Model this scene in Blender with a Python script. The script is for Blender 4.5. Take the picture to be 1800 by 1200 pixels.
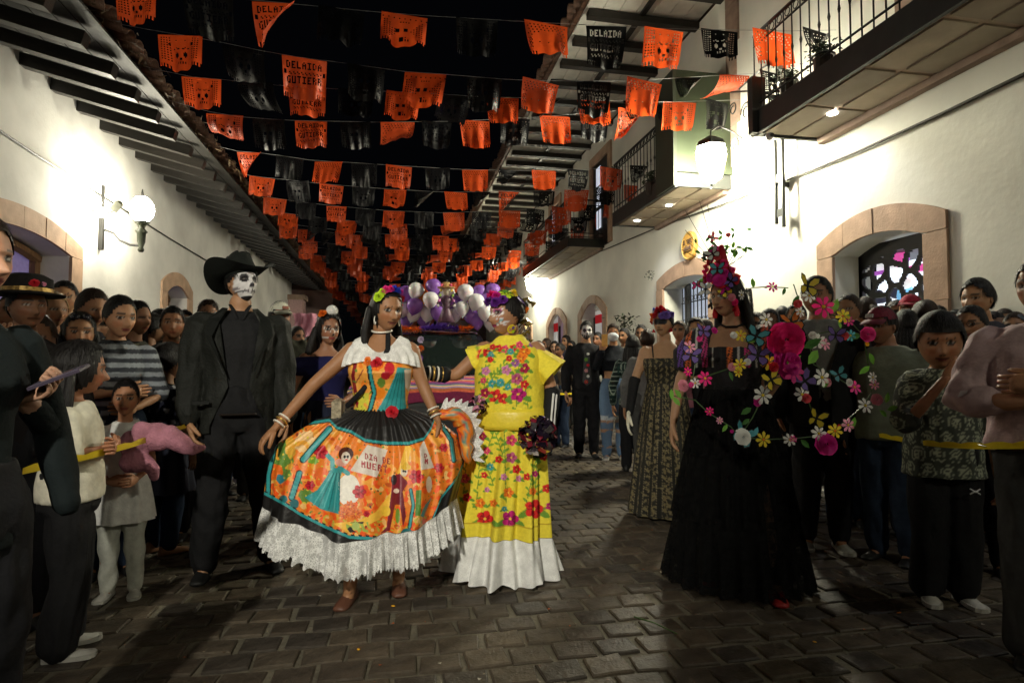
import bpy, math, random
import numpy as np
from mathutils import Vector, Matrix, Euler
S = bpy.context.scene
for o in list(bpy.data.objects): bpy.data.objects.remove(o)
COL = S.collection
PI = math.pi
rad = math.radians
# ------------------------------------------------------------------ camera, night sky, exposure
CAMH = 1.2; YAW = rad(11.05); PITCH = rad(2.45); F = 1050.0
cd = bpy.data.cameras.new('camera'); cam = bpy.data.objects.new('camera', cd); COL.objects.link(cam)
cd.lens = 21.0; cd.sensor_width = 36.0; cd.clip_start = .05; cd.clip_end = 400
cam.location = (0, 0, CAMH); cam.rotation_euler = (PI/2+PITCH, 0, -YAW)
S.camera = cam
W = bpy.data.worlds.new('World'); S.world = W; W.use_nodes = True
bg = W.node_tree.nodes['Background']; bg.inputs[0].default_value = (.45, .5, .7, 1); bg.inputs[1].default_value = .0011
S.view_settings.view_transform = 'Standard'; S.view_settings.look = 'None'
S.view_settings.gamma = 1; S.view_settings.use_curve_mapping = False
S.view_settings.exposure = 0.8
LK = 1.0
CM = Euler((PI/2+PITCH, 0, -YAW)).to_matrix()
def ray(px, py):
    return CM @ Vector(((px-900)/F, (600-py)/F, -1))
def pf(px, py, D):            # point D metres in front of the camera
    return cam.location + ray(px, py)*D
def onY(px, py, Y):
    r = ray(px, py); return cam.location + r*(Y/r.y)
def onX(px, py, X):
    r = ray(px, py); return cam.location + r*(X/r.x)
def onZ(px, py, z):
    r = ray(px, py); return cam.location + r*((z-CAMH)/r.z)
# ------------------------------------------------------------------ materials
MC = {}
def mat(key, col=(.5,.5,.5), rough=.7, var=.15, scale=20, bump=0, bscale=60, metal=0, emit=None, es=1, attr=None,
        spec=.4, trans=0, transl=0, stretch=None, coat=0, sss=0):
    if key in MC: return MC[key]
    m = bpy.data.materials.new(key); m.use_nodes = True; MC[key] = m
    N = m.node_tree.nodes; L = m.node_tree.links; b = N['Principled BSDF']
    b.inputs['Roughness'].default_value = rough; b.inputs['Metallic'].default_value = metal
    b.inputs['Specular IOR Level'].default_value = spec
    if coat: b.inputs['Coat Weight'].default_value = coat
    if trans: b.inputs['Transmission Weight'].default_value = trans
    if sss:
        b.inputs['Subsurface Weight'].default_value = sss; b.inputs['Subsurface Radius'].default_value = (.012,.004,.002); b.inputs['Subsurface Scale'].default_value = 1
    tc = N.new('ShaderNodeTexCoord'); mp = N.new('ShaderNodeMapping'); L.new(tc.outputs['Object'], mp.inputs[0])
    if stretch: mp.inputs['Scale'].default_value = stretch
    nz = N.new('ShaderNodeTexNoise'); nz.inputs['Scale'].default_value = scale; nz.inputs['Detail'].default_value = 5
    L.new(mp.outputs[0], nz.inputs['Vector'])
    mr = N.new('ShaderNodeMapRange'); mr.inputs['From Min'].default_value = .3; mr.inputs['From Max'].default_value = .7
    mr.inputs['To Min'].default_value = 1-var; mr.inputs['To Max'].default_value = 1+var
    L.new(nz.outputs['Fac'], mr.inputs[0])
    mx = N.new('ShaderNodeVectorMath'); mx.operation = 'SCALE'
    if attr:
        at = N.new('ShaderNodeAttribute'); at.attribute_name = attr; L.new(at.outputs['Color'], mx.inputs[0])
    else: mx.inputs[0].default_value = col
    L.new(mr.outputs[0], mx.inputs['Scale']); L.new(mx.outputs[0], b.inputs['Base Color'])
    if bump:
        n2 = N.new('ShaderNodeTexNoise'); n2.inputs['Scale'].default_value = bscale; n2.inputs['Detail'].default_value = 4
        L.new(mp.outputs[0], n2.inputs['Vector'])
        bp = N.new('ShaderNodeBump'); bp.inputs['Strength'].default_value = bump; bp.inputs['Distance'].default_value = .01
        L.new(n2.outputs['Fac'], bp.inputs['Height']); L.new(bp.outputs[0], b.inputs['Normal'])
    if emit:
        b.inputs['Emission Color'].default_value = (*emit, 1); b.inputs['Emission Strength'].default_value = es
    if transl:
        tl = N.new('ShaderNodeBsdfTranslucent'); L.new(mx.outputs[0], tl.inputs[0])
        ms = N.new('ShaderNodeMixShader'); ms.inputs[0].default_value = transl
        L.new(b.outputs[0], ms.inputs[1]); L.new(tl.outputs[0], ms.inputs[2])
        L.new(ms.outputs[0], N['Material Output'].inputs[0])
    return m
def sheer(key, col, k=.5, cell=90):      # open lace or tulle: threads with gaps
    if key in MC: return MC[key]
    m = mat(key, col, .85, .1, spec=.08); N = m.node_tree.nodes; L = m.node_tree.links
    tc = N.new('ShaderNodeTexCoord'); v = N.new('ShaderNodeTexVoronoi'); v.feature = 'DISTANCE_TO_EDGE'; v.inputs['Scale'].default_value = cell
    L.new(tc.outputs['Object'], v.inputs['Vector'])
    n = N.new('ShaderNodeTexNoise'); n.inputs['Scale'].default_value = 28; L.new(tc.outputs['Object'], n.inputs['Vector'])
    a = N.new('ShaderNodeMath'); a.operation = 'MULTIPLY_ADD'; L.new(n.outputs['Fac'], a.inputs[0]); a.inputs[1].default_value = -.9; a.inputs[2].default_value = .45+.09
    s = N.new('ShaderNodeMath'); s.operation = 'SUBTRACT'; L.new(v.outputs['Distance'], s.inputs[0]); L.new(a.outputs[0], s.inputs[1])
    g = N.new('ShaderNodeMath'); g.operation = 'GREATER_THAN'; L.new(s.outputs[0], g.inputs[0]); g.inputs[1].default_value = .02
    q = N.new('ShaderNodeMath'); q.operation = 'MULTIPLY'; L.new(g.outputs[0], q.inputs[0]); q.inputs[1].default_value = k
    tr = N.new('ShaderNodeBsdfTransparent'); ms = N.new('ShaderNodeMixShader'); L.new(q.outputs[0], ms.inputs[0])
    L.new(N['Principled BSDF'].outputs[0], ms.inputs[1]); L.new(tr.outputs[0], ms.inputs[2]); L.new(ms.outputs[0], N['Material Output'].inputs[0])
    return m
def cloth(name, col, rough=.85, **k): return mat('cloth_'+name, col, rough, k.pop('var', .12), k.pop('scale', 35), spec=k.pop('spec', .15), bump=k.pop('bump', .25), bscale=k.pop('bscale', 90), **k)
# ------------------------------------------------------------------ mesh tools
def tag(o, label=None, cat=None, group=None, kind=None):
    if label: o['label'] = label
    if cat: o['category'] = cat
    if group: o['group'] = group
    if kind: o['kind'] = kind
    return o
def empty(name, loc=(0,0,0), rz=0, label=None, cat=None, group=None, rot=None, kind=None):
    o = bpy.data.objects.new(name, None); COL.objects.link(o); o.location = loc
    o.rotation_euler = rot if rot else (0, 0, rz); o.empty_display_size = .1
    return tag(o, label, cat, group, kind)
def mkmesh(name, V, Fc, mats, smooth=False, cols=None, mi=None):
    me = bpy.data.meshes.new(name); V = np.asarray(V, float)
    me.from_pydata(V.tolist(), [], [list(f) for f in Fc] if not isinstance(Fc, list) else Fc)
    for m in (mats if isinstance(mats, (list, tuple)) else [mats]): me.materials.append(m)
    if mi is not None: me.polygons.foreach_set('material_index', list(mi))
    if smooth: me.polygons.foreach_set('use_smooth', [True]*len(me.polygons))
    if cols is not None:
        a = me.color_attributes.new('col', 'FLOAT_COLOR', 'POINT')
        c = np.ones((len(V), 4)); c[:, :3] = cols; a.data.foreach_set('color', c.ravel())
    me.update(); return me
def link(name, me, parent=None, loc=(0,0,0), rot=(0,0,0), sc=(1,1,1)):
    o = bpy.data.objects.new(name, me); COL.objects.link(o); o.parent = parent
    o.location = loc; o.rotation_euler = rot; o.scale = sc; return o
def nrm(v): v = np.asarray(v, float); return v/(np.linalg.norm(v)+1e-9)
class MB:
    def __init__(s): s.v = []; s.f = []; s.n = 0; s.c = []; s.mi = []
    def add(s, V, Fc, col=None, mi=0):
        V = np.asarray(V, float).reshape(-1, 3); s.v.append(V)
        for f in Fc: s.f.append([i+s.n for i in f])
        s.mi += [mi]*len(Fc)
        c = np.zeros((len(V), 3)) if col is None else np.broadcast_to(np.asarray(col, float), (len(V), 3)); s.c.append(c)
        s.n += len(V); return s
    def box(s, c, d, R=None, mi=0, col=None):
        x, y, z = [q/2 for q in d]
        V = np.array([(-x,-y,-z),(x,-y,-z),(x,y,-z),(-x,y,-z),(-x,-y,z),(x,-y,z),(x,y,z),(-x,y,z)])
        if R is not None: V = V @ np.array(R).T
        return s.add(V+np.array(c), [(0,3,2,1),(4,5,6,7),(0,1,5,4),(1,2,6,5),(2,3,7,6),(3,0,4,7)], col, mi)
    def bbox(s, lo, hi, mi=0, col=None):
        lo = np.array(lo, float); hi = np.array(hi, float); return s.box((lo+hi)/2, hi-lo, None, mi, col)
    def cbox(s, c, d, b, R=None, mi=0):      # box with chamfered top and sides
        x, y, z = [q/2 for q in d]
        V = []
        for zz, k in ((-z, 0), (z-b, 0), (z, b)):
            V += [(-x+k,-y+k,zz),(x-k,-y+k,zz),(x-k,y-k,zz),(-x+k,y-k,zz)]
        V = np.array(V)
        if R is not None: V = V @ np.array(R).T
        Fc = [(3,2,1,0),(8,9,10,11)]
        for r in (0, 4):
            for i in range(4): Fc.append((r+i, r+(i+1)%4, r+4+(i+1)%4, r+4+i))
        return s.add(V+np.array(c), Fc, None, mi)
    def tube(s, pts, rad_, n=8, ref=(0,0,1), flat=1, col=None, mi=0, cap=True, closed=False):
        P = np.asarray(pts, float); m = len(P)
        R_ = np.broadcast_to(np.asarray(rad_, float), (m,)) if np.ndim(rad_) < 1 or len(rad_) == m else None
        fl = np.broadcast_to(np.asarray(flat, float), (m,))
        T = np.gradient(P, axis=0); T /= np.linalg.norm(T, axis=1)[:, None]+1e-9
        th = np.arange(n)*2*PI/n; V = []; ref = np.array(ref, float)
        AX = []; a = np.cross(T[0], ref)
        if np.linalg.norm(a) < .12: a = np.cross(T[0], (0, 1, .01) if abs(T[0][2]) > .5 else (0, 0, 1))
        a = nrm(a)
        for t in T: a = nrm(a-t*(a@t)); AX.append(a)
        def ring(p, k, r, f):
            t = T[k]; a = AX[k]; b = np.cross(a, t)
            return p + r*(np.cos(th)[:, None]*a + f*np.sin(th)[:, None]*b)
        rings = []
        if cap:
            rings.append(ring(P[0]-T[0]*R_[0]*.75*min(1,fl[0]+.2), 0, R_[0]*.55, fl[0]))
        for i in range(m): rings.append(ring(P[i], i, R_[i], fl[i]))
        if cap:
            rings.append(ring(P[-1]+T[-1]*R_[-1]*.75*min(1,fl[-1]+.2), m-1, R_[-1]*.55, fl[-1]))
        return s.skin(rings, col, mi, ends=cap, closed=closed)
    def skin(s, rings, col=None, mi=0, ends=True, closed=False):
        n = len(rings[0]); k = len(rings); Fc = []
        for i in range(k if closed else k-1):
            for j in range(n):
                a = i*n+j; b = i*n+(j+1) % n; c = ((i+1) % k)*n
                Fc.append((a, b, c+(j+1) % n, c+j))
        if ends and not closed:
            Fc.append(tuple(reversed(range(n)))); Fc.append(tuple(range((k-1)*n, k*n)))
        return s.add(np.concatenate(rings), Fc, col, mi)
    def loft(s, rings, n=20, col=None, mi=0, p=2.0, ends=True):      # rings (cx,cy,z,rx,ry) horizontal
        th = np.arange(n)*2*PI/n; out = []
        cx, sx = np.cos(th), np.sin(th)
        q = 2/p; ex = np.sign(cx)*abs(cx)**q; ey = np.sign(sx)*abs(sx)**q
        for (x, y, z, rx, ry) in rings: out.append(np.stack([x+rx*ex, y+ry*ey, np.full(n, z)], 1))
        return s.skin(out, col, mi, ends)
    def ball(s, c, r, n=10, m=7, col=None, mi=0, R=None):
        r = np.broadcast_to(np.asarray(r, float), (3,)); rings = []
        for i in range(m):
            ph = -PI/2+PI*(i+.35)/(m-.3); th = np.arange(n)*2*PI/n
            V = np.stack([np.cos(ph)*np.cos(th)*r[0], np.cos(ph)*np.sin(th)*r[1], np.full(n, np.sin(ph))*r[2]], 1)
            if R is not None: V = V @ np.array(R).T
            rings.append(V+np.array(c))
        return s.skin(rings, col, mi)
    def disc(s, c, r, nor, n=16, th=.01, col=None, mi=0):
        nor = nrm(nor); c = np.array(c, float)
        return s.tube([c-nor*th/2, c+nor*th/2], r, n, cap=False, ref=(0,0,1) if abs(nor[2]) < .9 else (0,1,0), col=col, mi=mi).capends(n)
    def capends(s, n):
        a = s.n-2*n; s.f.append(list(reversed(range(a, a+n)))); s.f.append(list(range(a+n, a+2*n))); s.mi += [s.mi[-1]]*2; return s
    def arr(s): return np.concatenate(s.v), s.f, np.concatenate(s.c)
    def mesh(s, name, mats, smooth=False, usecol=False):
        V, Fc, C = s.arr(); return mkmesh(name, V, Fc, mats, smooth, C if usecol else None, s.mi)
    def build(s, name, mats, parent=None, smooth=False, usecol=False, loc=(0,0,0), rot=(0,0,0)):
        return link(name, s.mesh(name, mats, smooth, usecol), parent, loc, rot)
_ro = None
def remesh(mb, vox, it=4):
    """union of overlapping closed pieces as one smooth skin"""
    global _ro
    V, Fc, _ = mb.arr(); me = bpy.data.meshes.new('tmp'); me.from_pydata(V.tolist(), [], Fc); me.update()
    o = bpy.data.objects.new('tmp', me); COL.objects.link(o)
    m = o.modifiers.new('r', 'REMESH'); m.mode = 'VOXEL'; m.voxel_size = vox
    if it: q = o.modifiers.new('s', 'SMOOTH'); q.factor = .6; q.iterations = it
    dg = bpy.context.evaluated_depsgraph_get(); r = bpy.data.meshes.new_from_object(o.evaluated_get(dg))
    n = len(r.vertices); A = np.zeros(n*3); r.vertices.foreach_get('co', A)
    N_ = np.zeros(n*3); r.vertices.foreach_get('normal', N_)
    Fo = np.zeros(len(r.loops), int); r.loops.foreach_get('vertex_index', Fo)
    st = np.zeros(len(r.polygons), int); tt = np.zeros(len(r.polygons), int)
    r.polygons.foreach_get('loop_start', st); r.polygons.foreach_get('loop_total', tt)
    Fl = Fo.tolist(); faces = [Fl[a:a+b] for a, b in zip(st.tolist(), tt.tolist())]
    bpy.data.objects.remove(o); bpy.data.meshes.remove(me); bpy.data.meshes.remove(r)
    return A.reshape(-1, 3), faces, N_.reshape(-1, 3)
def wrinkle(V, N_, amp, seed=0, k=1.0, stretch=(1,1,.45)):
    r = np.random.RandomState(seed); d = np.zeros(len(V)); P = V*np.array(stretch)
    for i in range(7):
        w = r.normal(size=3)*34*k*(.6+.9*r.rand()); ph = r.rand()*6
        s = np.sin(P@w+ph+1.4*np.sin(P@(r.normal(size=3)*18)+r.rand()*6)); d += np.sign(s)*abs(s)**1.5
    return V+N_*(d*amp*.45)[:, None]
def vnoise(X, Y, seed=0, f=1.0):
    r = np.random.RandomState(seed); d = 0*X
    for i in range(6):
        a = r.rand()*6.3; w = f*(.5+1.6*r.rand()); d = d+np.sin(w*(X*math.cos(a)+Y*math.sin(a))+r.rand()*6.3+1.3*np.sin(w*.7*(Y*math.cos(a)-X*math.sin(a))+r.rand()*6))
    return d/6
# 5x7-ish letters, used for prints and cut paper
F35 = {'A':'010101111101101','D':'110101101101110','E':'111100110100111','G':'011100101101011','I':'111010010010111','L':'100100100100111',
 'M':'101111111101101','R':'110101110101101','T':'111010010010010','U':'101101101101111','Y':'101101010010010','S':'011100010001110','C':'011100100100011','F':'111100110100100','V':'101101101101010','N':'111101101101101','O':'111101101101111','Q':'111101101111001'}
def inpoly(X, Y, P):
    P = np.asarray(P, float); r = np.zeros(X.shape, bool); j = len(P)-1
    for i in range(len(P)):
        a, b = P[i], P[j]
        c = ((a[1] > Y) != (b[1] > Y)) & (X < (b[0]-a[0])*(Y-a[1])/((b[1]-a[1])+1e-12)+a[0]); r ^= c; j = i
    return r
class Paint:
    def __init__(s, X, Y, base): s.X = X; s.Y = Y; s.C = np.tile(np.array(base, float), (len(X), 1))
    def m(s, mask, col): s.C[mask] = col; return s
    def ell(s, x, y, rx, ry, col, rot=0):
        a = rad(rot); dx = s.X-x; dy = s.Y-y; u = dx*math.cos(a)+dy*math.sin(a); v = -dx*math.sin(a)+dy*math.cos(a)
        return s.m((u/rx)**2+(v/ry)**2 < 1, col)
    def poly(s, P, col): return s.m(inpoly(s.X, s.Y, P), col)
    def line(s, P, w, col):
        for (a, b) in zip(P[:-1], P[1:]):
            a = np.array(a, float); b = np.array(b, float); d = b-a; L2 = d@d+1e-9
            t = np.clip(((s.X-a[0])*d[0]+(s.Y-a[1])*d[1])/L2, 0, 1)
            s.m((s.X-a[0]-t*d[0])**2+(s.Y-a[1]-t*d[1])**2 < (w/2)**2, col)
        return s
    def text(s, txt, x, y, h, col, sl=0, w=.62):
        c = h/5; cw = c*w/.6
        for k, ch in enumerate(txt):
            if ch not in F35: continue
            g = F35[ch]; x0 = x+k*4*cw
            u = np.floor((s.X-x0)/cw).astype(int); v = np.floor((s.Y-y-(s.X-x)*sl)/c).astype(int)
            ok = (u >= 0) & (u < 3) & (v >= 0) & (v < 5); idx = np.clip(v, 0, 4)*3+np.clip(u, 0, 2)
            on = np.array([q == '1' for q in g])[idx]; s.m(ok & on, col)
        return s
    def flower(s, x, y, r, col, dark, n=5, ctr=(.8,.5,.05)):
        dx = s.X-x; dy = s.Y-y; d = np.hypot(dx, dy); a = np.arctan2(dy, dx)
        R_ = r*(.72+.28*abs(np.cos(a*n/2))); s.m(d < R_, col); s.m((d < R_) & (np.cos(a*n) < -.75), dark)
        s.m((d < R_*.62) & (np.sin(a*3+d/r*5) > .55), dark); s.m(d < r*.16, ctr); return s
    def leaf(s, x, y, L, w, rot, col): return s.ell(x, y, L, w, col, rot)
# ------------------------------------------------------------------ materials of the place
R0 = random.Random(5)
M_plaster = mat('white_plaster', (.64,.63,.60), .85, .2, 1.0, bump=.35, bscale=14)
M_plasterR = mat('white_plaster_right', (.74,.73,.65), .85, .18, .8, bump=.35, bscale=12)
M_stone = mat('cantera_stone', (.42,.28,.19), .8, .18, 6, bump=.4, bscale=45)
M_stoneD = mat('cantera_dark', (.30,.21,.16), .85, .2, 7, bump=.4, bscale=45)
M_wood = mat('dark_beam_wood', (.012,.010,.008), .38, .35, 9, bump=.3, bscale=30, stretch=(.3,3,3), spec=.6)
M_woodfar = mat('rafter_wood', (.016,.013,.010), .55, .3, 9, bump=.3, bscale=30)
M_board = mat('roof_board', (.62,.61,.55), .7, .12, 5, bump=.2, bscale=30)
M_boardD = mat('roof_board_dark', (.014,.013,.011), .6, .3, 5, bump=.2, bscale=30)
M_tile = mat('clay_roof_tile', (.085,.045,.028), .55, .5, 14, bump=.5, bscale=50)
M_iron = mat('black_iron', (.012,.012,.011), .45, .2, 30, spec=.5)
M_ironD = mat('painted_steel_fascia', (.022,.024,.022), .5, .2, 6)
M_mortar = mat('mortar_joint', (.14,.125,.09), .85, .25, 9, bump=.7, bscale=60)
M_pave = [mat('paver_%d' % i, c, .55, .35, 11, bump=.8, bscale=38, spec=.3) for i, c in enumerate([(.066,.052,.038),(.080,.064,.046),(.053,.044,.035),(.092,.072,.050)])]
M_glassD = mat('dark_glass', (.02,.02,.03), .1, .1)
M_lilac = mat('curtain_lilac', (.22,.18,.36), .8, .1, emit=(.25,.2,.5), es=.12)
M_door = mat('varnished_door_wood', (.14,.07,.03), .45, .3, 12, bump=.2, stretch=(3,3,.4))
# ------------------------------------------------------------------ ground
g = MB(); xs = np.linspace(-60, 60, 25); ys = np.linspace(-20, 160, 37)
V = [(x, y, 0) for y in ys for x in xs]; g.add(V, [(j*25+i, j*25+i+1, (j+1)*25+i+1, (j+1)*25+i) for j in range(36) for i in range(24)])
ground = g.build('street_ground', M_mortar); tag(ground, kind='structure')
# stones: individual ones nearest, one joined mass beyond
def stone_geo(mb, x, y, sx, sy, seed, h=.012):
    r = random.Random(seed); b = .007; n = 2
    P = []
    cor = [(-sx/2,-sy/2),(0,-sy/2),(sx/2,-sy/2),(sx/2,sy/2),(0,sy/2),(-sx/2,sy/2)]
    cor = [(a+r.uniform(-.006,.006), c+r.uniform(-.006,.006)) for a, c in cor]
    t = [r.uniform(-.003,.003) for _ in range(3)]
    for z, k in ((-.01, 1), (h-.005, 1), (h, 1-2*b/sx)):
        for a, c in cor: P.append((x+a*k, y+c*(1 if k == 1 else 1-2*b/sy), z+t[0]*a/sx*2+t[1]*c/sy*2))
    Fc = [tuple(range(12, 18))]
    for q in (0, 6):
        for i in range(6): Fc.append((q+i, q+(i+1) % 6, q+6+(i+1) % 6, q+6+i))
    mb.add(P, Fc)
px_, py_ = .188, .155
var = []
for i in range(10):
    m_ = MB(); stone_geo(m_, 0, 0, px_-.016, py_-.014, i); var.append(m_.mesh('paving_stone', M_pave[i % 4], True))
    var[-1].polygons.foreach_set('use_smooth', [False]*len(var[-1].polygons))
cells = []
for j in range(-4, 110):
    for i in range(-24, 27):
        x = i*px_+(px_/2 if j % 2 else 0); y = j*py_
        if -4.2 < x < 4.75: cells.append((x, y, i, j))
def vis(x, y):
    v = CM.inverted() @ Vector((x, y, -CAMH)); D = -v.z
    if D < .8: return 0
    px = 900+F*v.x/D; py = 600-F*v.y/D
    return 1/(D*D) if -20 < px < 1820 and py < 1215 else 0
cells.sort(key=lambda c: -vis(c[0], c[1]))
R1 = random.Random(8)
for (x, y, i, j) in cells[:300]:
    link('paving_stone', var[R1.randrange(10)], ground, (x+R1.uniform(-.008,.008), y+R1.uniform(-.006,.006), R1.uniform(-.004,.004)), (R1.uniform(-.022,.022), R1.uniform(-.022,.022), R1.uniform(-.05,.05)), (R1.uniform(.88,1.03), R1.uniform(.90,1.03), 1))
mb = MB()
for (x, y, i, j) in cells[300:]:
    k = len(mb.f); stone_geo(mb, x+R1.uniform(-.005,.005), y+R1.uniform(-.004,.004), px_-.018, py_-.016, i*131+j, .012+R1.uniform(-.003,.003))
    mi = R1.randrange(4); mb.mi[k:] = [mi]*(len(mb.f)-k)
tag(mb.build('paving_field', M_pave, ground), kind='stuff')
# litter on the stones
mb = MB(); R2 = random.Random(31)
for k in range(260):
    x = R2.uniform(-3, 3.6); y = R2.uniform(2, 8); a = R2.random()*6; s_ = R2.uniform(.003, .011); mb.add([(x+s_*math.cos(a+q), y+s_*math.sin(a+q), .016+.004*R2.random()) for q in (0, 1.9, 4.1)], [(0,1,2)], None, R2.randrange(3))
tag(mb.build('street_litter', [mat('scrap_%d' % i, c, .7) for i, c in enumerate([(.4,.38,.32),(.45,.10,.02),(.10,.07,.04)])]), 'tiny paper scraps and dirt scattered over the paving', 'litter', kind='stuff')
def bits(px, py, col, s, label, cat='petal'):
    p = onZ(px, py, .018); m_ = MB(); m_.ball((0,0,0), (s, s*.6, s*.25), 7, 4)
    tag(m_.build('flower_petal', mat('litter_%s' % cat+str(int(col[0]*99)), col, .6), None, True, loc=p, rot=(.1,.1,px)), label, cat)
bits(630, 1140, (.8,.4,.02), .012, 'yellow orange petal lying on the paving left of the sandals')
bits(691, 1064, (.8,.22,.02), .012, 'small orange petal on the stones below the lace hem')
bits(1580, 1076, (.85,.25,.02), .012, 'orange petal on the stones at the right in front of the crowd')
bits(1432, 1127, (.8,.12,.03), .009, 'tiny red scrap on the sunken joint at lower right')
m_ = MB(); p0 = onZ(1115, 1083, .02); p1 = onZ(1190, 1113, .02); m_.tube([p0, (p0+p1)/2+Vector((0,.01,.006)), p1], [.003,.003,.002], 5)
tag(m_.build('twig', mat('stem_green', (.06,.13,.03)), None), 'thin green flower stem lying on the lit paving', 'twig')
# ------------------------------------------------------------------ walls with arched openings
def arch(y, o): 
    t = (y-o[0])/(o[1]-o[0])*2-1; return o[3]+(o[4]-o[3])*(1-t*t)
def wall(name, X, side, Y0, Y1, z1, ops, m, parent, thick=.6, back=.45):
    """ops: (y0,y1,zbottom,zspring,zapex); side +1 faces -x, -1 faces +x"""
    ys = set(np.arange(Y0, Y1, 1.0).tolist()+[Y1])
    for o in ops: ys |= set(np.linspace(o[0], o[1], 13).tolist())
    ys = sorted(ys); mb = MB(); bx = X+side*back
    def quad(a, b, c, d): mb.add([a, b, c, d], [(0,1,2,3)])
    for a, b in zip(ys[:-1], ys[1:]):
        if b-a < 1e-6: continue
        o = next((o for o in ops if o[0]-1e-6 <= a and b <= o[1]+1e-6), None)
        if o:
            za, zb = arch(a, o), arch(b, o)
            quad((X,a,za),(X,b,zb),(X,b,z1),(X,a,z1)); quad((X,a,za),(X,b,zb),(bx,b,zb),(bx,a,za))
            if o[2] > 0: quad((X,a,0),(X,b,0),(X,b,o[2]),(X,a,o[2])); quad((X,a,o[2]),(X,b,o[2]),(bx,b,o[2]),(bx,a,o[2]))
        else: quad((X,a,0),(X,b,0),(X,b,z1),(X,a,z1))
    for o in ops:
        for yy in (o[0], o[1]): quad((X,yy,o[2]),(bx,yy,o[2]),(bx,yy,o[3]),(X,yy,o[3]))
    t = X+side*thick
    quad((X,Y0,0),(t,Y0,0),(t,Y0,z1),(X,Y0,z1)); quad((X,Y1,0),(t,Y1,0),(t,Y1,z1),(X,Y1,z1)); quad((X,Y0,z1),(X,Y1,z1),(t,Y1,z1),(t,Y0,z1))
    return mb.build(name, m, parent)
def surround(parent, X, side, o, w, proud=.035, rise=.26, m=None, n=6):
    """separate jamb blocks and voussoirs"""
    m = m or M_stone; xa = X-side*proud; xb = X+side*.1; R = random.Random(int(o[0]*100))
    H_ = o[3]-o[2]; nb = max(2, round(H_/.62))
    for s in (0, 1):
        ya, yb = (o[0]-w, o[0]-.003) if s == 0 else (o[1]+.003, o[1]+w)
        for k in range(nb):
            mb = MB(); z0 = o[2]+H_*k/nb; z1_ = o[2]+H_*(k+1)/nb-.006; q = R.uniform(-.006, .006)
            mb.bbox((min(xa+q,xb), ya, z0), (max(xa+q,xb), yb, z1_)); mb.build('jamb_stone', m, parent)
    ol, oh = o[0]-w, o[1]+w; top = lambda y: o[3]+rise*.62+(o[4]-o[3]+rise*.38)*(1-((y-(ol+oh)/2)/((oh-ol)/2))**2)
    cuts = np.linspace(ol, oh, n+1)
    for k in range(n):
        mb = MB(); q = R.uniform(-.006, .006); ysq = np.linspace(cuts[k]+.003, cuts[k+1]-.003, 5); V = []
        for xx in (xa+q, xb):
            for y in ysq:
                lo = arch(y, o)+.001 if o[0] < y < o[1] else o[3]
                V += [(xx, y, lo), (xx, y, top(y))]
        Fc = []
        for i in range(4): Fc += [(2*i, 2*i+2, 2*i+3, 2*i+1), (10+2*i, 10+2*i+1, 10+2*i+3, 10+2*i+2), (2*i+1, 2*i+3, 13+2*i, 11+2*i), (2*i, 10+2*i, 12+2*i, 2*i+2)]
        Fc += [(0,1,11,10), (8,18,19,9)]
        mb.add(V, Fc); mb.build('voussoir', m, parent)
XL, XR = -4.25, 4.8
Lb = empty('left_building', (0,0,0), 0, 'white single storey building along the left with beamed tiled eave', 'building')
opsL = [(6.75, 8.83, 0, 2.66, 2.80), (12.25, 13.4, 0, 2.62, 2.8), (17.2, 18.6, 0, 2.6, 2.8), (22, 23.2, 0, 2.6, 2.8), (.4, 2.2, 0, 2.6, 2.8)]
wall('wall', XL, -1, -6, 26, 5.0, opsL, M_plaster, Lb)
for o in opsL[:4]: surround(Lb, XL, -1, o, .28)
for o in opsL:        # recessed door, frame, panes
    y0, y1 = o[0], o[1]; x = XL-.40
    d = MB(); d.bbox((x-.05, y0, 0), (x, y1, 2.9)); d.build('curtained_glass', M_lilac, Lb)
    for (a, b) in ((y0, y0+.09), (y1-.12, y1), ((y0+y1)/2-.05, (y0+y1)/2+.05)):
        d = MB(); d.bbox((x+.002, a, 0), (x+.07, b, 2.9)); d.build('door_stile', M_door, Lb)
    d = MB(); pts = [(x+.035, y, arch(y, o)-.06) for y in np.linspace(y0+.02, y1-.02, 9)]; d.tube(pts, .07, 6, ref=(1,0,0)); d.build('door_head', M_door, Lb)
# eave: rafters, boards, tiles
zr0, zr1 = 4.74, 4.44
k = 0
for y in np.arange(-2.2, 26, .62):
    y += R0.uniform(-.02, .02); mb = MB(); a = math.atan2(zr0-zr1, 1.2)
    c = np.array([XL+.57, y, (zr0+zr1)/2]); Rm = Euler((0, a, 0)).to_matrix()
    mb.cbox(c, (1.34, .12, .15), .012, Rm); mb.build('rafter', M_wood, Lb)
for k in range(6):
    x0 = XL+.02+k*.235; z0 = zr0+.12-(x0-XL)*.25
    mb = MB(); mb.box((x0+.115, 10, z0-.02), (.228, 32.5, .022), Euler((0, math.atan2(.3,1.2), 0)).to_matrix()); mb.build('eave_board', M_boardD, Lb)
def barrel(n=7, L=.42, r=.095):
    mb = MB(); V = []
    for x in (0, L):
        for rr in (r, r-.014):
            q = rr*(1 if x else 1.12)
            for i in range(n): a = PI*i/(n-1); V.append((x, math.cos(a)*q, math.sin(a)*q*.8))
    Fc = []
    for i in range(n-1): Fc += [(i, i+1, 2*n+i+1, 2*n+i), (n+i, 3*n+i, 3*n+i+1, n+i+1), (i, n+i, n+i+1, i+1), (2*n+i, 2*n+i+1, 3*n+i+1, 3*n+i)]
    Fc += [(0,2*n,3*n,n), (n-1,2*n-1,4*n-1,3*n-1)]
    mb.add(V, Fc); return mb.mesh('roof_tile', M_tile, True)
tile = barrel()
n_ = 0
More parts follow.
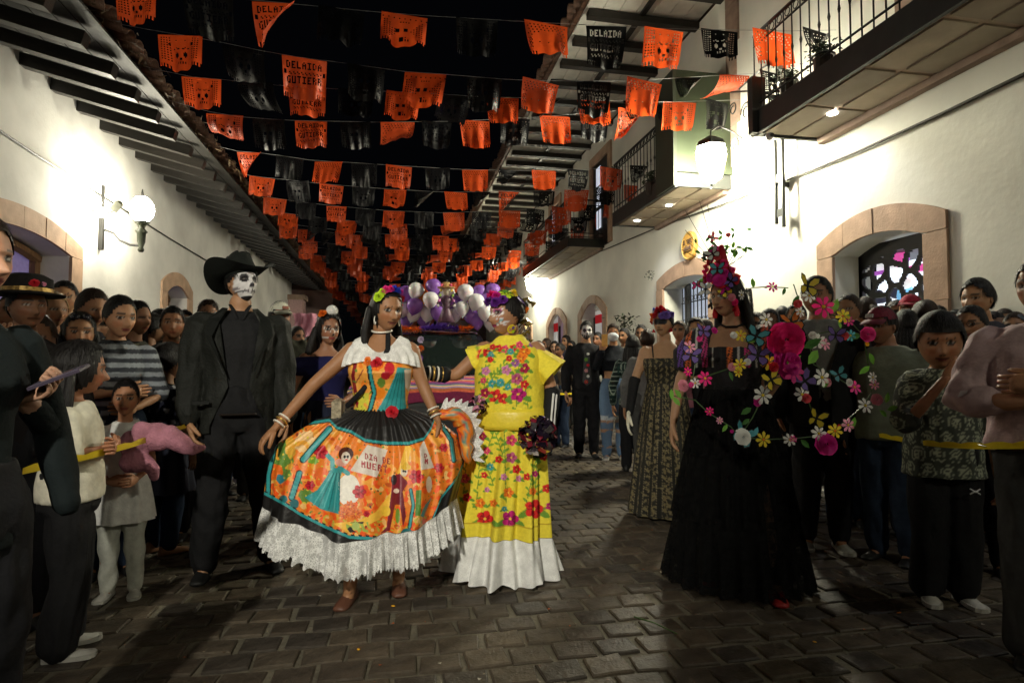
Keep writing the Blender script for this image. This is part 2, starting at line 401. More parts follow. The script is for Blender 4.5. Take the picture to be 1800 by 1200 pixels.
for row in range(2):
    y = -1.5
    while y < 25.5 and n_ < 290:
        link('roof_tile', tile, Lb, (-2.74-row*.30+R0.uniform(-.03,.03), y, 4.60+row*.09+R0.uniform(-.012,.012)), (R0.uniform(-.06,.06), rad(-14)+R0.uniform(-.04,.04)+PI*0, PI+R0.uniform(-.06,.06))); y += .2; n_ += 1
        # plants and moss caught between the tiles
mb = MB()
for i in range(900):
    y = R0.uniform(1, 25); c = np.array([-2.78+R0.gauss(0,.07), y, 4.60+R0.gauss(.0,.05)]); d = nrm([R0.gauss(.2,1), R0.gauss(0,1), R0.gauss(-.1,1)])*R0.uniform(.04,.13); s_ = nrm(np.cross(d, (R0.random(),.3,.7)))*R0.uniform(.006,.02)
    mb.add([c-s_, c+s_, c+d], [(0,1,2)])
tag(mb.build('dry_weeds', mat('dry_weed', (.10,.065,.03), .7, .4, 3), Lb), kind='stuff')
mb = MB(); pts = [onX(px, py, XL+.03) for px, py in ((-60,190),(60,270),(180,345),(300,420),(420,492))]; mb.tube(pts, .012, 5); mb.build('wall_cable', M_iron, Lb)
# right side: far two storey building and near building
Rf = empty('right_far_building', (0,7.9,0), 0, 'white two storey building with long beamed roof beyond the green panel balcony', 'building')
Rn = empty('right_near_building', (0,0,0), 0, 'tall white building at the near right with arched shop window', 'building')
def sh(o): return (o[0]-7.9, o[1]-7.9)+tuple(o[2:])
opsF = [(8.5, 10.1, 0, 2.62, 2.72), (13.35, 15.0, 0, 2.45, 2.78), (16.65, 18.4, 0, 2.45, 2.8), (21, 22.5, 0, 2.5, 2.8)]
opsFl = [sh(o) for o in opsF]
wall('wall', XR, 1, 0, 24, 6.78, opsFl, M_plasterR, Rf)
for i, o in enumerate(opsFl): surround(Rf, XR, 1, o, .27, m=M_stone if i else M_stone, rise=.27 if i == 0 else .2)
opN = (4.65, 5.80, .55, 2.43, 2.56)
wall('wall', XR, 1, -5, 7.9, 9.5, [opN], M_plasterR, Rn)
surround(Rn, XR, 1, opN, .25, rise=.26, n=4)
# quoin stones at the joint of the two houses
for k in range(9):
    mb = MB(); z = 4.1+k*.6; mb.bbox((XR-.03, 7.66-(.08 if k % 2 else 0), z), (XR+.2, 7.9, z+.59)); mb.build('quoin_stone', M_stoneD, Rn)
# windows: far openings
M_litwin = mat('lit_pane', (.75,.77,.8), .5, .1, emit=(.8,.85,1), es=.35)
M_frost = mat('frosted_pane', (.5,.55,.62), .4, .15, emit=(.7,.8,1), es=.25)
for i, o in enumerate(opsFl):
    x = XR+.36
    d = MB(); d.bbox((x+.01, o[0], 0), (x+.05, o[1], 2.85)); d.build('window_glass', M_frost if i == 0 else mat('dim_pane_purple', (.25,.16,.2), .5, emit=(.5,.35,.45), es=.12), Rf)
    for yy in np.linspace(o[0]+.06, o[1]-.06, 12 if i == 0 else 3):
        d = MB(); d.tube([(x-.03, yy, .2), (x-.03, yy, arch(yy, o)-.02)], .011 if i == 0 else .035, 5); d.build('window_bar', M_iron, Rf)
    if i == 0:
        for z in (1.3, 1.95, 2.35):
            d = MB(); d.tube([(x-.03, o[0]+.02, z), (x-.03, o[1]-.02, z)], .011, 5, ref=(1,0,0)); d.build('window_rail', M_iron, Rf)
            for yy in np.linspace(o[0]+.13, o[1]-.13, 11):
                d = MB(); th = np.arange(9)*2*PI/8; d.tube([(x-.03, yy+.045*math.cos(t), z+.07+.045*math.sin(t)) for t in th], .006, 4, ref=(1,0,0), cap=False); d.build('scroll', M_iron, Rf)
        d = MB(); d.bbox((x-.03, o[1]-.32, 0), (x+.005, o[1]-.12, 2.7)); d.build('door_leaf', mat('grey_door', (.06,.07,.09), .5), Rf)
# upper storey doors of the far building
for (y0, y1) in ((5.0, 6.1), (9.2, 10.2)):
    z0 = 4.05; z1 = 6.15
    for (a, b, c, d_) in ((y0-.2, y0, z0, z1+.22), (y1, y1+.2, z0, z1+.22)):
        mb = MB(); mb.bbox((XR-.05, a, c), (XR+.05, b-.004, d_)); mb.build('door_surround', M_stone, Rf)
    mb = MB(); mb.bbox((XR-.05, y0, z1), (XR+.05, y1-.004, z1+.22)); mb.build('lintel', M_stone, Rf)
    mb = MB(); mb.bbox((XR-.006, y0, z0), (XR+.02, y1-.004, z1)); mb.build('balcony_door', M_wood, Rf)
    for zz in (4.75, 5.3, 5.8):
        mb = MB(); mb.bbox((XR-.02, y0+.55, zz-.22), (XR-.008, y0+.85, zz+.22)); mb.build('door_pane', M_litwin, Rf)
# near building upper door with stone surround
for (a, b, z0, z1) in ((4.55, 4.85, 4.1, 7.2), (2.6, 2.9, 4.1, 7.2)):
    for k in range(5):
        mb = MB(); q = (z1-z0)/5; mb.bbox((XR-.06, a-.03*(k % 2), z0+q*k), (XR+.05, b, z0+q*(k+1)-.008)); mb.build('door_surround', M_stoneD, Rn)
mb = MB(); mb.bbox((XR-.012, 2.9, 4.1), (XR+.03, 4.55, 7.2)); mb.build('balcony_door', mat('brown_door', (.05,.028,.018), .5, .3, 10), Rn)
# roof of far building
for y in np.arange(.1, 24, .78):
    mb = MB(); mb.cbox((XR-.92, y, 6.75), (1.9, .14, .12), .012); mb.build('rafter', M_woodfar, Rf)
for k in range(7):
    mb = MB(); mb.bbox((XR-1.9+k*.272, -.4, 6.83), (XR-1.9+k*.272+.262, 24, 6.855)); mb.build('roof_board', M_board, Rf)
mb = MB(); mb.bbox((XR-1.02, -.4, 6.782), (XR-.94, 24, 6.828)); mb.build('purlin', M_woodfar, Rf)
mb = MB(); mb.bbox((XR-2.0, -.6, 6.62), (XR, -.44, 6.9)); mb.build('verge_beam', M_woodfar, Rf)
n_ = 0
for y in np.arange(-.5, 24, .19):
    for row in range(2):
        if n_ < 260: link('roof_tile', tile, Rf, (XR-2.12+row*.28+R0.uniform(-.04,.04), y, 6.86+row*.07+R0.uniform(-.02,.02)), (R0.uniform(-.08,.08), rad(-10)+R0.uniform(-.05,.05), R0.uniform(-.08,.08))); n_ += 1
        
mb = MB(); mb.bbox((XR-1.98, -.45, 6.86), (XR+.4, 24, 6.95)); mb.build('roof_deck', M_tile, Rf)
# cable runs on the right wall
mb = MB(); pts = [onX(px, py, XR-.03) for px, py in ((1900,85),(1795,133),(1660,198),(1505,268),(1380,318),(1290,352),(1160,398),(1060,440),(960,478))]; mb.tube(pts, [.017]*3+[.012]*6, 5)
tag(mb.build('wall_cable', mat('grey_cable', (.05,.045,.035), .7)), 'dark cable sagging along the right wall below the balconies', 'cable')
# far end of the street: dark houses closing the view
for (x0, x1, y, h, lab) in ((-12, -3.4, 34, 5.4, 'pinkish low house front closing the street at far left'), (3.6, 12, 44, 6.5, 'dim house front at the far right end of the street'), (-4, 4, 75, 6, 'dark house front at the very end of the street')):
    e = empty('far_house', ((x0+x1)/2, y, 0), 0, lab, 'house')
    mb = MB(); mb.bbox((x0-(x0+x1)/2, 0, 0), (x1-(x0+x1)/2, 4, h)); mb.build('wall', mat('far_plaster', (.5,.36,.34), .9, .1, 2), e)
    mb = MB(); mb.bbox((-1, -.06, 0), (.3, .1, 2.6)); mb.build('door', M_wood, e)
    mb = MB(); mb.bbox((x0-(x0+x1)/2-.2, -.5, h), (x1-(x0+x1)/2+.2, 4.2, h+.2)); mb.build('roof', M_tile, e)
# pilaster at the end of the left wall
e = empty('gate_pier', (-3.95, 25.5, 0), 0, 'pale pink stone pier where the left wall ends', 'pier')
mb = MB(); mb.bbox((-.28,-.4,0), (.28,.4,3.9)); mb.build('shaft', mat('pink_plaster', (.5,.33,.33), .8), e)
mb = MB(); mb.bbox((-.36,-.48,3.9), (.36,.48,4.1)); mb.build('cap', M_stoneD, e)
# ------------------------------------------------------------------ balconies
M_soff = [mat('soffit_slab_%d' % i, c, .8, .1, 4, bump=.2) for i, c in enumerate([(.44,.37,.27),(.37,.31,.23),(.33,.28,.21)])]
M_soffj = mat('soffit_joint', (.46,.36,.27), .8, .12, 5)
M_lamp = mat('lamp_white', (1,1,1), .5, 0, emit=(1,.99,.93), es=14)
def balcony(label, y0, y1, z, x0=3.95, rail=True, ncol=None, lights=()):
    e = empty('balcony', (XR, y0, z), 0, label, 'balcony'); L = y1-y0; w = XR-x0
    mb = MB(); mb.bbox((-w, 0, .03), (-.003, L, .16)); mb.build('slab', M_soffj, e)
    nc = ncol or max(2, int(L/.75))
    for i in range(nc):
        for j in range(2):
            mb = MB(); a = L*i/nc+.03; b = L*(i+1)/nc-.03; c = -w+.07+(w-.12)*j/2; d = -w+.07+(w-.12)*(j+1)/2-.05
            mb.bbox((c, a, .012), (d, b, .029)); mb.build('soffit_slab', M_soff[(i*2+j) % 3], e)
    mb = MB(); mb.bbox((-w-.045, -.05, -.01), (-w-.002, L+.05, .24)); mb.build('fascia', M_ironD, e)
    for yy in (-.052, L+.012):
        mb = MB(); mb.bbox((-w, yy, 0), (-.003, yy+.04, .2)); mb.build('end_fascia', M_ironD, e)
    mb = MB(); mb.bbox((-.09, .02, -.05), (-.004, L, .028)); mb.build('ledge', M_stoneD, e)
    if rail:
        for zz, r in ((1.12,.02), (1.0,.012), (.33,.012), (.24,.012)):
            mb = MB(); mb.tube([(-w-.02, 0, zz), (-w-.02, L, zz)], r, 5, ref=(1,0,0)); mb.tube([(-w-.02, 0, zz), (-.02, 0, zz)], r, 5); mb.build('rail', M_iron, e)
        nb = int(L/.13)
        for i in range(nb+1):
            mb = MB(); yy = L*i/nb; mb.tube([(-w-.02, yy, .2), (-w-.02, yy, .62), (-w-.02, yy, .66), (-w-.02, yy, .7), (-w-.02, yy, 1.12)], [.008,.008,.016,.008,.008], 5); mb.build('baluster', M_iron, e)
            if i < nb:
                mb = MB(); th = np.arange(9)*2*PI/8; mb.tube([(-w-.02, yy+.065+.04*math.cos(t), 1.06+.04*math.sin(t)) for t in th], .006, 4, ref=(1,0,0), cap=False); mb.build('scroll', M_iron, e)
        for i in range(1, 7):
            mb = MB(); xx = -w+w*i/7; mb.tube([(xx, 0, .2), (xx, 0, 1.12)], .008, 5); mb.build('baluster', M_iron, e)
    for (ly, lx) in lights:
        mb = MB(); mb.disc((lx, ly, .006), .05, (0,0,-1), 16, .012); mb.build('downlight', M_lamp, e)
        ld = bpy.data.lights.new('downlight', 'SPOT'); ld.energy = 20*LK; ld.spot_size = rad(120); ld.spot_blend = .9; ld.shadow_soft_size = .04; ld.color = (.93,.95,1)
        lo = bpy.data.objects.new('downlight_beam', ld); COL.objects.link(lo); lo.parent = e; lo.location = (lx, ly, -.02)
    return e
bal1 = balcony('large balcony overhead at the near right with wrought iron railing', -3.2, 5.93, 3.79, lights=((8.48, -.42), (5.2, -.42)), ncol=12)
bal2 = balcony('middle balcony with round downlights behind the glowing lantern', 7.9, 10.3, 3.79, lights=((.95, -.5), (2.0, -.6)), ncol=4)
bal3 = balcony('farthest balcony on the right above the small arches', 13.3, 18.2, 4.0, ncol=6)
mb = MB(); mb.bbox((-.88, -.10, .2), (-.003, -.06, 1.68)); mb.build('end_panel', mat('green_panel', (.024,.032,.016), .55, .12, 4), bal2)
mb = MB(); mb.bbox((-.93, -.1, .0), (-.88, .5, 1.68)); mb.build('side_panel', mat('green_panel_dark', (.035,.042,.028), .55, .12, 4), bal2)
mb = MB(); mb.bbox((-.96, -.09, -.01), (-.80, .0, .62)); mb.build('corner_box', M_ironD, bal1, loc=(0, 9.13, 0))
# scroll iron corner ornaments, planters and camera on the near balcony
def spray(px, py, X, r, label, n=260, seed=0, pot=True):
    c = onX(px, py, X); e = empty('potted_plant', c, 0, label, 'plant'); R = random.Random(seed); mb = MB()
    for i in range(n):
        a = R.random()*6.3; q = abs(R.gauss(0,.5)); p = np.array([math.cos(a)*r*q, math.sin(a)*r*q, R.uniform(-.15,.9)*r]); d = nrm([R.gauss(0,1), R.gauss(0,1), R.gauss(-.1,.8)])*r*.28; s_ = nrm(np.cross(d, (.3,.2,.9)))*r*.07
        mb.add([p, p+d*.5+s_, p+d, p+d*.5-s_], [(0,1,2,3)])
    mb.build('foliage', mat('dark_leaf', (.035,.05,.02), .5, .4, 8), e)
    if pot:
        mb = MB(); mb.loft([(0,0,-r*1.3,r*.35,r*.35),(0,0,-r*.9,r*.55,r*.55),(0,0,-.1*r,r*.6,r*.6)], 12); mb.build('pot', mat('dark_pot', (.03,.022,.016), .6), e)
        mb = MB(); th = np.arange(13)*2*PI/12; mb.tube([(r*.66*math.cos(t), r*.66*math.sin(t), .0) for t in th], .012, 4, cap=False); mb.build('pot_ring', M_iron, e)
spray(1447, 100, 3.99, .15, 'dark potted plant hung on the near balcony railing', seed=1)
spray(1385, 145, 4.2, .15, 'scraggly plant inside the near balcony corner', seed=2)
spray(1145, 320, 3.93, .17, 'dark planter hung outside the middle balcony rail', seed=3)
spray(1078, 306, 3.85, .13, 'small plant at the far end of the middle balcony', seed=4)
e = empty('security_camera', onX(1353, 240, 4.0), 0, 'small white security camera under the near balcony corner', 'camera')
mb = MB(); mb.ball((0,0,0), .045, 12, 8); mb.build('dome', mat('cam_white', (.6,.6,.58), .4), e, True); mb = MB(); mb.disc((0,-.045,0), .022, (0,-1,0), 12, .01); mb.build('lens', M_iron, e)
e = empty('iron_bracket', onX(1370, 315, XR-.12), 0, 'vertical iron sign bracket with two cross plates on the bright wall', 'bracket')
for dy in (-.07, .07):
    mb = MB(); mb.bbox((-.02, dy-.014, -.55 if dy > 0 else -.62), (.02, dy+.014, .52)); mb.build('upright', M_ironD, e)
for z in (.02, -.42):
    mb = MB(); mb.bbox((-.012, -.056, z-.05), (.012, .056, z+.05)); mb.build('cross_plate', M_ironD, e)
mb = MB(); mb.bbox((.02,-.03,-.1), (.118,.03,-.04)); mb.build('arm', M_ironD, e)
# scroll bracket between balconies
e = empty('scroll_bracket', (4.35, 6.9, 4.5), 0, 'wrought iron scroll bracket reaching out between the two balconies', 'bracket')
for pts in ([(0,-.9,-.35),(0,-.4,.1),(0,.2,.35)], [(0,-.9,.25),(0,-.5,.33),(0,0,.3)]):
    mb = MB(); mb.tube(pts, .012, 5, ref=(1,0,0)); mb.build('bar', M_iron, e)
for (cy, cz, r) in ((-.15,-.05,.12), (.15,.1,.09), (.1,-.4,.1)):
    mb = MB(); mb.tube([(0, cy+r*(1-t/14)*math.cos(t), cz+r*(1-t/14)*math.sin(t)) for t in np.linspace(0, 8, 22)], .01, 4, ref=(1,0,0)); mb.build('scroll', M_iron, e)
# ------------------------------------------------------------------ round wooden sign
e = empty('round_sign', onX(1212, 432, XR-.05), 0, 'round yellow wooden cafe sign high on the right wall', 'sign')
mb = MB(); mb.disc((0,0,0), .235, (-1,0,0), 32, .05); mb.build('board', mat('sign_wood', (.52,.29,.06), .6, .2, 12), e)
mb = MB(); mb.tube([(-.028, .215*math.cos(t), .215*math.sin(t)) for t in np.linspace(0, 2*PI, 33)], .01, 6, ref=(1,0,0), cap=False); mb.build('rim', mat('sign_rim', (.6,.4,.12), .5), e)
M_ink = mat('sign_lettering', (.10,.055,.03), .7)
def letters(parent, txt, c, h, m, dirx, up, wk=.8):
    for k, ch in enumerate(txt):
        if ch not in F35: continue
        mb = MB()
        for i, b in enumerate(F35[ch]):
            if b == '1':
                u = (k*4+i % 3)*h/5*wk; v = -(i//3)*h/5; p = np.array(c)+np.array(dirx)*u+np.array(up)*v
                a = np.array(dirx)*h/5*wk*.52; q = np.array(up)*h/5*.52; n_ = np.cross(a, q); n_ = nrm(n_)*.003
                V = [p-a-q-n_, p+a-q-n_, p+a+q-n_, p-a+q-n_, p-a-q+n_, p+a-q+n_, p+a+q+n_, p-a+q+n_]
                mb.add(V, [(0,1,2,3),(7,6,5,4),(0,4,5,1),(1,5,6,2),(2,6,7,3),(3,7,4,0)])
        mb.build('letter', m, parent)
letters(e, 'EL CAFE', (-.033, .15, .10), .075, M_ink, (0,-1,0), (0,0,1), .72)
mb = MB()
for k, (a, b) in enumerate(((.13,.09),(.07,.03),(.01,-.03),(-.05,-.1))): mb.tube([(-.03, a, -.06), (-.03, (a+b)/2, -.015+.02*(k % 2)), (-.03, b, -.065)], .014, 5, ref=(1,0,0))
mb.tube([(-.03, .15, -.10), (-.03, -.12, -.09)], .007, 5, ref=(1,0,0)); mb.build('script_lettering', M_ink, e)
# ------------------------------------------------------------------ shop window: pierced black screen with lit shop behind
e = empty('shop_window', (XR+.3, 4.65, .55), 0, 'arched shop window with pierced black screen and bright colourful goods', 'window')
ny, nz = 72, 118; Yq = np.linspace(0, 1.15, ny+1); Zq = np.linspace(.0, 1.98, nz+1)
hy, hz = np.meshgrid((Yq[1:]+Yq[:-1])/2, (Zq[1:]+Zq[:-1])/2, indexing='ij')
hole = np.zeros(hy.shape, bool); R = random.Random(3); cs = []
cs = np.array([((a+.5+R.uniform(-.3,.3))/6*1.15, (b+.5*(a % 2)+R.uniform(-.3,.3))/10*1.9) for a in range(-1, 7) for b in range(-1, 11)])
dd = np.sort(np.hypot((hy[...,None]-cs[:,0]), (hz[...,None]-cs[:,1])*.85), axis=-1); hole = (dd[...,1]-dd[...,0] > .042) & (hy > .05) & (hy < 1.1) & (hz < 1.86-.55*(hy-.575)**2)
V = np.array([(x, y, z) for x in (0, .03) for y in Yq for z in Zq]); st = (ny+1)*(nz+1); Fc = []
for i in range(ny):
    for j in range(nz):
        if not hole[i, j]:
            a = i*(nz+1)+j; b = a+nz+1; Fc.append((a, a+1, b+1, b)); Fc.append((a+st, b+st, b+1+st, a+1+st))
        else:
            for di, dj in ((1,0),(-1,0),(0,1),(0,-1)):
                u, v = i+di, j+dj
                if 0 <= u < ny and 0 <= v < nz and not hole[u, v]:
                    a = i*(nz+1)+j; b = a+nz+1
                    p, q = {(1,0):(b,b+1), (-1,0):(a,a+1), (0,1):(a+1,b+1), (0,-1):(a,b)}[(di,dj)]
                    Fc.append((p, q, q+st, p+st))
link('pierced_screen', mkmesh('pierced_screen', V, Fc, M_iron), e)
mb = MB(); mb.bbox((.0, -.02, -.02), (.05, .04, 1.9)); mb.bbox((.0, 1.11, -.02), (.05, 1.17, 1.9)); mb.build('frame', M_iron, e)
mb = MB(); mb.bbox((1.2, -1.2, -.5), (1.25, 2.2, 2.4)); mb.build('lit_back_wall', mat('shop_glow', (.8,.85,.9), .8, .1, 3, emit=(.8,.9,1), es=.8), e)
cc = [(.8,.1,.4),(.75,.8,.1),(.2,.5,.8),(.9,.9,.9),(.4,.1,.5),(.1,.6,.5),(.9,.4,.1),(.03,.03,.05)]
for k in range(80):
    mb = MB(); y = R.uniform(-.8, 1.9); z = R.uniform(.3, 2.1); s_ = R.uniform(.05, .13); c = cc[k % 8]
    if k % 3: mb.ball((0,0,0), (s_*.6, s_, s_*R.uniform(.6,1.3)), 10, 7)
    else: mb.box((0,0,0), (.05, s_*3, s_*.8))
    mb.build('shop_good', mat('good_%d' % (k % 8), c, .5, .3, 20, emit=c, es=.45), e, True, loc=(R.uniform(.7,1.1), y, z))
mb = MB(); mb.bbox((.30, -1.2, 1.98), (1.2, 2.2, 2.0)); mb.build('shelf', M_ironD, e)
# red and white hangings in the two far arches
for (px, py, w, h, X, lab) in ((1052, 568, .42, .75, XR+.1, 'red and white banner in the right far arch'), (977, 583, .42, .95, XR+.1, 'red and white banner in the left far arch')):
    e = empty('banner', onX(px, py, X)+Vector((0,0,0)), 0, lab, 'banner')
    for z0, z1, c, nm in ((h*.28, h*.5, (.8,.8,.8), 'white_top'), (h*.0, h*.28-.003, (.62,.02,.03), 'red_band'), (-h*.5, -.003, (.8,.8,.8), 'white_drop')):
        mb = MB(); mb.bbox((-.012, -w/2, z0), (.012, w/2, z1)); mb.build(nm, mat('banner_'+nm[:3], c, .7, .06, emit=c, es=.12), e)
    for s in (-1, 1):
        mb = MB(); mb.ball((0, s*w*.24, h*.5), .085, 10, 7); mb.build('white_ball', mat('banner_ball', (.85,.85,.82), .6), e, True)
# ------------------------------------------------------------------ lanterns
M_glow = mat('lantern_glass', (1,1,1), .5, 0, emit=(1,1,.74), es=22)
M_glowL = mat('lantern_globe', (1,1,1), .5, 0, emit=(1,.95,.78), es=260)
def farol(loc, label, power, col, side=1, hang=True, gm=None):
    """hexagonal lantern tapering down with cap and tip"""
    e = empty('street_lantern', loc, 0, label, 'lantern'); mb = MB(); n = 6
    V = []; 
    for z, r in ((-.28,.035), (-.19,.15), (.11,.225), (.21,.15), (.28,.05)):
        V.append(np.array([(r*math.cos(i*PI/3), r*math.sin(i*PI/3), z) for i in range(6)]))
    mb.skin(V[:4]); mb.build('glass', mat('lantern_glass_%d' % power, (.8,.8,.7), .5, 0, emit=(1,.955,.74), es=power/1.4*LK), e)
    for i in range(6):
        mb = MB(); mb.tube([V[k][i]*1.01 for k in (1,2)], .008, 4); mb.build('glazing_bar', mat('brass_dark', (.12,.1,.05), .4, metal=.6), e)
    mb = MB(); mb.skin([V[3]*np.array([1.35,1.35,1])-np.array([0,0,.012]), V[3]*np.array([1.2,1.2,1])+np.array([0,0,.05]), V[4]+np.array([0,0,.06])]); mb.build('cap', M_iron, e)
    mb = MB(); mb.tube([(0,0,-.26),(.0,0,-.30),(.015,0,-.33),(-.01,0,-.36)], [.014,.02,.008,.008], 6); mb.build('finial', M_iron, e)
    mb = MB(); mb.tube([(0,0,.26),(0,0,.42),(side*.12,0,.5),(side*.3,0,.44),(side*.45,0,.36)], .014, 6, ref=(0,1,0)); mb.build('hanger_arm', M_iron, e)
    return e
C_G = (1,.97,.70); C_L = (1,.93,.74)
farol(onX(1250, 285, 4.08), 'bright hexagonal street lantern hanging before the green panel', 280, C_G)
e = farol(onX(935, 500, 4.45), 'distant lantern glowing on the right wall past the yellow dress', 260, C_G)
def bracket_lamp(loc, label, power):
    e = empty('wall_lantern', loc, 0, label, 'lantern')
    mb = MB(); mb.ball((0,0,.20), (.16,.16,.20), 16, 10); mb.build('globe', mat('globe_glass_%d' % power, (.8,.8,.75), .5, 0, emit=(1,.93,.72), es=power/1.13*LK), e, True)
    mb = MB(); mb.tube([(0,0,.38),(0,0,.50)], [.03,.006], 6); mb.build('finial', M_iron, e)
    mb = MB(); mb.loft([(0,0,-.43,.03,.03),(0,0,-.40,.045,.045),(0,0,-.36,.03,.03),(0,0,-.28,.055,.055),(0,0,-.16,.06,.06),(0,0,-.13,.085,.085),(0,0,-.08,.04,.04),(0,0,-.03,.06,.06),(0,0,.02,.11,.11)], 12); mb.build('stem', mat('green_black_iron', (.03,.035,.02), .5), e, True)
    mb = MB(); mb.tube([(-.02,0,-.34),(-.15,0,-.33),(-.28,0,-.27),(-.36,0,-.17),(-.5,0,-.12)], .018, 6, ref=(0,1,0)); mb.build('scroll_arm', M_iron, e)
    mb = MB(); mb.bbox((-.56,-.03,-.42), (-.5,.03,.05)); mb.build('back_plate', M_iron, e)
    return e
pL = onX(249, 392, XL+.56)
bracket_lamp(pL, 'white globe wall lantern on a scroll arm at the left wall', 105)
e = empty('floodlight', onX(205, 362, XL+.35), 0, 'small dark floodlight box beside the left globe lantern', 'floodlight')
Rm = Euler((.3,.55,.6)).to_matrix()
mb = MB(); mb.cbox((0,0,0), (.10,.16,.17), .03, Rm); mb.build('housing', mat('flood_grey', (.08,.08,.06), .5), e)
mb = MB(); mb.tube([(0,0,-.06),(-.1,-.02,-.1),(-.34,-.03,-.08)], .02, 6, ref=(0,1,0)); mb.build('arm', M_ironD, e)
mb = MB(); mb.ball((-.16,-.22,-.02), .06, 10, 7); mb.build('bulb_glow', M_glowL, e, True)
mb = MB(); mb.ball((-.2,-.42,-.12), .035, 10, 7); mb.build('bulb_glow', M_glowL, e, True)
mb = MB(); mb.bbox((-.02,-.015,-.16), (.02,.015,.16)); tag(mb.build('wall_hook', M_iron, None, loc=onX(181, 345, XL+.05)), 'short iron strip on the left wall above the floodlight', 'hook')
# lanterns of the same kind on the street behind the camera (their light falls on the dancers)
farol((3.9, -2.9, 4.0), 'street lantern of the row on the right behind the viewer', 115, C_G)
e = empty('floodlight', (-1.7, -2.6, 3.6), 0, 'floodlight on a mast behind the viewer, aimed at the dancers', 'floodlight')
mb = MB(); mb.cbox((0,-.08,0), (.3,.12,.24), .02); mb.build('housing', M_ironD, e); mb = MB(); mb.tube([(0,-.1,-3.6),(0,-.1,-.1)], .03, 8); mb.build('mast', M_ironD, e)
ld = bpy.data.lights.new('flood_beam', 'SPOT'); ld.energy = 1000*LK; ld.color = (1,.95,.80); ld.spot_size = rad(35); ld.spot_blend = .9; ld.shadow_soft_size = .09
lo = bpy.data.objects.new('flood_beam', ld); COL.objects.link(lo); lo.parent = e; lo.location = (0,0,0)
lo.rotation_euler = (Vector((.05,3.3,1.0))-Vector((-1.7,-2.6,3.6))).to_track_quat('-Z','Y').to_euler()
# small plants on the far right wall
spray(1147, 490, XR-.02, .16, 'small weed growing from the right wall', n=60, seed=8, pot=False)
spray(1098, 580, XR-.5, .30, 'leafy plant standing behind the masked woman', n=160, seed=9, pot=False)
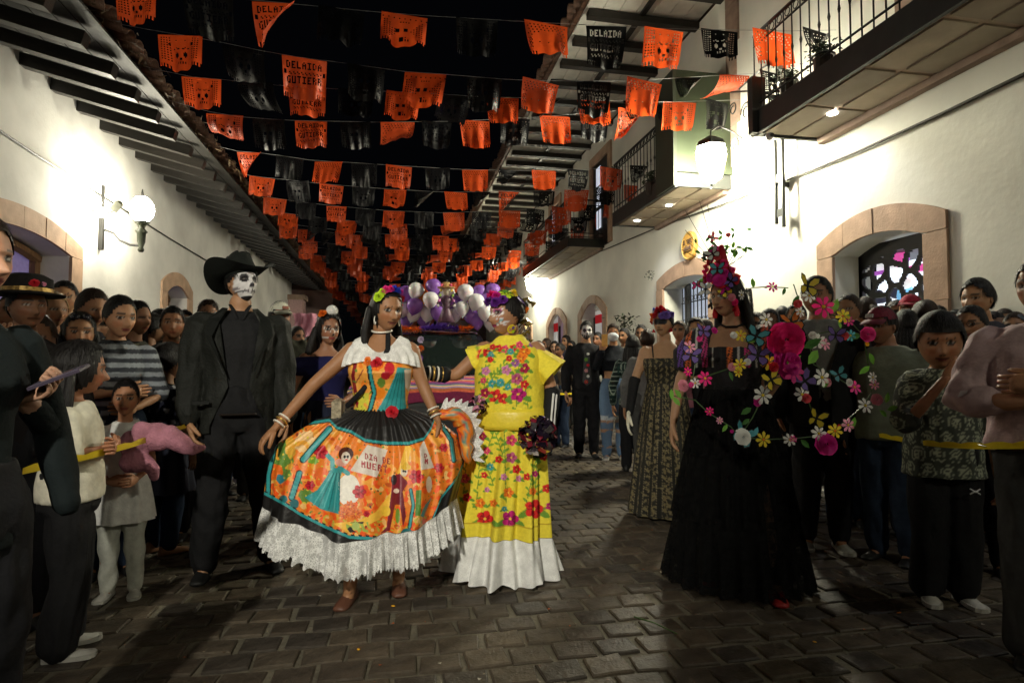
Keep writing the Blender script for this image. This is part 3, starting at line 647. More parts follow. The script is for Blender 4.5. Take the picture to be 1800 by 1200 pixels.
# ------------------------------------------------------------------ cut paper flags
M_or = mat('orange_plastic_paper', (.66,.08,.014), .42, .10, 9, bump=.25, bscale=25, transl=.35, spec=.5)
M_bk = mat('black_plastic_paper', (.005,.005,.006), .42, .2, 9, bump=.4, bscale=22, spec=.2)
FW, FH = .42, .35
def flag_mesh(design, pose, m, seed):
    nx, ny = 34, 28; R = random.Random(seed); H = np.zeros((nx, ny), bool)
    i, j = np.meshgrid(np.arange(nx), np.arange(ny), indexing='ij')
    if design == 0:      # lattice sides, hatted skull
        side = ((i > 1) & (i < 9) | (i > 24) & (i < 32)) & (j > 1) & (j < 22); H |= side & (i % 2 == 0) & (j % 2 == 0)
        H |= (((i-13)/1.6)**2+((j-16)/2.1)**2 < 1) | (((i-20)/1.6)**2+((j-16)/2.1)**2 < 1)
        H |= (abs(i-16.5) < 1.2) & (j > 18) & (j < 21); H |= (j == 22) & (i > 12) & (i < 21) & (i % 2 == 0)
        H |= (abs(((i-16.5)/9)**2+((j-7)/3.4)**2-1) < .13) & (i % 3 > 0)
        H |= (j == 11) & (i > 10) & (i < 24) & (i % 4 > 1)
    elif design == 1:    # lettering
        for t, y0 in (('DELAIDA', 3), ('GUTIERR', 13)):
            for k, ch in enumerate(t):
                for q, b in enumerate(F35[ch]):
                    if b == '1':
                        u = 3+k*4+q % 3; v = y0+(q//3)*(1 if y0 == 3 else 1); H |= (i == u) & (j == v)
                        if y0 == 13: H |= (i == u) & (j == v+0)
        for y0 in (10, 20): H |= ((i+y0) % 3 == 0) & (j == y0) & (i > 3) & (i < 30) | ((i+y0) % 3 == 1) & (j == y0+1) & (i > 3) & (i < 30)
        H |= ((i < 3) & (i > 0) | (i > 30) & (i < 33)) & (j > 8) & (j < 12)
    elif design == 2:    # fan lattice at the top, full skirt below
        H |= ((i+j) % 3 == 0) & (j > 1) & (j < 12-abs(i-17)*.12*0) & (i > 1) & (i < 32) & (((i-17)/13)**2+((j-14)/7)**2 > 1) & (j % 2 == 0)
        H |= ((i-j) % 3 == 0) & (j > 12) & (j < 22) & ((i < 6) | (i > 27)) & (i > 1) & (i < 32)
        H |= (j == 17) & (i % 7 == 3)
    else:                # lattice with crossed bands
        side = (i > 1) & (i < 32) & (j > 5) & (j < 23) & (i % 2 == 0) & (j % 2 == 0)
        side &= (abs((i-8)-(j-5)) > 3) & (abs((26-i)-(j-5)) > 3) & (((i-15)/9)**2+((j-9)/3)**2 > 1); H |= side
        H |= ((j == 3) & (i % 4 == 1)) | (((i-12)/1.6)**2+((j-13)/1.4)**2 < 1) | (((i-18)/1.6)**2+((j-13)/1.4)**2 < 1) | (((i-15)/2)**2+((j-21)/1.2)**2 < 1)
    fr = (j > 24) & (((i < 8) | (i > 25)) & (i % 2 == 1)); H |= fr
    x = np.linspace(-.5, .5, nx+1); y = np.linspace(0, 1, ny+1); X, Yv = np.meshgrid(x, y, indexing='ij')
    sc = 1+.05*np.where(abs(X) < .27, np.cos(X/.27*PI/2), -.6)*(Yv > .8)
    tw = R.uniform(-.07, .07); w = 1-.10*Yv*R.uniform(.3, 1.2)
    PX = (X*w+tw*Yv)*FW; PZ = -Yv*sc*FH; a = R.uniform(0, 6)
    PY = (.035*np.sin(X*R.uniform(5, 10)+a)+.02*np.sin(X*17+a*2))*Yv + R.uniform(-.1,.14)*Yv**2
    if pose == 1:        # blown up towards the string
        q = Yv*R.uniform(1.5, 2.1); PZ = -FH*np.sin(q)*.42+.02*X; PY = FH*(1-np.cos(q))*.7+PY; PZ -= .10*(X+.5)*Yv*R.choice((-1, 1))
    if pose == 2:        # folded corner
        k = np.clip(X+Yv*.8-.35, 0, 1); PX -= k*.30; PY -= k*.12; PZ += k*.12
    V = np.stack([PX, PY, PZ], -1).reshape(-1, 3); s_ = ny+1
    Fc = [(a_*s_+b, a_*s_+b+1, (a_+1)*s_+b+1, (a_+1)*s_+b) for a_ in range(nx) for b in range(ny) if not H[a_, b]]
    return mkmesh('paper_flag', V, Fc, m, True)
FO = [[flag_mesh(d, p, M_or, d*10+p*3+q) for q in range(2 if p == 0 else 1)] for d in range(4) for p in (0,)]
FOx = [flag_mesh(2, 1, M_or, 50), flag_mesh(0, 1, M_or, 51), flag_mesh(1, 2, M_or, 52), flag_mesh(3, 2, M_or, 57)]
FB = [flag_mesh(d, p, M_bk, 80+d*4+p) for d, p in ((0,0),(1,0),(2,0),(3,0),(0,1),(3,2))]
ORD = ['first','second','third','fourth','fifth','sixth','seventh','eighth','ninth','tenth','eleventh','twelfth','thirteenth','fourteenth','fifteenth','sixteenth','seventeenth','eighteenth','nineteenth','twentieth','twenty-first','twenty-second','twenty-third','twenty-fourth','twenty-fifth','twenty-sixth']+['twenty-'+q for q in ('seventh','eighth','ninth')]+['thirtieth','thirty-first','thirty-second','thirty-third','thirty-fourth','thirty-fifth','thirty-sixth','thirty-seventh','thirty-eighth','thirty-ninth','fortieth']
M_str = mat('string_white', (.30,.30,.30), .5)
# rows: street distance, string through photo points, orange flags (x pixel of left edge, width px, design, pose)
ROWS = [
 (5.70, [(-200,-110),(195,-28),(440,0),(700,25),(950,40),(1170,51),(1390,55),(1600,50)], [(195,82,0,0),(440,88,1,2),(670,82,3,0),(920,80,2,0),(1132,72,0,0),(1322,73,2,0)]),
 (6.75, [(-120,-20),(275,55),(357,68),(496,97),(575,107),(712,126),(785,131),(917,142),(1100,143),(1260,133),(1400,126)], [(275,82,0,0),(496,79,1,0),(712,73,3,0),(917,68,2,0),(1100,66,2,0),(1262,58,2,1)]),
 (7.35, [(40,60),(320,134),(390,140),(508,152),(680,161),(740,163),(855,171),(912,172),(1070,177),(1165,180),(1300,176)], [(320,70,0,0),(508,66,1,0),(680,60,3,0),(855,57,2,0),(1015,55,2,0),(1165,58,0,0)]),
 (8.2, [(100,120),(365,196),(430,207),(520,212),(670,215),(808,213),(948,206),(1083,195),(1250,178)], [(365,65,0,1),(520,57,1,0),(670,60,2,1),(808,53,2,0),(948,54,2,0),(1083,57,0,2)]),
 (9.95, [(240,222),(418,266),(470,270),(555,283),(605,285),(680,290),(813,298),(934,300),(1052,297),(1200,285)], [(418,52,1,1),(555,50,2,0),(680,46,1,0),(813,45,2,0),(934,43,2,0),(1052,43,0,0)]),
 (11.3, [(300,282),(443,310),(487,314),(565,323),(677,332),(782,338),(877,337),(992,335),(1095,328),(1190,318)], [(443,44,0,0),(565,42,1,0),(677,40,3,0),(782,40,2,0),(877,42,2,2),(992,41,2,0),(1095,34,0,0)]),
 (12.8, [(340,318),(468,346),(508,352),(577,361),(677,370),(780,374),(877,371),(968,366),(1060,358),(1130,350)], [(468,40,0,0),(577,36,1,0),(677,37,3,0),(780,37,2,0),(877,37,2,0),(968,36,0,0),(1060,33,0,0)]),
]
ref = None; nflag = 0; far = MB(); farb = MB(); RF = random.Random(21)
def curve_at(pts, x):
    xs_ = [p.x for p in pts]; zs = [p.z for p in pts]; return float(np.interp(x, xs_, zs))
def put_flag(me, x, Y, z, lab, grp, s=1.0, rz=0):
    o = link('paper_flag', me, None, (x, Y, z-.004), (RF.uniform(-.22,.22), RF.uniform(-.06,.06), RF.uniform(-.25,.25)+rz), (s, s, s*RF.uniform(.92,1.05)))
    tag(o, lab, 'paper flag', grp)
r = 0; rows = []
for (Y, pts, fl) in ROWS:
    W_ = [onY(a, b, Y) for a, b in pts]; ox = []
    for (px, w, d, p) in fl:
        c = onY(px+w/2, 100, Y); c0 = onY(px, 100, Y); c1 = onY(px+w, 100, Y); ox.append((c.x, abs(c1.x-c0.x)/FW, d, p))
    rows.append((Y, W_, ox)); ref = (W_, ox, Y)
base = [(p.x, p.z) for p in ref[0]]; bx = [o[0] for o in ref[1]]
bx = [max(b, -2.62) for b in bx]
Y = 12.8; k = 0
while Y < 46:
    Y += 1.0 if Y < 24 else 1.4; dz = RF.uniform(-.07,.07)-min(.0, 0)+.0; k += 1
    W_ = [Vector((x, Y, z+dz+.01*(Y-12.8)*0)) for x, z in base]; sh_ = RF.uniform(-.2,.2)
    rows.append((Y, W_, [(x+sh_+RF.uniform(-.07,.07), 1.0, RF.randrange(4), 1 if RF.random() < .1 else 0) for x in bx]))
for ri, (Y, W_, ox) in enumerate(rows):
    xsn = np.linspace(W_[0].x, W_[-1].x, 26); P = [(x, Y, float(np.interp(x, [p.x for p in W_], [p.z for p in W_]))) for x in xsn]
    mb = MB(); mb.tube(P, .0028 if ri < 12 else .004, 4)
    od = ORD[ri] if ri < len(ORD) else None
    st_ = mb.build('flag_string', M_str)
    tag(st_, 'thin string of paper flags across the street, %s from the camera' % (od or ('number %d' % (ri+1))), 'string', 'strings of paper flags')
    black = []
    oxs = sorted(ox); mids = [(a[0]+b[0])/2 for a, b in zip(oxs[:-1], oxs[1:])]+[oxs[-1][0]+.55]
    if ri < 7: mids = [oxs[0][0]-.6]+mids
    for qi, (x, s, d, p) in enumerate(oxs):
        z = float(np.interp(x, [q.x for q in W_], [q.z for q in W_])); me = FO[d][RF.randrange(2)] if p == 0 else (FOx[[1,2,0,0][d]] if p == 1 else FOx[2 if d != 3 else 3])
        if nflag < 290 and ri < 25:
            put_flag(me, x, Y, z, 'orange cut paper flag, %s orange one from the left on the %s string' % (ORD[qi], od), 'orange papel picado flags', s if ri < 7 else 1.02); nflag += 1
        else: far.add([(x-.2,Y,z),(x+.2,Y,z),(x+.2,Y+.03,z-.33),(x-.2,Y+.03,z-.33)], [(0,1,2,3)])
    mids = [q for q in mids if q > -2.5]
    for qi, x in enumerate(mids):
        z = float(np.interp(x, [q.x for q in W_], [q.z for q in W_]))
        if nflag < 290 and ri < 25:
            put_flag(FB[RF.randrange(6)], x, Y, z, 'black cut paper flag, %s black one from the left on the %s string' % (ORD[qi], od), 'black papel picado flags', 1.0); nflag += 1
        else: farb.add([(x-.2,Y,z),(x+.2,Y,z),(x+.2,Y+.03,z-.33),(x-.2,Y+.03,z-.33)], [(0,1,2,3)])
for m_, mm, nm, col in ((far, M_or, 'far_orange_flags', 'orange'), (farb, M_bk, 'far_black_flags', 'black')):
    for k in range(0): pass
    tag(m_.build(nm, mm), 'mass of distant %s paper flags at the end of the street' % col, 'paper flags', kind='stuff')
# ------------------------------------------------------------------ decorated car
def sweep_profile(mb, prof, xs_, mi=0):
    """prof: list of (y,z); xs_: half width per point"""
    n = len(prof); V = [(-xs_[i], prof[i][0], prof[i][1]) for i in range(n)]+[(xs_[i], prof[i][0], prof[i][1]) for i in range(n)]
    mb.add(V, [(i, (i+1) % n, n+(i+1) % n, n+i) for i in range(n)]+[tuple(range(n)), tuple(reversed(range(n, 2*n)))], None, mi)
M_car = mat('car_paint_black', (.012,.012,.016), .18, .05, 3, spec=.6, coat=.6)
M_wind = mat('windscreen', (.012,.018,.016), .05, .05, 3, spec=.8)
M_chrome = mat('chrome', (.6,.6,.62), .18, .05, metal=1)
cc_ = pf(765, 700, 7.1); car = empty('pickup_truck', (cc_.x, cc_.y, 0), rad(-1), 'dark pickup truck at centre draped with a striped blanket, balloons on its roof', 'truck')
mb = MB(); prof = [(-.45,.42),(-.50,.62),(-.46,.88),(-.30,.98),(.75,1.06),(.85,1.0),(.9,.5),(.6,.35)]
sweep_profile(mb, prof, [.86,.9,.9,.86,.84,.9,.92,.9]); mb.build('bonnet', M_car, car)
mb = MB(); prof = [(.8,.35),(.8,1.06),(1.45,1.66),(1.75,1.74),(3.0,1.74),(3.2,1.1),(5.3,1.05),(5.35,.45)]
sweep_profile(mb, prof, [.93,.92,.72,.68,.68,.9,.93,.93]); mb.build('cab', M_car, car)
mb = MB(); mb.add([(-.80,.83,1.10),(.80,.83,1.10),(.64,1.415,1.655),(-.64,1.415,1.655),(-.80,.815,1.11),(.80,.815,1.11),(.64,1.40,1.665),(-.64,1.40,1.665)], [(4,5,6,7),(0,4,7,3),(1,2,6,5)]); mb.build('windscreen', M_wind, car)
mb = MB(); mb.tube([(-.66,1.44,1.69),(0,1.40,1.72),(.66,1.44,1.69)], .018, 6); mb.build('roof_trim', M_chrome, car)
mb = MB(); mb.bbox((-.62,-.52,.55), (.62,-.47,.84)); mb.build('grille', M_iron, car)
for z in (.6,.68,.76): mb = MB(); mb.bbox((-.58,-.54,z), (.58,-.525,z+.025)); mb.build('grille_bar', M_ironD, car)
mb = MB(); mb.cbox((0,-.56,.47), (1.84,.2,.2), .03); mb.build('bumper', mat('bumper_dark', (.03,.03,.035), .4), car)
for s in (-1, 1):
    mb = MB(); mb.ball((s*.74,-.49,.72), (.13,.05,.09), 12, 8); mb.build('headlight', mat('headlight_glass', (.25,.25,.27), .1, spec=.8), car, True)
    mb = MB(); mb.cbox((s*1.03,.95,1.2), (.2,.1,.16), .02); mb.build('mirror', M_car, car)
    for y in (.15, 4.2):
        w_ = MB(); w_.tube([(s*.80,y,.36),(s*.98,y,.36)], .36, 20, cap=False); w_.capends(20); wh = w_.build('wheel', mat('tyre', (.015,.015,.015), .8), car)
        w_ = MB(); w_.disc((s*.985,y,.36), .2, (s,0,0), 16, .02); w_.build('rim', M_chrome, wh)
# blanket draped on the bonnet
U, Vv = np.meshgrid(np.linspace(-.97,.97,120), np.linspace(0,1,110), indexing='ij'); u = U.ravel(); v = Vv.ravel()
yy = np.interp(v, [0,.62,.72,1], [.70,-.36,-.50,-.56]); zz = np.interp(v, [0,.62,.72,1], [1.075,1.0,.96,.80]) - .10*np.clip(abs(u)-.75, 0, 1)**1.2*3+.008*np.sin(u*19+v*5)*v
pt = Paint(u*100, v*100, (.35,.03,.12)); st_c = [(.22,.02,.09),(.5,.16,.05),(.08,.06,.28),(.6,.05,.08),(.25,.06,.30),(.78,.45,.12),(.5,.03,.2),(.04,.22,.30),(.7,.12,.06)]
for k in range(30): pt.m((v*30 >= k) & (v*30 < k+1), st_c[(k*7) % 9])
pt.m((v > .80), (.17,.008,.05)); pt.m((v > .69) & (v < .73), (.25,.2,.4))
Fc = [(i*110+j, i*110+j+1, (i+1)*110+j+1, (i+1)*110+j) for i in range(119) for j in range(109)]
bl = link('striped_blanket', mkmesh('striped_blanket', np.stack([u, yy, zz], 1), Fc, mat('serape', rough=.85, var=.2, scale=40, bump=.4, attr='col', bscale=120), True, pt.C))
bl.location = (cc_.x, cc_.y, .012); bl.rotation_euler = (0,0,rad(-1)); tag(bl, 'striped colourful serape blanket spread over the truck bonnet', 'blanket')
R = random.Random(4)
def carp(x, y, z): return Vector((cc_.x+x, cc_.y+y, z))
mb = MB()
for k in range(230):
    x = R.uniform(-.9,.9); v_ = R.uniform(0,.66); y = np.interp(v_, [0,.62,.72], [.70,-.36,-.50]); z = np.interp(v_, [0,.62,.72], [1.09,1.02,.98])+.01; a = R.random()*3
    mb.add([np.array(carp(x, y, z))+np.array([math.cos(a+q)*.014, math.sin(a+q)*.014, .004*R.random()+.006]) for q in (0, 2.1, 4.2)], [(0,1,2)])
tag(mb.build('confetti', mat('confetti_white', (.8,.78,.7), .4)), 'scattered white confetti on the striped blanket', 'confetti', kind='stuff')
for k, (x, y, c, lab) in enumerate(((-.05,.45,(.75,.75,.6),'small white toy figure on the blanket near the windscreen'),(.28,.1,(.05,.05,.05),'black and white sugar skull toy on the blanket'),(-.2,.0,(.8,.7,.1),'yellow trinket on the blanket, left of the sugar skull'),(.05,-.2,(.6,.2,.7),'violet trinket at the front of the blanket'))):
    mb = MB(); mb.loft([(0,0,0,.035,.03),(0,0,.04,.045,.035),(0,0,.06,.02,.02)], 8); mb.ball((0,0,.085), .032, 9, 6); mb.ball((.05,0,.03), (.03,.014,.014), 6, 5); mb.ball((-.05,0,.03), (.03,.014,.014), 6, 5)
    o = mb.build('toy_figure', mat('toy%d' % k, c, .4), None, True, loc=carp(x, y, 1.04+y*.06)); tag(o, lab, 'toy')
# marigold garlands along the roof edge, flower hanging on the windscreen
def garland(name, x0, x1, y, z, col, label):
    mb = MB(); R = random.Random(int(abs(x0)*100))
    for k in range(int((x1-x0)/.0018)):
        x = R.uniform(x0, x1); d = nrm([R.gauss(0,.5), R.gauss(0,1), R.gauss(0,1)]); c = np.array([x, y, z+.015*math.sin(x*9)])+d*.02; s_ = nrm(np.cross(d, (1,.2,R.random())))*.013
        mb.add([c-s_, c+s_, c+d*.045], [(0,1,2)])
    mb.tube([(x0,y,z),(x1,y,z)], .02, 6)
    o = mb.build(name, mat('garland_'+label.split()[0], col, .6, .25, 20), None, loc=(cc_.x, cc_.y, 0)); tag(o, label, 'garland')
garland('marigold_garland', -.62, -.12, 1.36, 1.74, (.75,.16,.01), 'orange marigold garland on the truck roof edge')
garland('tinsel_garland', -.12, .42, 1.36, 1.76, (.10,.03,.38), 'purple tinsel garland on the truck roof edge')
garland('marigold_tuft', .42, .60, 1.36, 1.77, (.85,.17,.01), 'bright orange marigold tuft near the right roof corner')
for k, (x, z, c) in enumerate(((-.13,1.45,(.7,.15,.02)),(-.15,1.32,(.25,.08,.4)),(-.12,1.58,(.6,.5,.7)))):
    mb = MB()
    for q in range(26):
        d = nrm([RF.gauss(0,1), -abs(RF.gauss(0,.6)), RF.gauss(0,1)]); c0 = d*.045; s_ = nrm(np.cross(d,(0,1,.3)))*.014; mb.add([(0,0,0)-s_*0, c0+s_, c0*1.15, c0-s_], [(0,1,2,3)])
    y_ = .80+(z-1.10)*1.05
    tag(mb.build('paper_flower', mat('wflower%d' % k, c, .6), None, loc=carp(x, y_-.03, z)), ['orange','purple','pale violet'][k]+' paper flower fixed on the windscreen', 'flower')
# balloons
mw = mat('balloon_white', (.86,.86,.88), .22, .03, 3, spec=.5, sss=.1, coat=.3); mp_ = mat('balloon_purple', (.27,.12,.50), .22, .05, 3, spec=.5, coat=.3); mo = mat('balloon_orange', (.7,.25,.03), .25, .05, 3)
bm = MB(); bm.loft([(0,0,-.168,.010,.010),(0,0,-.155,.004,.004),(0,0,-.14,.03,.03),(0,0,-.11,.068,.068),(0,0,-.06,.108,.108),(0,0,0,.132,.132),(0,0,.05,.13,.13),(0,0,.09,.108,.108),(0,0,.12,.075,.075),(0,0,.135,.035,.035)], 22); 
BMs = {c: bm.mesh('balloon', m_, True) for c, m_ in (('white', mw), ('purple', mp_), ('orange', mo))}
BL = [(731,511,'white',0),(762,504,'purple',0),(757,527,'white',-.1),(729,538,'purple',0),(742,523,'orange',.1),(713,516,'purple',.1),(706,545,'white',.1),(727,553,'white',.12),(752,552,'white',.1),(770,550,'purple',0),(795,530,'purple',.15),(809,535,'purple',.2),(818,514,'white',0),(812,543,'white',-.05),(837,531,'white',-.05),(843,514,'purple',.1),(856,520,'purple',.12),(829,557,'purple',.12),(853,550,'white',-.05),(800,553,'white',.15),(866,512,'purple',.1),(868,535,'white',.12),(838,565,'purple',.1),(863,566,'white',.1),(787,517,'white',.15),(775,528,'purple',.2),(700,530,'purple',.15),(745,562,'purple',.2),(780,562,'purple',.2),(715,563,'purple',.22)]
for k, (px, py, c, dy) in enumerate(BL):
    p = pf(px, py, 8.6+dy); s_ = .86*RF.uniform(.92,1.06)
    side = 'left of the catrina figure' if px < 783 else 'right of the catrina figure'
    near_ = sorted([b for b in BL if b is not BL[k]], key=lambda b: (b[0]-px)**2+(b[1]-py)**2)[0]
    row_ = 'top' if py < 522 else ('middle' if py < 546 else 'bottom')
    same = sorted([b[0] for b in BL if b[2] == c and (('top' if b[1] < 522 else ('middle' if b[1] < 546 else 'bottom')) == row_)])
    o = link('balloon', BMs[c], None, p, (RF.uniform(-.4,.4), RF.uniform(-.4,.4), 0), (s_, s_, s_))
    tag(o, '%s balloon %s, %s from left in the %s row' % (c, side, ORD[same.index(px)], row_), 'balloon', 'balloons on the truck roof')
# wire arch holding the balloons and the catrina figure
mb = MB(); a_ = pf(703, 560, 8.8); b_ = pf(870, 560, 8.8); mb.tube([a_+(b_-a_)*t+Vector((0,0,.28*math.sin(PI*t))) for t in np.linspace(0,1,12)], .012, 5); mb.tube([a_, (a_.x, a_.y, 1.7)], .01, 5); mb.tube([b_, (b_.x, b_.y, 1.7)], .01, 5)
tag(mb.build('balloon_arch', M_iron), 'thin wire arch carrying the balloons over the truck roof', 'arch')
p = pf(784, 566, 8.1); e = empty('catrina_figure', p, 0, 'small decorated skeleton lady figure standing before the balloons', 'figurine')
mg = mat('figure_gold', (.5,.3,.12), .4, .5, 60); md = mat('figure_dark', (.10,.05,.08), .5, .5, 60)
mb = MB(); mb.loft([(0,0,0,.12,.10),(0,0,.12,.07,.06),(0,0,.22,.045,.04),(0,0,.30,.075,.045),(0,0,.36,.03,.03)], 14); mb.build('dress', md, e, True)
mb = MB(); mb.ball((0,0,.42), (.05,.045,.06), 12, 9); mb.build('skull_head', mat('bone', (.7,.65,.5), .6), e, True)
mb = MB(); mb.loft([(0,0,.46,.12,.1),(0,0,.475,.125,.1),(0,0,.48,.06,.05),(0,0,.54,.05,.045)], 16); mb.build('hat', mg, e, True)
for s in (-1, 1): mb = MB(); mb.tube([(s*.07,0,.33),(s*.12,-.02,.25),(s*.04,-.06,.2)], [.018,.014,.01], 6); mb.build('arm', md, e, True)
for s in (-1, 1): 
    for q in range(5): mb = MB(); mb.ball((s*(.06+.012*q), -.03, .5+.0*q-.07*q), .022, 7, 5); mb.build('flower', mat('fl%d' % q, [(.7,.1,.2),(.8,.6,.1),(.3,.5,.1),(.6,.2,.5),(.8,.8,.75)][q], .6), e)
# ------------------------------------------------------------------ people
M_skin = mat('skin', rough=.5, var=.05, scale=60, bump=.12, bscale=160, attr='col', spec=.32, sss=.06)
M_hair = mat('hair_black', (.008,.0065,.006), .55, .4, 60, bump=.6, bscale=180, stretch=(1,1,.15), spec=.28)
M_hairb = mat('hair_brown', (.028,.015,.009), .55, .4, 60, bump=.6, bscale=180, stretch=(1,1,.15), spec=.28)
M_hairl = mat('hair_blond', (.28,.17,.06), .45, .4, 60, bump=.5, bscale=180, stretch=(1,1,.15))
HM = {'k': M_hair, 'b': M_hairb, 'l': M_hairl}
def G(a, s): return np.exp(-(a/s)**2)
HV = [1, 1, 1, 0]      # width, nose, jaw, cheek of the head being built
def head_pos(d):
    x0, y0, z0 = d[:,0], d[:,1], d[:,2]
    t = np.clip(-z0, 0, 1); fr = np.clip(-y0, 0, 1); bk = np.clip(y0, 0, 1)
    x = x0*.665*HV[0]*(1-.32*HV[2]*t**1.7); x *= 1-.10*fr**2
    y = np.where(y0 < 0, -.80*np.sign(-y0)*abs(y0)**.86, .92*y0*(1-.55*np.clip(t*1.5, 0, 1)**1.2))
    z = z0*1.0
    y = y + np.where(y0 < 0, -.07*t*fr*1.6, 0)
    f = (y0 < -.1)
    n = np.where(z > -.36, np.clip((.06-z)/.38, 0, 1)**1.1, np.clip(1-(-.36-z)/.09, 0, 1))
    y -= f*.29*HV[1]*G(x, .075+.045*n*HV[1])*n
    y += f*.14*G(abs(x)-.26, .14)*G(z-.02, .09)
    y -= f*.055*G(z-.18, .075)*G(x, .42)
    y -= f*.07*G(x, .20)*G(z+.55, .085); y += f*.04*G(x, .2)*G(z+.555, .02)
    y -= f*.07*G(x, .20)*G(z+.84, .12); y += f*.035*G(x, .3)*G(z+.69, .05)
    y -= f*(.03+HV[3])*G(abs(x)-.36, .14)*G(z+.22, .14)
    return np.stack([x, y, z], 1)
def sph(n, m, c=0):
    th = np.arange(n)*2*PI/n; 
    if c: th = th - c*np.sin(th)        # crowd columns toward the face (theta=0 is the face)
    ph = np.linspace(-PI/2+.06, PI/2-.06, m); T, Pp = np.meshgrid(th, ph)
    d = np.stack([np.cos(Pp)*np.sin(T), -np.cos(Pp)*np.cos(T), np.sin(Pp)], -1).reshape(-1, 3)
    Fc = [(i*n+j, i*n+(j+1) % n, (i+1)*n+(j+1) % n, (i+1)*n+j) for i in range(m-1) for j in range(n)]
    return d, Fc
def face_paint(P, front, skin, kind, sex, seed=0):
    skin = np.array(skin, float); pt = Paint(P[:,0], P[:,2], skin); X, Z = pt.X, pt.Y; ax = abs(X); f = front
    pt.C *= (1+.05*np.sin(X*9+seed)*np.sin(Z*7))[:, None]
    pt.m(f & ((ax-.36)**2+(Z+.30)**2 < .03), skin*np.array([1.08,.93,.9]))
    dark = (.012,.008,.006)
    def brow(c=dark, w=.035): pt.m(f & (ax > .10) & (ax < .44) & (abs(Z-(.19+.05*np.sin((ax-.1)*9))) < w*1.25), c)
    def eyes(line=.022):
        e = ((ax-.27)/(.13+line))**2+((Z-.032)/(.055+line))**2 < 1; pt.m(f & e, (.02,.013,.01) if line > .03 else skin*.3)
        pt.m(f & (((ax-.27)/.115)**2+((Z-.025)/.046)**2 < 1), (.36,.32,.29)); pt.m(f & ((ax-.27)**2+(Z-.03)**2 < .048**2), (.012,.007,.004))
    def lips(c): pt.m(f & ((X/.23)**2+((Z+.555)/.07)**2 < 1), c); pt.m(f & (ax < .22) & (abs(Z+.553) < .013), tuple(np.array(c)*.35))
    if kind in ('skull', 'skullman'):
        w = (.62,.60,.60); pt.m(f & (((X)/.60)**2+((Z+.15)/(.95))**2 < 1) & (P[:,1] < -.18), w)
        pt.C[f] *= (1-.12*np.clip(np.sin(X*23)*np.sin(Z*19), 0, 1))[f][:, None]
        pt.m(f & (((ax-.28)/.19)**2+((Z-.06)/.21)**2 < 1), (.012,.010,.012))
        pt.m(f & (abs(X) < .13*np.clip((-.12-Z)/.2, 0, 1)) & (Z > -.40), (.02,.016,.02))
        pt.m(f & (ax > .10) & (ax < .60) & (abs(Z+.555) < .018), (.03,.025,.03))
        pt.m(f & (ax < .30) & (abs(Z+.555) < .11) & (np.sin(X*38) > .55), (.12,.10,.11))
        pt.m(f & (Z < -.78) & (ax < .26), (.02,.018,.02)); pt.m(f & (ax > .42) & (abs(Z+.42) < .09*(ax-.35)*4), (.20,.18,.19))
        if kind == 'skullman': pt.m(f & (Z < -.45), (.05,.04,.035)); pt.m(f & (Z < -.45) & (Z > -.65) & (np.sin(X*30) > .3) & (ax < .4), (.45,.43,.42))
        pt.m(f & ((ax-.27)**2+(Z-.05)**2 < .0025), (.12,.10,.09))
    elif kind == 'catrina':
        brow(); pt.m(f & (((ax-.27)/.21)**2+((Z-.09)/.17)**2 < 1), (.48,.14,.26)); pt.m(f & (((ax-.27)/.17)**2+((Z-.05)/.11)**2 < 1), (.05,.02,.06)); eyes(.03)
        for a in range(12):
            t = a*PI/6; pt.m(f & ((ax-.27-.23*math.cos(t))**2+(Z-.07-.19*math.sin(t))**2 < .0013), (.75,.72,.70))
        for (a, b) in ((.45,-.25),(.38,-.38),(.5,-.4),(.3,-.27),(.42,-.52),(.08,.45),(.2,.5)): pt.m(f & ((ax-a)**2+(Z-b)**2 < .0022), (.7,.68,.72))
        pt.m(f & (abs(X) < .06) & (Z < -.2) & (Z > -.4), (.03,.02,.03)); pt.line([(.2,-.5),(.48,-.3)], .04, (.1,.35,.4)); lips((.35,.02,.12))
        pt.m(f & (ax > .2) & (ax < .42) & (abs(Z+.56+(ax-.2)*-.4) < .02), (.7,.68,.66))
    elif kind == 'halfskull':
        pt.m(f & (((ax-.26)/.22)**2+((Z-.05)/.24)**2 < 1) & ~(((ax-.26)/.19)**2+((Z-.05)/.21)**2 < 1), (.6,.58,.55)); brow(); eyes(.05); lips((.3,.05,.05)); pt.m(f & (abs(X) < .07) & (Z < -.22) & (Z > -.42), (.03,.02,.02)); pt.m(f & (ax > .2) & (ax < .5) & (abs(Z+.55) < .02), (.6,.6,.58))
    else:
        brow(w=.032 if sex == 'm' else .022); eyes(.022 if sex == 'm' else .032); lips(skin*np.array([.75,.45,.45]) if sex == 'm' else (.22,.05,.045))
        pt.m(f & (abs(abs(X)-.06) < .022) & (abs(Z+.40) < .018), skin*.25)
        if kind == 'moustache': pt.m(f & (ax < .26) & (abs(Z+.47) < .035), (.06,.05,.045))
        if kind == 'mask': pt.m(f & (ax < .62) & (((ax/.50)**4+((Z-.04)/.20)**4) < 1), (.008,.008,.009))
    return pt.C
def add_head(mb, c, h, R, skin, kind=None, sex='m', n=30, m=26, seed=0, ears=True):
    d, Fc = sph(n, m, .45); P = head_pos(d); C = face_paint(P, d[:,1] < -.02, skin, kind, sex, seed)
    V = (P*(h/2)) @ R.T + c
    a = mb.n; mb.add(V, Fc+[tuple(reversed(range(n))), tuple(range((m-1)*n, m*n))], None); mb.c[-1] = C
    if ears:
        for s in (-1, 1): mb.ball(np.array(c)+R @ np.array([s*.65*h/2, .06*h/2, -.10*h/2]), (.05*h/2, .11*h/2, .17*h/2), 8, 6, np.array(skin)*.95, R=R)
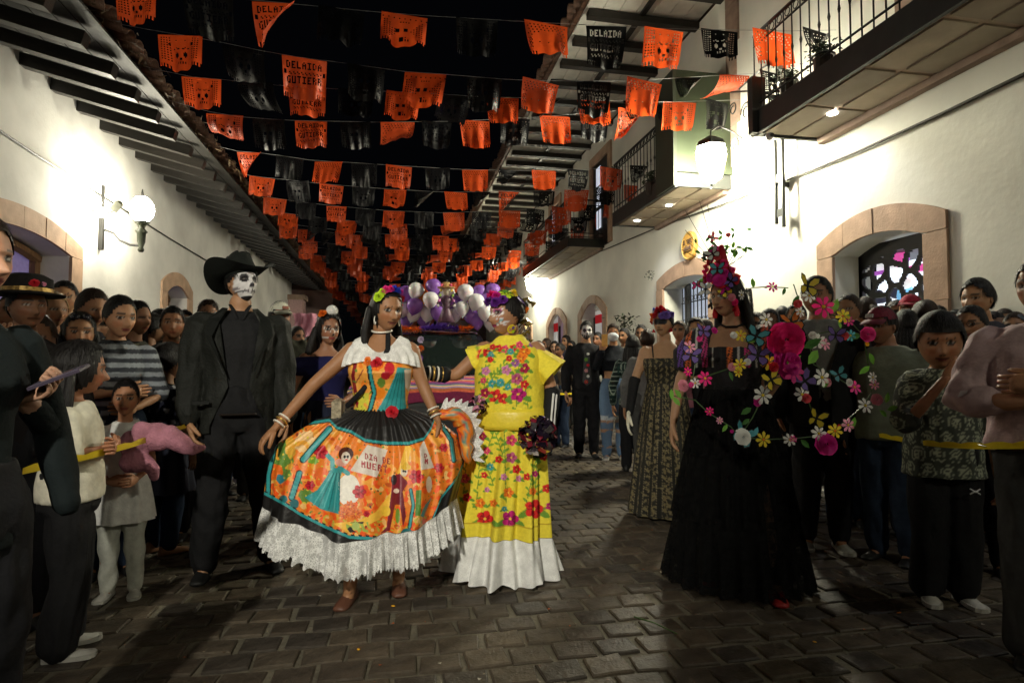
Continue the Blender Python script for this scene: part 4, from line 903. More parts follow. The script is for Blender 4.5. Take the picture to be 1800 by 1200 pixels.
def hair_mesh(style, c, h, R, seed=0, fringe=.0, n=44, m=30, vol=1.08, low=None):
    d, _ = sph(n, m, 0); P = head_pos(d); r = np.random.RandomState(seed)
    lon = np.arctan2(d[:,0], -d[:,1]); rough = {'curly': .13, 'short': .03}.get(style, .035)
    k = vol + rough*np.sin(lon*13+r.rand()*6+3*np.sin(d[:,2]*4))*np.sin(d[:,2]*(9 if style == 'curly' else 4)+r.rand()*6)*.6 + .012*np.sin(lon*47+d[:,2]*9)
    k += .05*np.clip(d[:,2], 0, 1)
    Q = P*k[:, None]; Q[:,1] += .05
    al = abs(lon)   # 0 front .. pi back
    line = np.interp(al, [0, .55, 1.0, 1.25, 1.6, 2.1, 3.15], [.66-fringe, .60-fringe*.8, .42, .05, .0 if style != 'short' else .02, -.35, -.50 if low is None else low])
    if style in ('long', 'curly', 'bun', 'pony'): line = np.interp(al, [0, .5, .95, 1.3, 1.7, 2.1, 3.15], [.70-fringe, .60-fringe, .36, -.05 if style in ('bun','pony') else -.6, -.15 if style in ('bun','pony') else -.8, -.4 if style in ('bun','pony') else -.9, -.55 if style in ('bun','pony') else -.95])
    keep = d[:,2] > line+.02*np.sin(lon*23)
    V = (Q*(h/2)) @ R.T + c; Fc = []
    for i in range(m-1):
        for j in range(n):
            f = (i*n+j, i*n+(j+1) % n, (i+1)*n+(j+1) % n, (i+1)*n+j)
            if sum(keep[q] for q in f) >= 2: Fc.append(f)
    Fc.append(tuple(range((m-1)*n, m*n))); return V, Fc
def hand(mb, w, d, nr, th, L, curl=.4, col=None, spread=.0, seed=0, nf=6):
    d = nrm(d); nr = np.array(nr, float); nr = nrm(nr-d*(nr@d)); a = np.cross(d, nr); th = a if th@a > 0 else -a; w = np.array(w, float)
    # th: toward the thumb side
    P = [w-d*.04*L, w+d*.12*L, w+d*.32*L, w+d*.50*L]; mb.tube(P, [.145*L,.19*L,.225*L,.225*L], 10, ref=nr, flat=[.7,.5,.42,.36], col=col)
    for i in range(4):
        o = (1.5-i)*.112*L; l = [.40,.45,.42,.33][i]*L; b = w+d*.50*L+th*o; q = d+th*(1.5-i)*spread*.35; pts = [b]
        ang = 0; cu = curl*(1+.10*((i+seed) % 3))
        for sgl, k in ((.42,.45),(.33,.95),(.25,.7)):
            ang += cu*k; q2 = nrm(q)*math.cos(ang)+nr*math.sin(ang); pts.append(pts[-1]+q2*l*sgl)
        mb.tube(pts, [.058*L,.053*L,.048*L,.038*L], nf, ref=th, col=col)
    b = w+d*.14*L+th*.13*L; q = nrm(d*.75+th*.62+nr*.30); q2 = nrm(d*.95+th*.15+nr*(.3+.4*curl)); mb.tube([b, b+q*.22*L, b+q*.22*L+q2*.17*L, b+q*.22*L+q2*.30*L], [.085*L,.072*L,.06*L,.045*L], nf, ref=nr, col=col)
SH_MAT = {}
def shoe(parent, x, y, yaw, L, m, msole=None, z=.012, sole=True):
    e = MB(); rings = []; n = 12; Rm = np.array(Euler((0,0,yaw)).to_matrix())
    for yy, w, h, lo in ((.26,.10,.20,.03),(.22,.13,.36,.02),(.10,.14,.40,.02),(-.02,.145,.32,.02),(-.20,.17,.22,.02),(-.42,.185,.16,.02),(-.58,.16,.12,.025),(-.66,.10,.075,.035)):
        th = np.arange(n)*2*PI/n; X = np.cos(th)*w*L; Z = np.where(np.sin(th) > 0, lo*L+np.sin(th)*(h-lo)*L, lo*L*(1+np.sin(th)*.9)); rings.append(np.stack([X, np.full(n, yy*L), Z], 1) @ Rm.T + np.array([x, y, z]))
    e.skin(rings); o = e.build('shoe', m, parent, True)
    if sole and msole:
        e = MB(); pts = []
        for yy, w in ((.27,.07),(.24,.125),(.05,.135),(-.2,.175),(-.45,.195),(-.62,.16),(-.69,.07)): pts.append((yy, w))
        out = [(w, yy) for yy, w in pts]+[(-w, yy) for yy, w in reversed(pts)]
        V = [np.array([[a*L, b*L, zz] for a, b in out]) @ Rm.T + np.array([x, y, z]) for zz in (0, .09*L)]
        e.skin(V); e.build('sole', msole, o)
    return o
def arm_of(preset, s):
    """elbow, wrist, hand direction, palm normal, thumb side, curl (units of body height, side s)"""
    T = {'down': ((s*.150,.015,.640),(s*.152,-.035,.495),(0,-.12,-1),(-s,0,0),(0,-1,0),.35),
         'fold': ((s*.142,-.015,.645),(-s*.015,-.115,.655),(-s,-.1,.1),(0,1,0),(0,0,1),.5),
         'cross': ((s*.150,-.03,.660),(-s*.03,-.135,.690-.02*s),(-s,.1,.05),(0,1,0),(0,0,1),.6),
         'phone': ((s*.135,-.04,.655),(s*.055,-.165,.735),(-s*.3,-.3,.9),(0,1,.3),(-s,0,.3),.7),
         'chin': ((s*.125,-.095,.675),(s*.035,-.125,.825),(-s*.35,-.1,.9),(0,1,.1),(-s,0,.2),.95),
         'hold': ((s*.140,-.03,.640),(s*.05,-.150,.600),(-s*.5,-.7,.1),(-s,.2,0),(0,0,1),.7),
         'back': ((s*.150,.06,.650),(s*.06,.10,.54),(-s,.1,-.2),(0,-1,0),(0,0,1),.4)}
    return T[preset] if isinstance(preset, str) else preset
TORSO = {'m': [(.50,.088,.062,0),(.545,.090,.064,0),(.60,.080,.058,0),(.66,.083,.058,0),(.72,.096,.064,-.002),(.77,.104,.064,0),(.805,.098,.052,.003),(.825,.070,.042,.006),(.845,.040,.036,.008)],
         'f': [(.49,.090,.068,0),(.53,.098,.070,0),(.60,.072,.054,0),(.64,.070,.052,-.002),(.69,.078,.060,-.006),(.725,.086,.072,-.012),(.765,.088,.056,-.002),(.80,.082,.046,.004),(.822,.058,.038,.007),(.842,.034,.032,.008)],
         'c': [(.47,.085,.066,0),(.52,.084,.068,0),(.60,.080,.064,0),(.68,.084,.062,0),(.73,.088,.058,0),(.765,.080,.048,0),(.79,.055,.040,.004),(.81,.036,.034,.006)]}
CLOTHC = {}
def person(label, px, top, D, face, H=None, sex='m', skin=(.30,.15,.08), fat=1.0, hs=1.0, hair='short', hc='k', head=(0,0,0), paint=None, arms=('down','down'),
           shirt=None, pants=None, shoes=(.02,.02,.02), legs=((0,0),(0,0)), lean=0, vox=.017, group=None, n=(30,26), fringe=0, seed=None, pos=None, bodyvox=None, glove=(None,None), name='person', vol=1.08, hideleg=False, nohand=(0,0)):
    rv = random.Random(int(px*13+top*7)); HV[:] = [rv.uniform(.93,1.07), rv.uniform(.75,1.25), rv.uniform(.6,1.25), rv.uniform(-.02,.03)]
    p = pf(px, top, D) if pos is None else Vector(pos); H = H or p.z; seed = seed if seed is not None else abs(int(px*7+top))
    e = empty(name, (p.x, p.y, 0), rad(face)-YAW, label, 'child' if sex == 'c' else ('woman' if sex == 'f' else 'man'), group)
    e['category'] = 'person'
    shz = .800 if sex != 'c' else .765; shx = {'m': .108, 'f': .092, 'c': .088}[sex]; nz = .845 if sex != 'c' else .81
    hh = (.132 if sex != 'c' else .165)*H*hs; ln = np.array([0, -math.sin(lean), math.cos(lean)-1])
    def Lz(P):      # lean the upper body from the hips
        P = np.array(P, float); a = np.clip((P[...,2]-.5), 0, 1)*lean; q = P.copy(); q[...,1] = P[...,1]-np.clip(P[...,2]-.5, 0, 1)*math.sin(lean); q[...,2] = P[...,2]-np.clip(P[...,2]-.5, 0, 1)*(1-math.cos(lean)); return q
    A = [arm_of(arms[0], -1), arm_of(arms[1], 1)]
    raw = MB(); raw.loft([(0, c*H, z*H, rx*H*fat, ry*H*fat) for z, rx, ry, c in TORSO[sex]], 16, p=2.2)
    raw.v[-1] = Lz(raw.v[-1]/H)*H
    nk = Lz(np.array([(0,.010,nz-.03),(0,.006,nz),(0,-.002,nz+.035+.02*(sex=='c'))]))*H; raw.tube(nk, np.array([.040,.035,.034])*H*(1 if sex == 'm' else .88), 10)
    ends = []
    for k, s in enumerate((-1, 1)):
        el, wr, hd, nr, th, cu = A[k]; S_ = Lz((s*shx, .006, shz))*H; E_ = Lz(el)*H; W_ = Lz(wr)*H; ends.append((S_, E_, W_))
        g_ = 1 if sex == 'm' else .88
        raw.tube([S_, S_*.6+E_*.4, E_, E_*.65+W_*.35, W_], np.array([.034,.028,.023,.022,.0155])*H*g_*(.5+.5*fat), 10)
    LG = []
    for k, s in enumerate((-1, 1)):
        dx, dy = legs[k]; hp = np.array([s*.048, .0, .50])*H; kn = np.array([s*.052+dx*.5, dy*.5-.012, .275])*H; an = np.array([s*.055+dx, dy+.012, .045])*H; LG.append((hp, kn, an))
        if not hideleg: raw.tube([hp, hp*.5+kn*.5, kn, kn*.6+an*.4, an, an+np.array([0,-.03*H,-.02*H])], np.array([.052,.046,.034,.033,.020,.018])*H*(.6+.4*fat), 10)
    V, Fc, N_ = remesh(raw, bodyvox or vox); body = MB(); body.add(V, Fc, skin)
    for k, s in enumerate((-1, 1)):
        el, wr, hd, nr, th, cu = A[k]
        if glove[k] is None and not nohand[k]: hand(body, ends[k][2], hd, nr, np.array(th, float), .105*H*(1 if sex != 'c' else 1), cu, skin, seed=seed+k)
    Rh = np.array((Euler((0,0,rad(head[0]))).to_matrix() @ Euler((rad(-head[1])-lean*0, rad(head[2]) if len(head) > 2 else 0, 0)).to_matrix()))
    piv = Lz((0,.006,nz+.02))*H; hc_ = piv+Rh @ np.array([0, -.020*H, H*1.0-hh/2-(nz+.02)*H])
    if sex == 'c': hc_ = piv+Rh @ np.array([0, -.015*H, H-hh/2-(nz+.02)*H])
    add_head(body, hc_, hh, Rh, skin, paint, 'm' if sex == 'm' else 'f', n[0], n[1], seed)
    body.build('body', M_skin, e, True, True)
    # hair
    if hair and hair != 'none':
        V, Fc = hair_mesh(hair if hair != 'cap' else 'short', hc_, hh, Rh, seed, fringe, vol=vol); hb = MB(); hb.add(V, Fc)
        bk = Rh @ np.array([0, 1, 0]); up = Rh @ np.array([0,0,1]); rt = Rh @ np.array([1,0,0])
        if hair == 'bun': hb.ball(hc_+bk*hh*.50+up*hh*.22, hh*.17, 12, 9)
        if hair == 'pony': q = hc_+bk*hh*.50+up*hh*.15; hb.tube([q, q+bk*hh*.2-up*hh*.1, q+bk*hh*.22-np.array([0,0,hh*.6]), q+bk*hh*.12-np.array([0,0,hh*1.3])], np.array([.10,.15,.13,.04])*hh, 9)
        if hair in ('long', 'curly'):
            q = hc_+bk*hh*.18; Ls = hh*(1.9 if hair == 'long' else 1.5); R = random.Random(seed)
            for t in range(11):
                a = (t-5)/5; b0 = q+rt*hh*.36*a+bk*hh*.20*(1-a*a)+up*hh*(.05-.05*abs(a)); w_ = .085 if hair == 'long' else .12
                dwn = np.array([0,0,-1.0]); out = rt*a*.16+bk*(.10+.14*(1-abs(a)))
                pts = [b0, b0+dwn*Ls*.3+out*hh*.6+rt*R.uniform(-.03,.03)*hh, b0+dwn*Ls*.62+out*hh*(.8 if hair == 'long' else 1.3)+rt*R.uniform(-.08,.08)*hh, b0+dwn*Ls*R.uniform(.85,1.1)+out*hh*(.7 if hair == 'long' else 1.0)]
                hb.tube(pts, np.array([w_*.9,w_*1.15,w_,.03])*hh, 7, ref=bk)
        Rs = random.Random(seed+5); md = {'short': .5, 'curly': 1.5, 'long': .9}.get(hair, .7)
        for t in range(420 if n[0] > 40 else (220 if n[0] > 30 else 110)):
            lo = Rs.uniform(-3.14, 3.14); front = abs(lo) < .95; la0 = Rs.uniform(.75, 1.45); la1 = la0-Rs.uniform(.25, .7); lim = (.72-fringe) if front else (.05 if abs(lo) < 1.7 else -.45); la1 = max(la1, lim)
            if la1 >= la0-.06: continue
            if hair in ('short',) and not front: la0 = Rs.uniform(lim+.15, 1.3); la1 = max(lim-.05, la0-Rs.uniform(.2,.5))
            dl = Rs.uniform(-.25,.25)*md; w_ = Rs.uniform(.012,.03); kk = vol+.03+Rs.uniform(.0,.09)*md; V_ = []
            for q in range(4):
                f = q/3; la = la0+(la1-la0)*f; l2 = lo+dl*f+(Rs.uniform(-.15,.15) if hair == 'curly' else 0)
                for b in (-1, 1): lq = l2+b*w_*(1-.75*f)/max(.25, math.cos(la)); V_.append((math.cos(la)*math.sin(lq), -math.cos(la)*math.cos(lq), math.sin(la)))
            V_ = head_pos(np.array(V_))*(kk+np.array([0,0,.0,.0,.01,.01,.05*md,.05*md]))[:,None]; V_[:,1] += .05; hb.add((V_*(hh/2)) @ Rh.T+hc_, [(0,1,3,2),(2,3,5,4),(4,5,7,6)])
        hb.build('hair', HM[hc], e, True)
    info = dict(e=e, H=H, hc=hc_, hh=hh, R=Rh, arms=ends, legs=LG, Lz=Lz, shz=shz, shx=shx, sex=sex, nz=nz)
    if shirt: dress_top(info, fat=fat, vox=vox, seed=seed, **shirt)
    if pants: dress_legs(info, fat=fat, vox=vox, seed=seed, **pants)
    if shoes is not None and not hideleg:
        ms = mat('shoe_%d_%d_%d' % tuple(int(c*99) for c in shoes), shoes, .5, .15, 20)
        for k, s in enumerate((-1, 1)):
            an = LG[k][2]; shoe(e, an[0], an[1], rad(s*9), .27*H*.52 if sex != 'c' else .15*H, ms, mat('sole_white', (.45,.44,.40), .6) if sum(shoes) > .6 else None)
    return info
def tubes_sleeve(raw, i, H, frac, r0, fat, flare=0):
    for k in range(2):
        S_, E_, W_ = i['arms'][k]
        f = frac[k] if isinstance(frac, (list, tuple)) else frac
        if f <= 0: continue
        L1 = np.linalg.norm(E_-S_); L2 = np.linalg.norm(W_-E_); T = f*(L1+L2); pts = [S_]; rr = [.034]
        if T <= L1: pts += [S_+(E_-S_)*t*T/L1 for t in (.4,.75,1)]; rr += [.036+flare*.3,.034+flare*.7,.035+flare]
        else: pts += [S_*.6+E_*.4, E_, E_+(W_-E_)*(T-L1)/L2*.5, E_+(W_-E_)*(T-L1)/L2]; rr += [.034,.030,.028,.0235]
        raw.tube(pts, (np.array(rr)*(.5+.5*fat)+r0)*H*(1 if i['sex'] == 'm' else .94), 12)
def dress_top(i, m, sleeve=1.0, zlo=.50, off=.008, fat=1, vox=.014, seed=0, wr=.004, neck='crew', open_=None, name='shirt', paint=None, hem=0, boxy=0, flare=0, cvox=None, zhi=None, top=None):
    H = i['H']; sex = i['sex']; raw = MB(); rings = []
    for z, rx, ry, c in TORSO[sex]:
        if z < zlo-.001 or (zhi and z > zhi): continue
        b = boxy*np.clip((.76-z)/.2, 0, 1); rings.append((0, c*H, z*H, (rx*fat+off+b)*H, (ry*fat+off+b*.6)*H))
    r0 = rings[0]; 
    if r0[2] > zlo*H+.01 or True: rings.insert(0, (0, r0[1], zlo*H-.002, r0[3]+hem*H, r0[4]+hem*H*.7))
    if rings[1][2]-rings[0][2] < .004: rings.pop(1)
    raw.loft(rings, 20, p=2.3); raw.v[-1] = i['Lz'](raw.v[-1]/H)*H
    tubes_sleeve(raw, i, H, sleeve, off*.6, fat, flare)
    V, Fc, N_ = remesh(raw, cvox or vox*.9, 3); V = wrinkle(V, N_, wr, seed)
    if open_:      # cut the front opening
        q = V/H; ow = open_(q[:,2]); a = (q[:,1] < .0) & (abs(q[:,0]) < ow); Fc = [f for f in Fc if not all(a[v] for v in f)]; V[:,0] = np.where(a, np.sign(q[:,0])*ow*H, V[:,0])
    if neck == 'v':
        q = V/H; a = (q[:,1] < .0) & (abs(q[:,0]) < (q[:,2]-.76)*.35) & (q[:,2] > .76); Fc = [f for f in Fc if not all(a[v] for v in f)]
    cols = paint(V/H) if paint else None
    ob = link(name, mkmesh(name, V, Fc, m, True, cols), i['e'])
    if neck == 'crew' and not open_:
        q = i['Lz']((0,.008,i['nz']-.004))*H; th = np.linspace(0, 2*PI, 17); mb = MB(); mb.tube([q+np.array([.040*H*math.cos(a), .036*H*math.sin(a), .006*H*math.sin(a)]) for a in th], .0065*H, 6, cap=False); mb.build('collar', m if not paint else M_black, ob, True)
    return ob
def dress_legs(i, m, kind='trousers', off=.008, fat=1, vox=.016, seed=0, zhi=.60, wr=.005, wide=0, name=None, paint=None, **k):
    H = i['H']
    if kind == 'trousers':
        raw = MB(); T = [r for r in TORSO[i['sex']] if r[0] <= .61]
        raw.loft([(0, 0, .455*H, .075*H*fat, .058*H*fat)]+[(0, c*H, z*H, (rx*fat+off)*H, (ry*fat+off)*H) for z, rx, ry, c in T], 18, p=2.3)
        for (h, kn, an) in i['legs']:
            raw.tube([h+np.array([0,0,.01*H]), h*.5+kn*.5, kn, kn*.5+an*.5, an+np.array([0,0,.0])], (np.array([.055,.052,.042,.038,.031])+off*.5+wide*np.array([0,.1,.4,.7,1]))*H*(.6+.4*fat), 12)
        V, Fc, N_ = remesh(raw, vox*.9, 3); V = wrinkle(V, N_, wr, seed+3, 1.1); cols = paint(V/H) if paint else None
        return link(name or 'trousers', mkmesh('trousers', V, Fc, m, True, cols), i['e'])
    return skirt(i['e'], m, H=H, name=name or 'skirt', seed=seed, **k)
def skirt(parent, m, H, zt=.61, zb=.08, rt=(.075,.058), rb=(.17,.15), folds=11, amp=.012, nu=120, nv=30, pw=.8, seed=0, name='skirt', mats=None, wave=0):
    r = np.random.RandomState(seed); u = np.arange(nu)*2*PI/nu; v = np.linspace(0, 1, nv); U, Vv = np.meshgrid(u, v, indexing='ij')
    k = Vv**pw; RX = rt[0]+(rb[0]-rt[0])*k; RY = rt[1]+(rb[1]-rt[1])*k
    f = amp*Vv**.8*(np.sin(U*folds+r.rand()*6+1.1*np.sin(U*2+Vv*1.5))+.4*np.sin(U*(folds*2+1)+r.rand()*6))
    X = np.cos(U)*(RX+f); Y = np.sin(U)*(RY+f); Z = zt+(zb-zt)*Vv+wave*Vv*np.sin(U*3+1)
    V = np.stack([X, Y, Z], -1).reshape(-1, 3)*H; Fc = [(i*nv+j, i*nv+j+1, ((i+1) % nu)*nv+j+1, ((i+1) % nu)*nv+j) for i in range(nu) for j in range(nv-1)]
    return link(name, mkmesh(name, V, Fc, m, True), parent)
# flower meshes shared by crowns, head-dress and garlands
def rose_mesh(name, m, r=1.0, layers=5, seed=0):
    R = random.Random(seed); mb = MB()
    for l in range(layers):
        n = 3+l; q = (l+1)/layers
        for k in range(n):
            a = 2*PI*k/n+l*.7+R.uniform(-.2,.2); t = nrm((math.cos(a), math.sin(a), 0)); s_ = np.array([-t[1], t[0], 0]); up = np.array([0,0,1.0]); V = []
            for j in range(4):
                f = j/3; out = r*q*(.25+.75*f**1.1); hz = r*(.75*(1-q)+.10+.42*math.sin(f*1.8)*(1.1-q*.75)); w = r*q*.62*math.sin(.35+f*2.2)
                for b in (-1, 0, 1): V.append(t*out*(1-.12*abs(b))+s_*b*w+up*(hz+.10*r*abs(b)))
            mb.add(V, [(j*3+b, j*3+b+1, j*3+b+4, j*3+b+3) for j in range(3) for b in range(2)])
    return mb.mesh(name, m, True)
def daisy_mesh(name, m, mc, n=7, r=1.0, w=.22):
    mb = MB()
    for k in range(n):
        a = 2*PI*k/n; t = np.array([math.cos(a), math.sin(a), 0]); s_ = np.array([-t[1], t[0], 0])
        V = [t*.12*r, t*.4*r+s_*w*r*.7+(0,0,.08*r), t*.8*r+s_*w*r, t*r*1.02+(0,0,-.02), t*.8*r-s_*w*r, t*.4*r-s_*w*r*.7+(0,0,.08*r)]; mb.add(V, [(0,1,2,3,4,5)])
    mb.ball((0,0,.05*r), (.17*r,.17*r,.10*r), 8, 5, mi=1); return mb.mesh(name, [m, mc])
def leaf_mesh(name, m, r=1.0):
    mb = MB(); V = [(0,0,0),(.3*r,.2*r,.05*r),(.65*r,.20*r,.02*r),(r,0,-.06*r),(.65*r,-.20*r,.02*r),(.3*r,-.2*r,.05*r),(.35*r,0,0),(.68*r,0,-.03*r)]
    mb.add(V, [(0,6,1),(1,6,7,2),(2,7,3),(3,7,4),(4,7,6,5),(5,6,0)]); return mb.mesh(name, m)
def bfly_mesh(name, m, r=1.0):
    mb = MB()
    for s in (-1, 1):
        for (P) in ([(0,.05),(.12,.45),(.5,.92),(1.05,.98),(1.02,.5),(.5,.04)], [(0,.02),(.5,.03),(.88,-.12),(.9,-.5),(.55,-.85),(.12,-.45)]):
            c = np.mean(P, axis=0)
            V = [(s*x*r, y*r, .28*r*x) for x, y in P]; mb.add(V, [tuple(range(6)) if s > 0 else tuple(reversed(range(6)))], mi=1)
            V = [(s*(c[0]+(x-c[0])*.78)*r, (c[1]+(y-c[1])*.78)*r, .28*r*(c[0]+(x-c[0])*.78)+.008*r) for x, y in P]; mb.add(V, [tuple(range(6)) if s > 0 else tuple(reversed(range(6)))], mi=0)
    mb.tube([(0,-.45*r,.0),(0,.0,.02*r),(0,.45*r,0)], [.03*r,.07*r,.05*r], 6, ref=(0,0,1), mi=1); return mb.mesh(name, m)
def fm(n, c): return mat('petal_'+n, c, .6, .15, 30, transl=.25)
PC = {'pink': (.80,.05,.30), 'hot': (.85,.02,.22), 'rose': (.75,.30,.38), 'white': (.8,.8,.76), 'yellow': (.85,.65,.04), 'red': (.60,.015,.03), 'coral': (.78,.10,.12), 'violet': (.20,.12,.45), 'teal': (.10,.42,.50), 'orange': (.85,.22,.02), 'lime': (.60,.80,.04), 'blue': (.03,.06,.55), 'magenta': (.65,.02,.30), 'purple': (.13,.02,.25), 'green': (.16,.40,.05), 'dgreen': (.05,.16,.03), 'black': (.01,.01,.01), 'lpink': (.85,.35,.50)}
for k_, c_ in PC.items(): fm(k_, c_)
FC = {}
def flower(kind, col):
    k = kind+col
    if k not in FC:
        m = MC['petal_'+col]
        FC[k] = rose_mesh('rose', m, 1, 5, len(k)) if kind == 'rose' else daisy_mesh('daisy', m, MC['petal_yellow' if col != 'yellow' else 'petal_orange']) if kind == 'daisy' else daisy_mesh('lily', m, m, 6, 1, .3) if kind == 'lily' else leaf_mesh('leaf', m) if kind == 'leaf' else bfly_mesh('butterfly', [m, MC['petal_black']])
    return FC[k]
def put(kind, col, parent, p, r, nor=(0,-1,0), spin=0):
    q = Vector(nor).normalized().to_track_quat('Z', 'Y'); q = q @ Euler((0,0,spin)).to_quaternion()
    r = r*(.72 if kind == 'rose' else 1); o = link({'rose':'rose','daisy':'daisy','lily':'lily','leaf':'leaf','bfly':'butterfly'}[kind], flower(kind, col), parent, p, q.to_euler(), (r, r, r)); return o
def on_head(i, lon, lat, k=1.12):      # point on the head surface, lon 0 front + to image right when facing camera
    d = np.array([[math.cos(lat)*math.sin(lon), -math.cos(lat)*math.cos(lon), math.sin(lat)]]); P = head_pos(d)[0]*k
    n_ = i['R'] @ d[0]; return i['hc']+i['R'] @ (P*i['hh']/2), n_
# ------------------------------------------------------------------ the dancers
TAN = (.32,.165,.09); BRN = (.26,.125,.068); LT = (.38,.22,.14); DK = (.15,.07,.038)
M_black = cloth('black', (.012,.012,.013), .75); M_char = cloth('charcoal', (.034,.037,.030), .7); M_navy = cloth('navy', (.012,.016,.035), .8)
M_lace = sheer('white_lace', (.78,.78,.76), .42, 95); M_attr = mat('printed_cloth', rough=.45, var=.08, scale=50, bump=.25, attr='col', spec=.45); M_attrm = mat('woven_cloth', rough=.8, var=.1, scale=60, bump=.35, attr='col')
def proj(i_px, D, fac, V, H=1):
    a = math.cos(rad(fac)); b = math.sin(rad(fac)); xc = V[:,0]*a-V[:,1]*b; yc = V[:,0]*b+V[:,1]*a; lat = (i_px-900)/F*D+xc; dep = D+yc
    py = 645-F*(V[:,2]-1.2)/dep*1.0; return 900+F*lat/dep, py
TEAL = (.03,.30,.31); ORA = (.80,.21,.02); BLK = (.012,.011,.011); ROSE = (.55,.015,.03)
def cpt(x, y): return (430+x/3.1575, 680+y/3.1575)
def paint_w1(X, Y):
    p = Paint(X, Y, ORA); C = lambda *P: [cpt(*q) for q in P]
    n1 = vnoise(X, Y, 1, .09); n2 = vnoise(X, Y, 2, .22); n3 = vnoise(X, Y, 3, .35)
    p.m(n1 > .25, (.85,.36,.05)); p.m(n2 > .42, (.85,.50,.16)); p.m((n2 < -.45), (.55,.09,.01)); p.m((n3 > .55), (.12,.26,.04)); p.m((n3 < -.62), (.10,.03,.02))
    p.m((Y > 812) & (vnoise(X, Y, 6, .25) > .2), (.85,.10,.01)); p.m((Y > 900) & (n3 > .3), (.55,.45,.05))
    for (x, y, rx, ry, c) in ((230,400,60,110,(.12,.25,.04)),(190,470,40,50,(.75,.14,.01)),(215,500,22,26,(.03,.2,.25)),(270,330,30,60,(.75,.4,.05)),(350,300,60,60,(.85,.55,.25)),(400,430,62,60,(.80,.20,.01)),(395,400,28,22,(.18,.35,.03)),(440,480,44,40,(.80,.13,.01)),(360,590,40,40,(.12,.24,.04))):
        q = cpt(x, y); d_ = ((p.X-q[0])/(rx/3.1575))**2+((p.Y-q[1])/(ry/3.1575))**2 < 1+.5*n3; p.m(d_, c); p.m(d_ & (n2 > .25), (.80,.36,.04)); p.m(d_ & (n3 > .5), (.7,.55,.05))
    p.poly(C((905,300),(935,330),(850,620),(760,720),(600,790),(500,740),(640,730),(740,680),(830,560)), (.90,.52,.06)); 
    m_ = inpoly(X, Y, C((560,735),(700,730),(700,785),(600,790))); p.m(m_ & (n3 > 0), (.35,.45,.08)); p.m(m_ & (n2 > .3), (.03,.03,.03)); p.ell(*cpt(632,755), 7, 7, (.45,.55,.15))
    p.ell(*cpt(590,560), 20, 27, (.78,.74,.66)); 
    p.poly(C((495,440),(560,440),(535,520),(540,690),(440,665),(350,600),(420,560),(465,495)), TEAL)
    for k in range(6): p.line(C((500+k*8,470),(400+k*28,640+k*8)), 2.2, (.015,.17,.18) if k % 2 else (.10,.45,.45))
    p.line(C((470,370),(500,400),(500,440)), 8, TEAL); p.line(C((540,440),(585,470)), 8, TEAL); p.ell(*cpt(550,410), 11, 7, (.7,.35,.28)); p.ell(*cpt(574,365), 13, 12, (.06,.015,.01)); p.ell(*cpt(573,385), 8, 10, (.70,.62,.52)); p.ell(*cpt(567,380), 2.4, 2.6, BLK); p.ell(*cpt(583,380), 2.4, 2.6, BLK); p.ell(*cpt(577,397), 3, 1.5, (.5,.02,.02))
    for x, y, r in ((435,355,13),(380,535,9),(650,570,12.5),(960,488,13),(690,690,6),(1085,440,9),(1110,330,8)):
        q = cpt(x, y); p.flower(q[0], q[1], r, ROSE, (.25,.0,.01), 6, (.35,.0,.01))
    for x, y in ((600,650),(630,690),(570,690)): q = cpt(x, y); p.flower(q[0], q[1], 11, (.75,.16,.01), (.5,.07,.01), 9, (.7,.3,.02))
    p.poly(C((690,315),(802,342),(745,492),(598,455)), (.68,.60,.52)); a = cpt(690, 362); p.text('DIA DE', a[0]-4, a[1]-1, 10.5, (.30,.02,.03), .22, .55); a = cpt(668, 402); p.text('MUERT', a[0]-3, a[1]-.5, 11.5, (.35,.02,.03), .22, .62)
    p.poly(C((1000,290),(1058,440),(985,452),(978,330)), (.68,.60,.52)); a = cpt(1003,362); p.text('D', a[0], a[1], 8, (.30,.02,.03)); a = cpt(1006,388); p.text('M', a[0], a[1]+1, 9, (.35,.02,.03))
    RD = (.16,.008,.02); p.poly(C((830,485),(870,470),(915,520),(880,580),(825,560)), (.20,.01,.025)); p.poly(C((825,560),(885,560),(905,700),(890,760),(872,640),(845,640),(818,780),(765,795),(800,760)), RD); p.ell(*cpt(852,565), 5, 4, (.7,.6,.5)); p.ell(*cpt(893,462), 6, 8, (.72,.62,.50)); p.ell(*cpt(889,458), 1.8, 2, BLK); p.ell(*cpt(900,460), 1.8, 2, BLK); p.ell(*cpt(903,437), 9, 5, (.75,.45,.03)); p.ell(*cpt(905,425), 4, 6, (.75,.45,.03)); p.ell(*cpt(838,505), 5, 9, (.02,.01,.015))
    p.ell(*cpt(795,675), 8, 9, (.85,.55,.05)); p.ell(*cpt(860,700), 4, 13, (.16,.28,.03)); p.poly(C((960,560),(990,560),(985,700),(955,700)), (.10,.24,.04)); p.poly(C((1010,640),(1045,600),(1000,710),(985,700)), TEAL); p.ell(*cpt(1030,530), 5, 14, (.75,.6,.45))
    def tl(P, w=5):
        P = C(*P); p.line(P, w+4, BLK); p.line(P, w, TEAL)
    tl(((480,230),(420,300),(340,395)), 9); tl(((320,470),(280,600)), 8); tl(((190,290),(150,480),(150,590)), 6); tl(((1080,180),(1150,290),(1165,400)), 5)
    p.line(C((930,560),(945,640),(925,760)), 7, BLK); p.line(C((930,560),(945,640),(925,760)), 4, TEAL); p.ell(*cpt(910,795), 10, 9, (.02,.16,.18)); p.ell(*cpt(295,635), 8, 8, (.02,.14,.16)); p.ell(*cpt(235,610), 7, 7, (.02,.16,.18))
    yk = np.interp(X, [480,582,595,620,645,683,721,747,759,766,830], [752,737,750,757,772,777,777,769,752,731,728]); zig = 2*np.sign(np.sin(X*.5))
